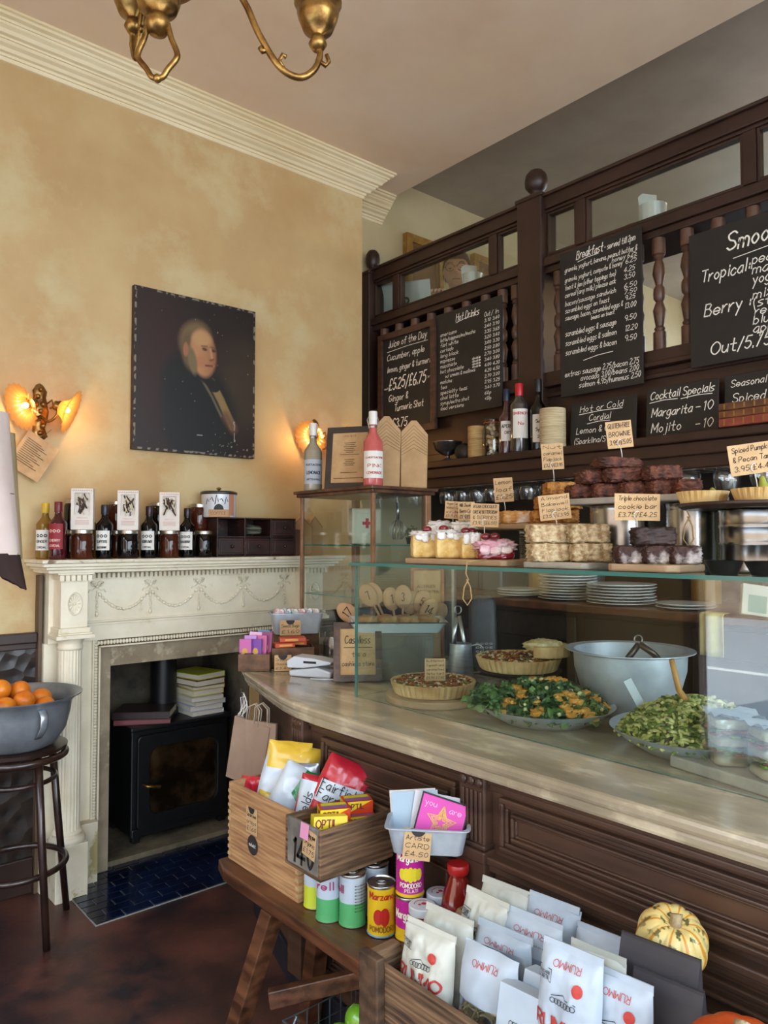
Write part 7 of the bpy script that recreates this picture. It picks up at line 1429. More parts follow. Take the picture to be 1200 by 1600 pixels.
def gumbox(x, y, z, rz, label, first=[None]):
    if first[0] is None:
        t = thing('gum_box', label, 'gum box', (x, y, z), R(rz), 'orange and yellow gum boxes'); first[0] = t
        w, d, h = 0.076, 0.052, 0.032
        MB().box(-w/2, w/2, -d/2, d/2, 0, h).build('carton', ogr, t, bevel=0.001)
        mb = MB(); e = 0.0006; mb.add([(-w/2,-d/2-e,0),(-w/2,-d/2-e,h),(w/2*0.9,-d/2-e,h)], [(0,2,1)]); mb.add([(-w/2-e,d/2,0),(-w/2-e,d/2,h),(-w/2-e,-d/2*0.9,h)], [(0,1,2)]); mb.mi = 1
        mb.add([(-w/2+.006,-d/2+.004,h+e),(w/2-.006,-d/2+.004,h+e),(w/2-.006,-d/2+.028,h+e),(-w/2+.006,-d/2+.028,h+e)], [(0,1,2,3)]); mb.mi = 2
        mb.add([(-w/2+.006,d/2-.006,h+e),(w/2-.006,d/2-.006,h+e),(w/2-.006,d/2-.024,h+e),(-w/2+.006,d/2-.024,h+e)], [(0,3,2,1)]); mb.build('printed_panels', [yel, mat('gum_purple', '#8a5a86', rough=0.4), mat('gum_green_yellow', '#c8c832', rough=0.4)], t)
        mb = MB(); text(mb, 'OPTIL', -w/2+0.006, 0.012, 0.014, 0.012, flatY(-d/2-0.0014), slant=0, wt=0.0026); text(mb, 'OPTIL', -d/2+.022, d/2-.006, 0.014, 0.012, lambda X_, Y_: (-w/2-0.0014, -X_, Y_), slant=0, wt=0.0026); mb.build('lettering', mat('gum_ink', '#7a1c14', rough=0.5), t)
    else: dup(first[0], (x, y, z), rz=R(rz), label=label)
gz = GZ+0.0085
for i, (x, y, z, rz, lb) in enumerate(((1.11, 1.527, 0.0, -28, 'lowest left'), (1.205, 1.520, 0.0, -28, 'lowest right'), (1.115, 1.525, 0.033, -25, 'front left, second layer'), (1.20, 1.518, 0.033, -28, 'second layer, middle'), (1.13, 1.53, 0.066, -28, 'third layer, left'), (1.215, 1.515, 0.066, -26, 'third layer, right'), (1.140, 1.523, 0.099, -28, 'top left of the pile'), (1.218, 1.530, 0.099, -26, 'top right of the pile'))):
    gumbox(x, y, gz+z, rz, 'orange and yellow gum box, ' + lb)
t = thing('gum_box', 'bright yellow gum box tilted at the front left of the grey crate', 'gum box', (1.100, 1.492, GZ+0.083), 0, 'orange and yellow gum boxes', rot=(R(-8), R(4), R(-24)))
MB().box(-0.042, 0.042, -0.02, 0.02, 0, 0.05).build('carton', yel, t, bevel=0.001); mb = MB(); text(mb, 'OPTIL', -0.036, 0.015, 0.024, 0.018, flatY(-0.0212), slant=0, wt=0.003); mb.build('lettering', mat('gum_ink', '#7a1c14', rough=0.5), t)
MB().box(0.0425, 0.043, -0.02, 0.02, 0, 0.05).build('end_panel', ogr, t)
# crisp bags
def pillow(w, h, th, seedv=0, crimp=0.012, nu=30, nv=38, wr=0.10):
    mb = MB()
    for s in (-1, 1):
        def fn(u, v, s=s):
            x, z = (2*u-1), (2*v-1); e = (max(0, 1-abs(x)**3.2))**0.6*(max(0, 1-abs(z)**5))**0.7
            nz_ = wr*noise.noise(V((x*2.2+seedv, z*3+s*3, seedv*2))) + wr*0.5*noise.noise(V((x*6, z*7, seedv+s*9)))
            y = s*th/2*(e*(1+nz_*2.2)); pin = 1-0.06*(1-e)*abs(z)
            return (x*w/2*(1-0.05*e)*pin, y + th*0.25*noise.noise(V((z*1.5+seedv, x, 7)))*abs(z)**2, h/2+z*h/2)
        mb.grid(fn, nu, nv)
    return mb
def pfm(w, h, th, seedv, off=0.0015, wr=0.10):
    def f(X_, Y_):
        u, v = (X_/w*2/(0.96)+1)/2, Y_/h; x, z = 2*u-1, 2*v-1; e = (max(0, 1-min(1, abs(x))**3.2))**0.6*(max(0, 1-min(1, abs(z))**5))**0.7
        nz_ = wr*noise.noise(V((x*2.2+seedv, z*3-3, seedv*2))) + wr*0.5*noise.noise(V((x*6, z*7, seedv-9)))
        return (X_, -th/2*(e*(1+nz_*2.2)) + th*0.25*noise.noise(V((z*1.5+seedv, x, 7)))*abs(z)**2 - off, Y_)
    return f
def bagpatch(mb, w, h, th, seedv, pts, off, nseg=10, wr=0.10):
    """curved quad patch on the bag front through four corners"""
    f = pfm(w, h, th, seedv, off, wr); (a, b, c, d) = pts
    mb.grid(lambda u, v: f((a[0]*(1-u)+b[0]*u)*(1-v)+(d[0]*(1-u)+c[0]*u)*v, (a[1]*(1-u)+b[1]*u)*(1-v)+(d[1]*(1-u)+c[1]*u)*v), nseg, nseg)
redf = mat('crisp_red', '#a81a2c', '#c4293a', scale=6, rough=0.28, coat=0.3); whf = mat('crisp_white', '#b8c4d0', '#cfd8e0', scale=6, rough=0.3, coat=0.3); yef = mat('crisp_yellow', '#d0a62c', '#e4c048', scale=6, rough=0.3, coat=0.3); grf = mat('crisp_green', '#157a3a', '#1f8c48', scale=6, rough=0.3, coat=0.3); slf = mat('crisp_silver', '#8f96a4', '#b4bac6', scale=8, rough=0.25, metal=0.6)
def crisp(loc, rot, w, h, th, sd, label, basem, patches, texts):
    t = thing('crisp_bag', label, 'crisp bag', loc, 0, 'crisp bags in the pale crate', rot=tuple(R(a) for a in rot))
    pillow(w, h, th, sd).build('foil_bag', basem, t, smooth=True)
    for k, (m, pts) in enumerate(patches):
        mb = MB(); bagpatch(mb, w, h, th, sd, [(p[0]*w/2*0.96, p[1]*h) for p in pts], 0.0012+0.0008*k, 16); mb.build('printed_panel', m, t, smooth=True)
    for m, items in texts:
        mb = MB(); f = pfm(w, h, th, sd, 0.0038)
        for s, x0, x1, y, hh, ang in items:
            ca, sa = cos(R(ang)), sin(R(ang)); cx = (x0+x1)/2*w/2
            text(mb, s, (x0-x1)/4*w, (x1-x0)/4*w, 0, hh, (lambda X_, Y_: f(cx+X_*ca-Y_*sa, y*h+X_*sa+Y_*ca)), slant=0)
        mb.build('lettering', m, t)
    return t
dkink = mat('dark_print', '#1c1c22', rough=0.6); whk = mat('white_print', '#e4e0da', rough=0.6)
full = lambda y0, y1: [(-1, y0), (1, y0), (1, y1), (-1, y1)]
crisp((1.212, 1.682, BZ+0.10), (-8, 24, -44), 0.16, 0.235, 0.06, 1, 'red and white sweet chilli crisp bag, rightmost in the pale crate', redf, [(whf, [(-1, .45), (1, .50), (1, .78), (-1, .70)])], [(dkink, [('Fairfields', -.8, .8, .62, .026, 2), ('Farm', -.8, .1, .50, .024, 2)]), (whk, [('SWEET CHILLI', -.6, .8, .38, .016, 3)])])
crisp((1.185, 1.695, BZ+0.06), (-14, 10, -46), 0.14, 0.22, 0.06, 2, 'red and white crisp bag leaning in front of the sweet chilli bag', redf, [(whf, [(-1, .12), (-.1, .12), (.05, .93), (-1, .93)])], [(dkink, [('Fairfields', -1.3, .4, .52, .024, 82)]), (whk, [('SWEET CHILLI', -.5, .9, .50, .014, 84), ('FLAVOUR', -.1, .9, .50, .011, 84)])])
crisp((1.192, 1.865, BZ+0.085), (-10, 12, -40), 0.17, 0.25, 0.06, 4, 'yellow topped white crisp bag at the left of the pale crate', whf, [(yef, [(-1, .70), (1, .74), (1, 1), (-1, 1)]), (yef, [(-1, .30), (-.1, .28), (-.1, .42), (-1, .44)])], [(dkink, [('oooooooo', .1, .8, .64, .008, 0), ('aeoeoaeo', .1, .8, .60, .008, 0), ('nutrition', .1, .8, .55, .008, 0), ('eoaeoaeo', .1, .8, .50, .008, 0)])])
crisp((1.160, 1.805, BZ+0.095), (-16, 24, -46), 0.15, 0.20, 0.055, 5, 'white and green crisp bag tilted at the front of the pale crate', whf, [(grf, [(-.3, .62), (1, .30), (1, 1), (-.1, 1)]), (grf, [(-1, 0), (-.5, 0), (-.7, .22), (-1, .25)])], [(whk, [('IRISH', -.1, .7, .62, .018, -20), ('cheddar', .0, .8, .52, .012, -20)]), (dkink, [('oeaoeoea', -.4, .5, .30, .007, -20), ('aeoeoaoe', -.4, .5, .26, .007, -20), ('oeoeaeoo', -.4, .5, .22, .007, -20)])])
crisp((1.252, 1.81, BZ+0.075), (0, -5, -60), 0.13, 0.21, 0.05, 7, 'silver grey crisp bag behind the red ones', slf, [], [(dkink, [('Fairfields', -.7, .7, .8, .018, 0)])])
crisp((1.235, 1.885, BZ+0.10), (0, 4, -50), 0.13, 0.235, 0.05, 8, 'golden yellow crisp bag at the back of the pale crate', yef, [(whf, [(-1, .4), (1, .4), (1, .85), (-1, .8)])], [])
crisp((1.165, 1.945, BZ+0.045), (-4, -4, -60), 0.09, 0.185, 0.04, 9, 'red crisp bag low at the left side of the pale crate', redf, [], [])
# tins
def can(x, y, z, r, h, bands, texts, label, rz=-40, ribs=True, group='tins on the bench', motif=None):
    t = thing('food_tin', label, 'tin can', (x, y, z), R(rz), group)
    pr = [(0,0.001),(r*0.98,0.001),(r,0.003)]; mis = [0,0]; mats = [tinmetal] + [b[2] for b in bands]
    nb_ = 26
    for i in range(nb_+1):
        zz = 0.006+(h-0.012)*i/nb_; f = zz/h; rad = r-0.0014-(0.0009 if (ribs and i % 2 and 0.12 < f < 0.85) else 0); pr.append((rad, zz))
        k = 0
        for j, b in enumerate(bands):
            if b[0] <= f <= b[1]: k = j+1
        mis.append(k)
    pr += [(r,h-0.002),(r*0.97,h),(r*0.93,h-0.003),(0,h-0.003)]; mis += [0,0,0,0]
    MB().lathe(pr, 40, mis=mis).build('can_body', mats, t, smooth='angle').data.set_sharp_from_angle(angle=R(50))
    for m, items in texts:
        mb = MB()
        for s, a, b, zf, hh in items:
            fm = lambda X_, Y_: ((r+0.0003)*sin(X_/r), -(r+0.0003)*cos(X_/r), Y_); text(mb, s, a*r, b*r, zf*h, hh, fm, slant=0, wt=hh*0.17)
        mb.build('lettering', m, t)
    if motif:
        m, zc, sx, sz_, kind_ = motif; mb = MB(); fm = lambda X_, Y_: ((r+0.0002)*sin(X_/r), -(r+0.0002)*cos(X_/r), Y_)
        for k in range(5 if kind_ == 'rib' else 2):
            cx = (k-2)*sx*0.36 if kind_ == 'rib' else (k-0.5)*sx*0.8; n0 = 14; ww = sx*0.3 if kind_ == 'rib' else sx*0.6
            ring = [fm(cx+ww*cos(2*pi*i/n0), zc*h+sz_*sin(2*pi*i/n0)*(1-0.12*abs(k-2))) for i in range(n0)]; mb.add([(x_*(1+0.004*k), y_*(1+0.004*k), z_) for x_, y_, z_ in ring], [tuple(range(n0))])
        mb.build('printed_fruit', m, t)
    MB().tube([(0.012*cos(a), -0.006+0.009*sin(a), h+0.0005) for a in [2*pi*i/14 for i in range(14)]], 0.0012, 5, closed=True).box(-0.004, 0.004, 0.001, 0.012, h-0.002, h+0.0015).build('ring_pull', tinmetal, t)
    return t
whl = mat('can_white', '#b7c3cf', rough=0.35); grl = mat('can_green', '#55a86a', rough=0.35); ygl = mat('can_lime', '#c3cf3c', rough=0.35); yl = mat('can_yellow', '#dcb41c', rough=0.35); pk = mat('can_pink', '#b8218a', rough=0.35); bll = mat('can_blue', '#6aa8c4', rough=0.35); mg = mat('magenta_print', '#9c2a5c', rough=0.5); tom = mat('tomato_print', '#b3261c', rough=0.4); crm = mat('cream_print', '#efe4cf', rough=0.5); ylp = mat('yellow_print', '#e0cb2e', rough=0.4)
BZe = BZ+0.0005
can(1.130, 1.588, BZe, 0.031, 0.122, [(0,.5,ygl),(.5,1,whl)], [(mg, [('Borelli', -.9, .7, .72, .016)])], 'white and lime green tin, leftmost under the grey crate')
can(1.118, 1.514, BZe, 0.033, 0.122, [(0,.47,grl),(.47,1,whl)], [(mg, [('relló', -.6, 1.1, .66, .018)])], 'white and green tin, second from the left under the grey crate', rz=-60)
can(1.148, 1.457, BZe, 0.034, 0.124, [(0,.47,grl),(.47,1,whl)], [(mg, [('Torelló', -2.2, -.5, .66, .018)]), (dkink, [('eoaeoe', .2, 1.1, .8-.06*i, .004) for i in range(9)])], 'white and green tin, third from the left with silver lid in view')
can(1.225, 1.462, BZe, 0.034, 0.124, [(0,1,whl)], [(mg, [('Torelló', -.9, .8, .5, .018)])], 'white tin with silver lid behind the green and yellow tins')
can(1.173, 1.378, BZe, 0.035, 0.118, [(0,.08,bll),(.08,1,yl)], [(tom, [('Marzano', -.9, .9, .76, .015)]), (mat('brown_print', '#8a5a1c', rough=0.5), [('POMODORI', -.9, .9, .13, .012)])], 'yellow tomato tin in front, beside the small pink tin', motif=(tom, .42, 0.02, 0.024, 'two'))
can(1.210, 1.320, BZe, 0.034, 0.10, [(0,.3,yl),(.3,1,pk)], [(crm, [('Marganella', -1.3, .6, .55, .018)])], 'pink tin with yellow base under the tall pink tin', rz=-30)
can(1.212, 1.320, BZe+0.1005, 0.0345, 0.114, [(0,.09,yl),(.09,1,pk)], [(crm, [('Marganella', -1.0, 1.0, .74, .015), ('POMODORO', -.75, .8, .22, .010), ('PELATI', -.4, .5, .13, .007)])], 'bright pink tomato tin with yellow fruit, standing on another tin', motif=(ylp, .48, 0.028, 0.018, 'rib'))
sauce = mat('red_sauce', '#5b130c', '#741d12', scale=12, rough=0.1, coat=1.0)
def ssj(x, y, label, first=[None]):
    if first[0] is None:
        t = thing('sauce_jar', label, 'sauce jar', (x, y, BZe), R(-40), 'small sauce jars'); first[0] = t
        MB().lathe([(0,0.001),(0.029,0.001),(0.031,0.006),(0.031,0.078),(0.026,0.086),(0.026,0.09)], 28).build('jar_body', sauce, t, smooth=True)
        MB().lathe([(0.030,0.086),(0.031,0.088),(0.031,0.102),(0.029,0.104),(0,0.104)], 28).build('lid', mat('lid_white', '#c9ced2', rough=0.3), t, smooth='angle').data.set_sharp_from_angle(angle=R(40))
        wraplabel('label', 0.031, 0.008, 0.046, 3.6, labelw, t)
        mb = MB(); mb.ball((0.004, 0.002, 0.1043), 0.006, (1, 1, 0.05), 12, 5); mb.ball((-0.006, -0.003, 0.1043), 0.004, (1, 1, 0.05), 10, 5); mb.tube([(0.018*cos(a), 0.018*sin(a), 0.1044) for a in [0.3+i*0.22 for i in range(14)]], 0.0008, 4); mb.build('lid_print', tom, t)
    else: dup(first[0], (x, y, BZe), rz=R(-20), label=label)
ssj(1.190, 1.255, 'small sauce jar with white lid, front left one of three'); ssj(1.262, 1.272, 'small sauce jar with white lid, rear one beside the passata'); 
ssj(1.188, 1.190, 'small sauce jar with white lid, nearest to the pasta crate')
t = thing('passata_bottle', 'red tomato passata bottle with red cap standing by the counter', 'bottle', (1.257, 1.206, BZe))
t.scale = (1.1, 1.1, 1.02)
MB().lathe([(0,0.001),(0.034,0.001),(0.036,0.01),(0.0365,0.09),(0.033,0.12),(0.021,0.155),(0.018,0.165),(0.019,0.172)], 32).build('bottle_body', mat('passata', '#6a130c', '#7e1a12', scale=6, rough=0.12, coat=1.0), t, smooth=True)
MB().lathe([(0.021,0.168),(0.023,0.172),(0.023,0.186),(0.021,0.189),(0,0.189)], 28).build('cap', mat('passata_cap', '#a31c18', rough=0.35), t, smooth='angle').data.set_sharp_from_angle(angle=R(40))
# loaf tin of cards on tins
LT = BZe+0.2155
loaf_tin((1.222, 1.268, LT), -47, 'aluminium loaf tin of greeting cards resting on the pink tin', 0.185, 0.095, 0.062)
for i, (dx, dy, c, lb) in enumerate(((0.010, -0.010, 'd24aa8', 'pink'), (0.004, 0.006, 'c9c9d0', 'white'), (-0.03, 0.016, '9fb4c4', 'pale blue'), (-0.036, 0.028, 'd6d3cc', 'cream'))):
    p_ = Matrix.Rotation(R(-47), 2) @ V((dx, dy))
    t = thing('greeting_card', '%s greeting card standing in the aluminium loaf tin%s' % (lb, ', gold star on it' if i == 0 else ''), 'card', (1.222+p_.x, 1.268+p_.y, LT+0.012), 0, 'greeting cards', rot=(R(-14), R(13 if i < 1 else 6 if i < 2 else -8), R(-56)))
    MB().box(-0.052, 0.062, -0.001, 0.001, 0, 0.108).build('card_sheet', mat('card_edge', '#241d24', rough=0.6) if i == 0 else mat('card_'+c, '#'+c, rough=0.6), t)
    if i == 0:
        MB().box(-0.048, 0.058, -0.0017, -0.001, 0.004, 0.104).build('card_face', mat('card_pink', '#cf46a4', rough=0.5), t)
        mb = MB(); cx, cz_ = 0.006, 0.052
        for R_ in (0.036, 0.026, 0.016):
            st_ = [(cx+(R_ if k % 2 == 0 else R_*0.45)*sin(pi*k/5), cz_+(R_ if k % 2 == 0 else R_*0.45)*cos(pi*k/5)) for k in range(11)]; stroke(mb, st_, 0.0035, flatY(-0.0022))
        mb.mi = 1; text(mb, 'you', -0.040, -0.012, 0.082, 0.014, flatY(-0.0022), wt=0.0014, slant=0); text(mb, 'are', 0.020, 0.048, 0.078, 0.014, flatY(-0.0022), wt=0.0014, slant=0)
        mb.build('card_print', [mat('gold_glitter', '#b9903c', '#d4b468', scale=200, rough=0.3, metal=0.4), mat('card_pale', '#e8b4d6', rough=0.6)], t)
p_ = Matrix.Rotation(R(-47), 2) @ V((-0.025, -0.0555))
price_tag((1.222+p_.x, 1.268+p_.y, LT-0.004), 0.062, 0.066, ['Artiste', 'CARD', '£4.50'], 'brown price card on the front of the aluminium loaf tin', rz=-47, roll=5, tilt=-10, notch=True, group='bench price cards')
# ================================================================ PASTA CRATE
PX0, PX1, PY0, PY1 = 0.912, 1.27, 0.56, 1.125; PZ = BZ+0.0005; ph = 0.125
pc_ = thing('pasta_crate', 'weathered wooden crate with notched end boards full of pasta packets', 'crate', ((PX0+PX1)/2, (PY0+PY1)/2, PZ))
P(MB().box(PX0+0.012, PX1-0.012, PY0, PY1, PZ, PZ+0.01), 'bottom_board', oldp, pc_)
P(MB().box(PX0+0.012, PX0+0.024, PY0+0.02, PY1-0.022, PZ+0.01, PZ+ph+0.012), 'front_board', oldp, pc_, bevel=0.002)
P(MB().box(PX1-0.012, PX1, PY0+0.02, PY1-0.022, PZ+0.01, PZ+ph), 'back_board', oldp, pc_, bevel=0.002)
endp = [(PX0,0),(PX1,0),(PX1,0.11),(PX1-0.03,0.150),(PX1-0.10,0.150),(PX1-0.13,0.125),(PX0+0.09,0.125),(PX0+0.075,0.15),(PX0,0.15)]
for y in (PY1-0.022, PY0):
    P(MB().prism(endp, -0.022, 0.0, T((0, y, PZ)) @ RX(90)), 'end_board', greyp if False else oldp, pc_, bevel=0.003)
P(MB().box(PX0-0.008, PX0+0.012, PY1-0.05, PY1+0.004, PZ, PZ+0.155), 'corner_post', mat('post_dark', '#2c1d14', '#5b432f', scale=9, rough=0.6, kind='wood', bump=0.4), pc_, bevel=0.003)
papw = mat('pasta_paper', '#a3afbb', '#bcc6d0', scale=5, rough=0.45, bump=0.05); papc = mat('pasta_paper_cream', '#b5b4a8', '#cac9bd', scale=6, rough=0.5, bump=0.08); rum = mat('brand_red', '#b5382e', rough=0.5); clearp = glassmat('clear_film', '#e6ecf0', 1.5, 0.12, boost=2.5); blw = mat('window_blue_grey', '#8a94a6', rough=0.3)
def pasta(x, y, z, rz, tilt, w, h, th, label, kind_='front', sd=1, roll=0):
    t = thing('pasta_packet', label, 'pasta packet', (x, y, z), 0, 'white pasta packets in the crate', rot=(R(tilt), R(roll), R(rz)))
    m = papc if kind_ in ('cream', 'plainc') else papw
    mb = pillow(w, h, th, sd, wr=0.16 if kind_ in ('cream', 'plainc') else 0.10); mb.build('paper_bag', m, t, smooth=True)
    MB().box(-w/2*0.93, w/2*0.93, -0.0015, 0.0015, h*0.975, h*0.975+0.014).build('top_seal', m, t)
    f = pfm(w, h, th, sd, 0.0022, wr=0.16 if kind_ in ('cream', 'plainc') else 0.10)
    mb = MB()
    if kind_ in ('front', 'cream'):
        mb.mi = 0; text(mb, 'RUMMO', -w*0.42, w*0.38, h*0.50, w*0.16, f, slant=0, wt=w*0.030); (text(mb, 'RUMMO', -w*0.2, w*0.2, 0, 0.010, (lambda X_, Y_: f(-X_, h*0.94-Y_)), slant=0) if kind_ == 'front' else None)
        mb.grid(lambda u, v: f(0.02*w/0.1+0.0085*v*cos(2*pi*u), h*0.80+0.0095*v*sin(2*pi*u)), 16, 2, cu=False)
        mb.mi = 1
        for k in range(7): stroke(mb, [(-0.022+0.007*k+0.006*cos(a), 0) for a in (0,)] and [(-0.018+0.006*k+0.004*cos(a), h*0.685+0.004*sin(a)) for a in [i*0.9 for i in range(8)]], 0.0011, f)
        stroke(mb, [(-0.02, h*0.715), (0.0, h*0.74), (0.004, h*0.715), (0.022, h*0.71)], 0.0012, f)
        stroke(mb, [(-w*0.44, h*0.79), (-w*0.20, h*0.79), (-w*0.20, h*0.87), (-w*0.44, h*0.87), (-w*0.44, h*0.79)], 0.0011, f); text(mb, 'RICICLABILE', -w*0.40, -w*0.22, h*0.835, 0.004, f, slant=0, wt=0.0006); text(mb, 'CARTA', -w*0.38, -w*0.24, h*0.80, 0.006, f, slant=0, wt=0.0008)
        for k, (s, ww) in enumerate((('MAESTRI PASTAI', .22), ('IN BENEVENTO DAL 1846', .26))): text(mb, s, -w*ww, w*ww, h*0.43-k*0.008, 0.0042, f, slant=0, wt=0.0006)
        text(mb, 'Lenta', -w*.1, w*.2, h*0.26, 0.018, f, wt=0.0012)
    elif kind_ == 'window':
        mb.mi = 0; text(mb, 'RUMMO', -w*0.25, w*0.25, 0, 0.010, (lambda X_, Y_: f(-X_, h*0.92-Y_)), slant=0); mb.mi = 1; text(mb, 'eoaeoeaoe', -w*.3, w*.3, h*.80, .004, f, slant=0, wt=.0005)
        mb.mi = 2; mb.grid(lambda u, v: f(-w*0.40+w*0.8*u, h*(0.15+0.55*v)), 8, 8)
    mb.build('printing', [rum, dkink, blw], t)
    return t
# rows along the crate; local -Y faces the camera side
z0 = PZ+0.0105
RZ_ = -84
pasta(0.968, 1.022, z0+0.015, RZ_, -9, 0.125, 0.175, 0.05, 'cream packet with red lettering at the far front corner of the crate', 'cream', 2)
pasta(1.030, 1.040, z0+0.005, RZ_, -10, 0.125, 0.185, 0.045, 'plain cream packet behind the one at the far front corner', 'plainc', 3)
pasta(1.105, 1.020, z0+0.015, RZ_, -10, 0.11, 0.195, 0.045, 'cream packet in the farthest row, second from the counter', 'cream', 5, roll=3)
pasta(1.185, 1.030, z0+0.005, RZ_, -11, 0.13, 0.195, 0.045, 'cream packet touching the counter at the far end of the crate', 'plainc', 6)
pasta(1.195, 0.920, z0+0.005, RZ_, -12, 0.12, 0.20, 0.045, 'white packet against the counter in the middle of the crate', 'window', 8)
pasta(1.115, 0.905, z0+0.010, RZ_, -12, 0.13, 0.195, 0.04, 'windowed white packet in the middle of the third row', 'window', 7)
pasta(1.060, 0.930, z0+0.005, RZ_, -12, 0.13, 0.185, 0.04, 'windowed white packet behind the clear tagliatelle bag', 'window', 9)
pasta(1.195, 0.805, z0+0.005, RZ_, -10, 0.11, 0.185, 0.04, 'plain white packet by the counter before the dark paper bags', 'plain', 10)
pasta(0.978, 0.718, z0+0.045, RZ_, -9, 0.112, 0.225, 0.045, 'tall white packet with large red lettering at the front right', 'front', 12)
pasta(1.015, 0.650, z0+0.035, RZ_, -8, 0.105, 0.21, 0.04, 'white packet right of the tall one, red round seal', 'front', 13)
pasta(1.058, 0.722, z0+0.030, RZ_, -8, 0.105, 0.21, 0.035, 'white packet half hidden before the dark paper bag, red seal', 'cream', 14)
# clear bag of tagliatelle
t = thing('tagliatelle_bag', 'clear fronted bag of pale tagliatelle nests in the front row of the crate', 'pasta packet', (0.985, 0.885, z0+0.01), 0, rot=(R(-9), 0, R(-82)))
w, h, th = 0.125, 0.195, 0.06
mb = MB(); f = pfm(w, h, th, 21); mb.mi = 0; mb.grid(lambda u, v: (lambda p: (p[0], abs(p[1])+0.0, p[2]))(f((u-0.5)*w*0.96, v*h)), 16, 20); bagpatch(mb, w, h, th, 21, [(-w*.46, h*.55), (w*.46, h*.55), (w*.46, h), (-w*.46, h)], 0.0)
mb.build('paper_part', papw, t, smooth=True)
mb = MB(); bagpatch(mb, w, h, th, 21, [(-w*.47, 0), (w*.47, 0), (w*.47, h*.56), (-w*.47, h*.56)], 0.0); mb.build('clear_window', clearp, t, smooth=True)
nest = MB(); rr = random.Random(9)
for cx, cz_, r_ in ((-0.022, 0.035, 0.026), (0.022, 0.04, 0.026), (0.0, 0.08, 0.026), (-0.03, 0.085, 0.02)):
    for k in range(16):
        ph_ = rr.uniform(0, 6.28); rr_ = r_*rr.uniform(0.5, 1); el_ = rr.uniform(0.6, 1); off = rr.uniform(-0.014, 0.006)
        nest.tube([(cx+rr_*cos(a+ph_)*1.0, off+0.003*sin(3*a), cz_+rr_*el_*sin(a+ph_)) for a in [i*0.4 for i in range(13)]], 0.0028, 5, flat=(1.2, 0.4))
o = nest.build('tagliatelle_nests', mat('tagliatelle', '#b89c6a', '#d9c496', scale=12, rough=0.6), t); o['kind'] = 'stuff'
mb = MB(); f = pfm(w, h, th, 21, 0.0018); text(mb, 'RUMMO', -w*0.2, w*0.2, 0, 0.011, (lambda X_, Y_: f(-X_, h*0.91-Y_)), slant=0); mb.grid(lambda u, v: f(-w*0.33+0.012*(0.7+0.3*v)*cos(2*pi*u), h*0.38+0.014*(0.7+0.3*v)*sin(2*pi*u)), 20, 1)
mb.build('printing', rum, t)
# small white cartons at the front
for i, (x, y, z_, rz, w, h, lb, big) in enumerate(((0.965, 0.795, 0.03, -84, 0.088, 0.155, 'white pasta carton with red lettering leaning at the crate front', True), (1.012, 0.785, 0.045, -84, 0.08, 0.15, 'small white pasta carton behind the front one', False))):
    t = thing('pasta_carton', lb, 'carton', (x, y, z0+z_), 0, 'white pasta cartons', rot=(R(-12), 0, R(rz)))
    MB().box(-w/2, w/2, -0.018, 0.018, 0, h).build('carton', papw, t, bevel=0.0015)
    mb = MB(); f = flatY(-0.0192); text(mb, 'RUMMO', -w*0.40, w*0.42, h*0.42, 0.017, f, slant=0, wt=0.0034); mb.mi = 1
    for k in range(6): stroke(mb, [(-0.015+0.006*k+0.004*cos(a), h*0.66+0.004*sin(a)) for a in [i*0.9 for i in range(8)]], 0.0011, f)
    text(mb, 'MAESTRI PASTAI', -w*.2, w*.25, h*.33, .004, f, slant=0, wt=.0006); text(mb, 'IN BENEVENTO DAL 1846', -w*.25, w*.3, h*.28, .004, f, slant=0, wt=.0006)
    mb.build('printing', [rum, dkink], t)
# dark paper bags
dkp = mat('dark_paper', '#2e2a2d', '#3e393c', scale=5, rough=0.6)
for i, (x, y, z_, w, h, rz, lb) in enumerate(((1.112, 0.642, 0.045, 0.13, 0.222, -84, 'tall dark grey paper bag with faint emblem in front of the striped squash'), (1.078, 0.610, 0.015, 0.11, 0.225, -84, 'shorter dark grey paper bag, left and in front of the tall one'))):
    t = thing('dark_paper_bag', lb, 'paper bag', (x, y, z0+z_), 0, 'dark paper bags in the crate', rot=(R(-8), 0, R(rz)))
    mb = MB(); mb.grid(lambda u, v: (-w/2+w*u, -0.018*(1-v**3)-0.002, h*v), 6, 10); mb.grid(lambda u, v: (-w/2+w*u, 0.018*(1-v**3)+0.002, h*v), 6, 10)
    for s in (-1, 1): mb.grid(lambda u, v: (s*w/2*(1-0.1*sin(pi*u)*(1-v)), (-1+2*u)*(0.018*(1-v**3)+0.002), h*v), 4, 10)
    mb.box(-w/2, w/2, -0.003, 0.003, h-0.018, h); mb.build('bag_body', dkp, t, smooth=False)
    mb = MB()
    if i == 0:
        f = flatY(-0.0215)
        for k in range(5): stroke(mb, [(-0.018+0.008*k, h*0.62), (-0.014+0.008*k, h*0.66+0.006*(k % 2)), (-0.010+0.008*k, h*0.62)], 0.0012, lambda X_, Y_: (X_, -0.018*(1-(Y_/h)**3)-0.0035, Y_))
        text(mb, 'oeoeoe', -.02, .02, h*.57, .005, lambda X_, Y_: (X_, -0.018*(1-(Y_/h)**3)-0.0035, Y_), slant=0)
        mb.build('emblem', mat('emblem_blue', '#6a7a96', rough=0.6), t)
    else:
        stroke(mb, [(0.02+0.013*cos(a), h*0.3+0.018*sin(a)) for a in [i_*0.5 for i_ in range(14)]], 0.0014, lambda X_, Y_: (X_, -0.018*(1-(Y_/h)**3)-0.0035, Y_)); mb.build('emblem', chalk_w, t)
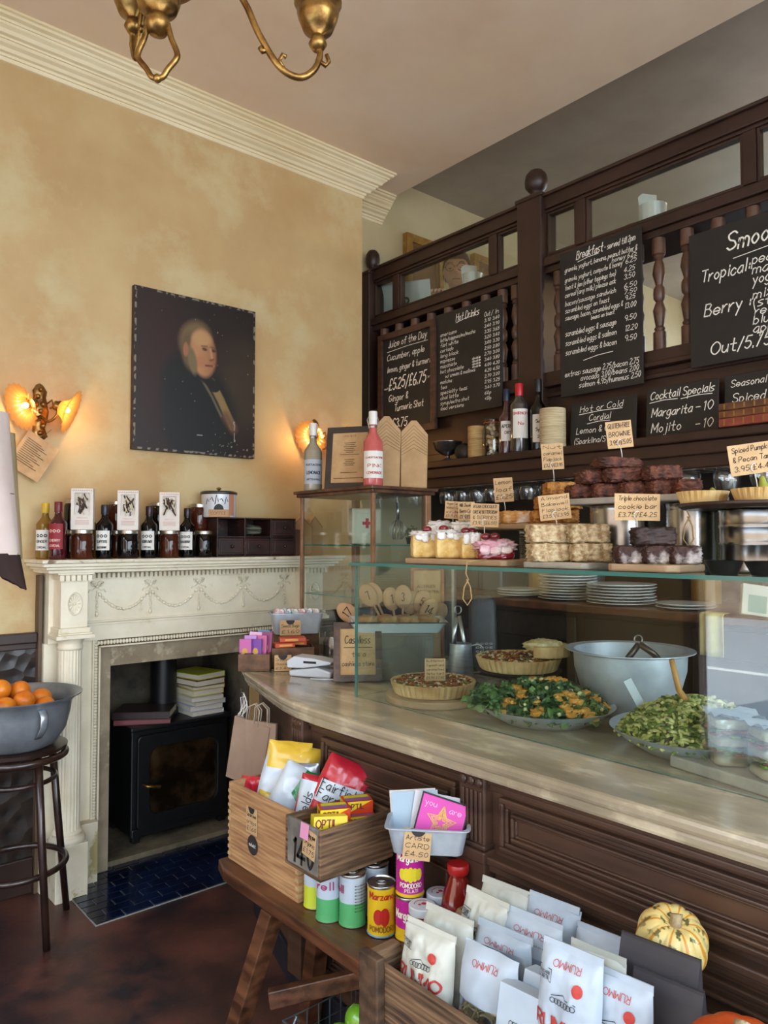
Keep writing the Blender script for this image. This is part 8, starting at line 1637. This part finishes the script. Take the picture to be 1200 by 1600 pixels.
# squashes
def gourd(loc, rot, r, hz_, label, m, name, cat, n=10, stem=True, stemm=None, amp=0.11):
    t = thing(name, label, cat, loc, 0, rot=rot)
    def fn(u, v):
        a = 2*pi*u; b = pi*v; s_ = sin(b); rad = r*(1-amp*(1-abs(cos(a*n/2)))**1.5 if False else 1-amp*abs(sin(a*n/2))**0.5*0+amp*(abs(cos(a*n/2))**0.6-1))*s_**0.85; z = -cos(b)*hz_*(1-0.28*math.exp(-((1-abs(cos(b)))/0.06)))
        return (rad*cos(a), rad*sin(a), z)
    MB().grid(fn, 120, 28, cu=True).build('rind', m, t, smooth=True)
    if stem: MB().tube([(0,0,hz_*0.66),(0.003,0,hz_*0.9),(0.008,0.002,hz_*1.0)], [0.012,0.009,0.011], 9).build('stem', stemm or mat('stem_cork', '#8a7654', '#b5a27c', scale=40, rough=0.9, bump=0.6), t, smooth=True)
    return t
def gourdmat():
    m = bpy.data.materials.new('striped_rind'); m.use_nodes = True; n = m.node_tree.nodes; l = m.node_tree.links; b = n['Principled BSDF']; b.inputs['Roughness'].default_value = 0.4
    tcn = n.new('ShaderNodeTexCoord'); sx = n.new('ShaderNodeSeparateXYZ'); l.new(tcn.outputs['Object'], sx.inputs[0])
    at = n.new('ShaderNodeMath'); at.operation = 'ARCTAN2'; l.new(sx.outputs[1], at.inputs[0]); l.new(sx.outputs[0], at.inputs[1])
    ns = n.new('ShaderNodeTexNoise'); ns.inputs['Scale'].default_value = 30; l.new(tcn.outputs['Object'], ns.inputs['Vector'])
    mu = n.new('ShaderNodeMath'); mu.operation = 'MULTIPLY_ADD'; mu.inputs[1].default_value = 10.0; l.new(at.outputs[0], mu.inputs[0])
    n2 = n.new('ShaderNodeMath'); n2.operation = 'MULTIPLY'; n2.inputs[1].default_value = 1.6; l.new(ns.outputs['Fac'], n2.inputs[0]); l.new(n2.outputs[0], mu.inputs[2])
    co = n.new('ShaderNodeMath'); co.operation = 'COSINE'; l.new(mu.outputs[0], co.inputs[0])
    r = n.new('ShaderNodeValToRGB'); e = r.color_ramp.elements; e[0].position = 0.78; e[0].color = hx('#d9c07a'); e[1].position = 0.95; e[1].color = hx('#c98524')
    l.new(co.outputs[0], r.inputs[0])
    ns2 = n.new('ShaderNodeTexNoise'); ns2.inputs['Scale'].default_value = 70; l.new(tcn.outputs['Object'], ns2.inputs['Vector'])
    r2 = n.new('ShaderNodeValToRGB'); e = r2.color_ramp.elements; e[0].position = 0.56; e[0].color = (0,0,0,1); e[1].position = 0.62; e[1].color = (1,1,1,1); l.new(ns2.outputs['Fac'], r2.inputs[0])
    zr = n.new('ShaderNodeMapRange'); zr.inputs[1].default_value = 0.0; zr.inputs[2].default_value = 0.05; zr.inputs[3].default_value = 0.15; l.new(sx.outputs[2], zr.inputs[0])
    m3 = n.new('ShaderNodeMath'); m3.operation = 'MULTIPLY'; l.new(r2.outputs[0], m3.inputs[0]); l.new(zr.outputs[0], m3.inputs[1])
    mx = n.new('ShaderNodeMixRGB'); l.new(m3.outputs[0], mx.inputs[0]); l.new(r.outputs[0], mx.inputs[1]); mx.inputs[2].default_value = hx('#3f4d2a'); l.new(mx.outputs[0], b.inputs['Base Color']); return m
gourd((1.228, 0.672, BZ+0.242), (R(12), R(-22), R(20)), 0.060, 0.055, 'cream squash with orange and green stripes standing behind the dark paper bags', gourdmat(), 'striped_squash', 'squash')
t = thing('brown_paper_bag', 'small dark bag inside the right end of the pasta crate, under the squash', 'paper bag', (1.212, 0.66, z0)); MB().lump((0, 0, 0.09), (0.075, 0.09, 0.175), 0.05, 3, 6, 6).build('bag_body', dkp, t, smooth=True)
gourd((1.02, 0.462, BZ+0.232), (0, 0, 0), 0.075, 0.055, 'bright orange pumpkin with corky stem at the bottom right corner', mat('orange_pumpkin', '#a83c10', '#c9561c', scale=6, rough=0.35), 'pumpkin', 'pumpkin', n=8)
t = thing('upturned_crate', 'low dark wooden box under the orange pumpkin', 'box', (1.07, 0.44, BZ+0.0005)); MB().box(-0.11, 0.1, -0.15, 0.095, 0, 0.178).build('box_body', oldp, t, bevel=0.003)
# paper carrier bags hanging on the counter end
for k, (x, y, z, rz, w, h, lb) in enumerate(((1.342, 2.265, 0.575, -68, 0.15, 0.215, 'pale brown paper carrier bag hanging at the counter end, front one'), (1.368, 2.205, 0.60, -64, 0.12, 0.19, 'pale brown paper carrier bag hanging behind the front one'))):
    t = thing('carrier_bag', lb, 'carrier bag', (x-0.03, y, z), 0, 'paper carrier bags', rot=(0, R(10 if k == 0 else 2), R(rz)))
    MB().box(-w/2, w/2, -0.007, 0.007, 0, h).build('bag_body', mat('carrier_kraft', '#937a68', '#a68c78', scale=6, rough=0.8), t, bevel=0.002)
    for s in (-1, 1): MB().tube([(-0.026, s*0.006, h-0.01), (-0.024, s*0.006, h+0.045), (0, s*0.004, h+0.062), (0.024, s*0.006, h+0.045), (0.026, s*0.006, h-0.01)], 0.0024, 6).build('handle', mat('handle_pale', '#b5a894', rough=0.8), t, smooth=True)
t = thing('white_ribbon', 'tangled white string hanging from a hook at the counter end', 'string', (1.345, 2.335, 0.80), R(-60))
MB().tube([(0.01*sin(i*1.9)+0.012*sin(i*0.7), 0.006*cos(i*1.3), 0.065-0.10*abs(sin(i*0.33))) for i in range(30)], 0.0016, 5).build('string_tangle', whk, t, smooth=True)
MB().tube([(0,0.01,0.062),(0,-0.008,0.068),(0,-0.01,0.08)], 0.002, 6).build('hook', tinmetal, t)
# apples in the wire basket under the bench
wk = thing('wire_basket', 'grey wire basket of green apples on a low box under the bench', 'basket', (1.14, 1.345, 0.102))
tag(MB().box(1.03, 1.23, 1.12, 1.56, 0, 0.10).build('low_box', oldp, None, bevel=0.003), 'low dark box on the floor under the wire basket of apples', 'box')
mb = MB(); x0, x1, y0, y1, hh = -0.12, 0.10, -0.24, 0.22, 0.135
for z in (0.006, 0.05, 0.09, hh): mb.tube([(x0,y0,z),(x1,y0,z),(x1,y1,z),(x0,y1,z)], 0.0022 if z < hh else 0.0035, 6, closed=True)
k = y0
while k <= y1: mb.tube([(x0,k,hh),(x0,k,0.006),(x1,k,0.006),(x1,k,hh)], 0.0017, 5); k += 0.035
k = x0
while k <= x1: mb.tube([(k,y0,hh),(k,y0,0.006),(k,y1,0.006),(k,y1,hh)], 0.0017, 5); k += 0.035
mb.build('wire_mesh', mat('grey_wire', '#6d747c', rough=0.4, metal=0.8), wk)
MB().tube([(x0, 0.16, hh), (x0-0.012, 0.162, hh+0.02), (x0, 0.165, hh+0.035), (x0+0.01, 0.165, hh+0.02)], 0.003, 6).build('handle_loop', mat('grey_wire', '#6d747c'), wk)
apm = mat('green_apple', '#5f9a1c', '#86b83c', scale=5, rough=0.25, coat=0.4, c3='#a9c860', c3pos=(0.6, 0.64), c3scale=60); ap = None
aps = [(-0.07, -0.02, .10, 'front centre, nearest the bench leg'), (0.03, 0.06, .13, 'back, highest one'), (-0.005, -0.06, .12, 'middle right'), (-0.07, -0.105, .10, 'front right'), (0.05, -0.02, .10, 'rear middle'), (-0.06, 0.07, .06, 'front left, low'), (0.02, 0.13, .05, 'rear left, low'), (0.03, -0.13, .10, 'rear right')]
for i, (x, y, z, lb) in enumerate(aps):
    if ap is None:
        ap = thing('green_apple', 'green apple in the wire basket, ' + lb, 'apple', (1.14+x, 1.395+y, z+0.102), 0, 'green apples in the wire basket')
        MB().grid(lambda u, v: (lambda b, a: (0.038*sin(b)**0.9*cos(a), 0.038*sin(b)**0.9*sin(a), -0.034*cos(b)*(1-0.35*math.exp(-(1-abs(cos(b)))/0.05))))(pi*v, 2*pi*u), 24, 18, cu=True).build('peel', apm, ap, smooth=True); MB().tube([(0,0,0.02),(0.002,0,0.04)], 0.0015, 5).build('stem', mat('apple_stem', '#4a3420', rough=0.8), ap)
    else: dup(ap, (1.14+x, 1.395+y, z+0.102), label='green apple in the wire basket, ' + lb, rot=(0.4*i, 0.5*i, i))
# debris on the floor
tag(MB().lump((0,0,0.001), (0.07, 0.05, 0.003), 0.4, 3, 6, 3).build('floor_scrap', mat('scrap_tan', '#8a6a52', '#5a3a2c', scale=30, rough=0.8), loc=(0.925, 2.02, 0.001)), 'small tan scuff of flaked paint on the dark red floor', 'floor scrap')
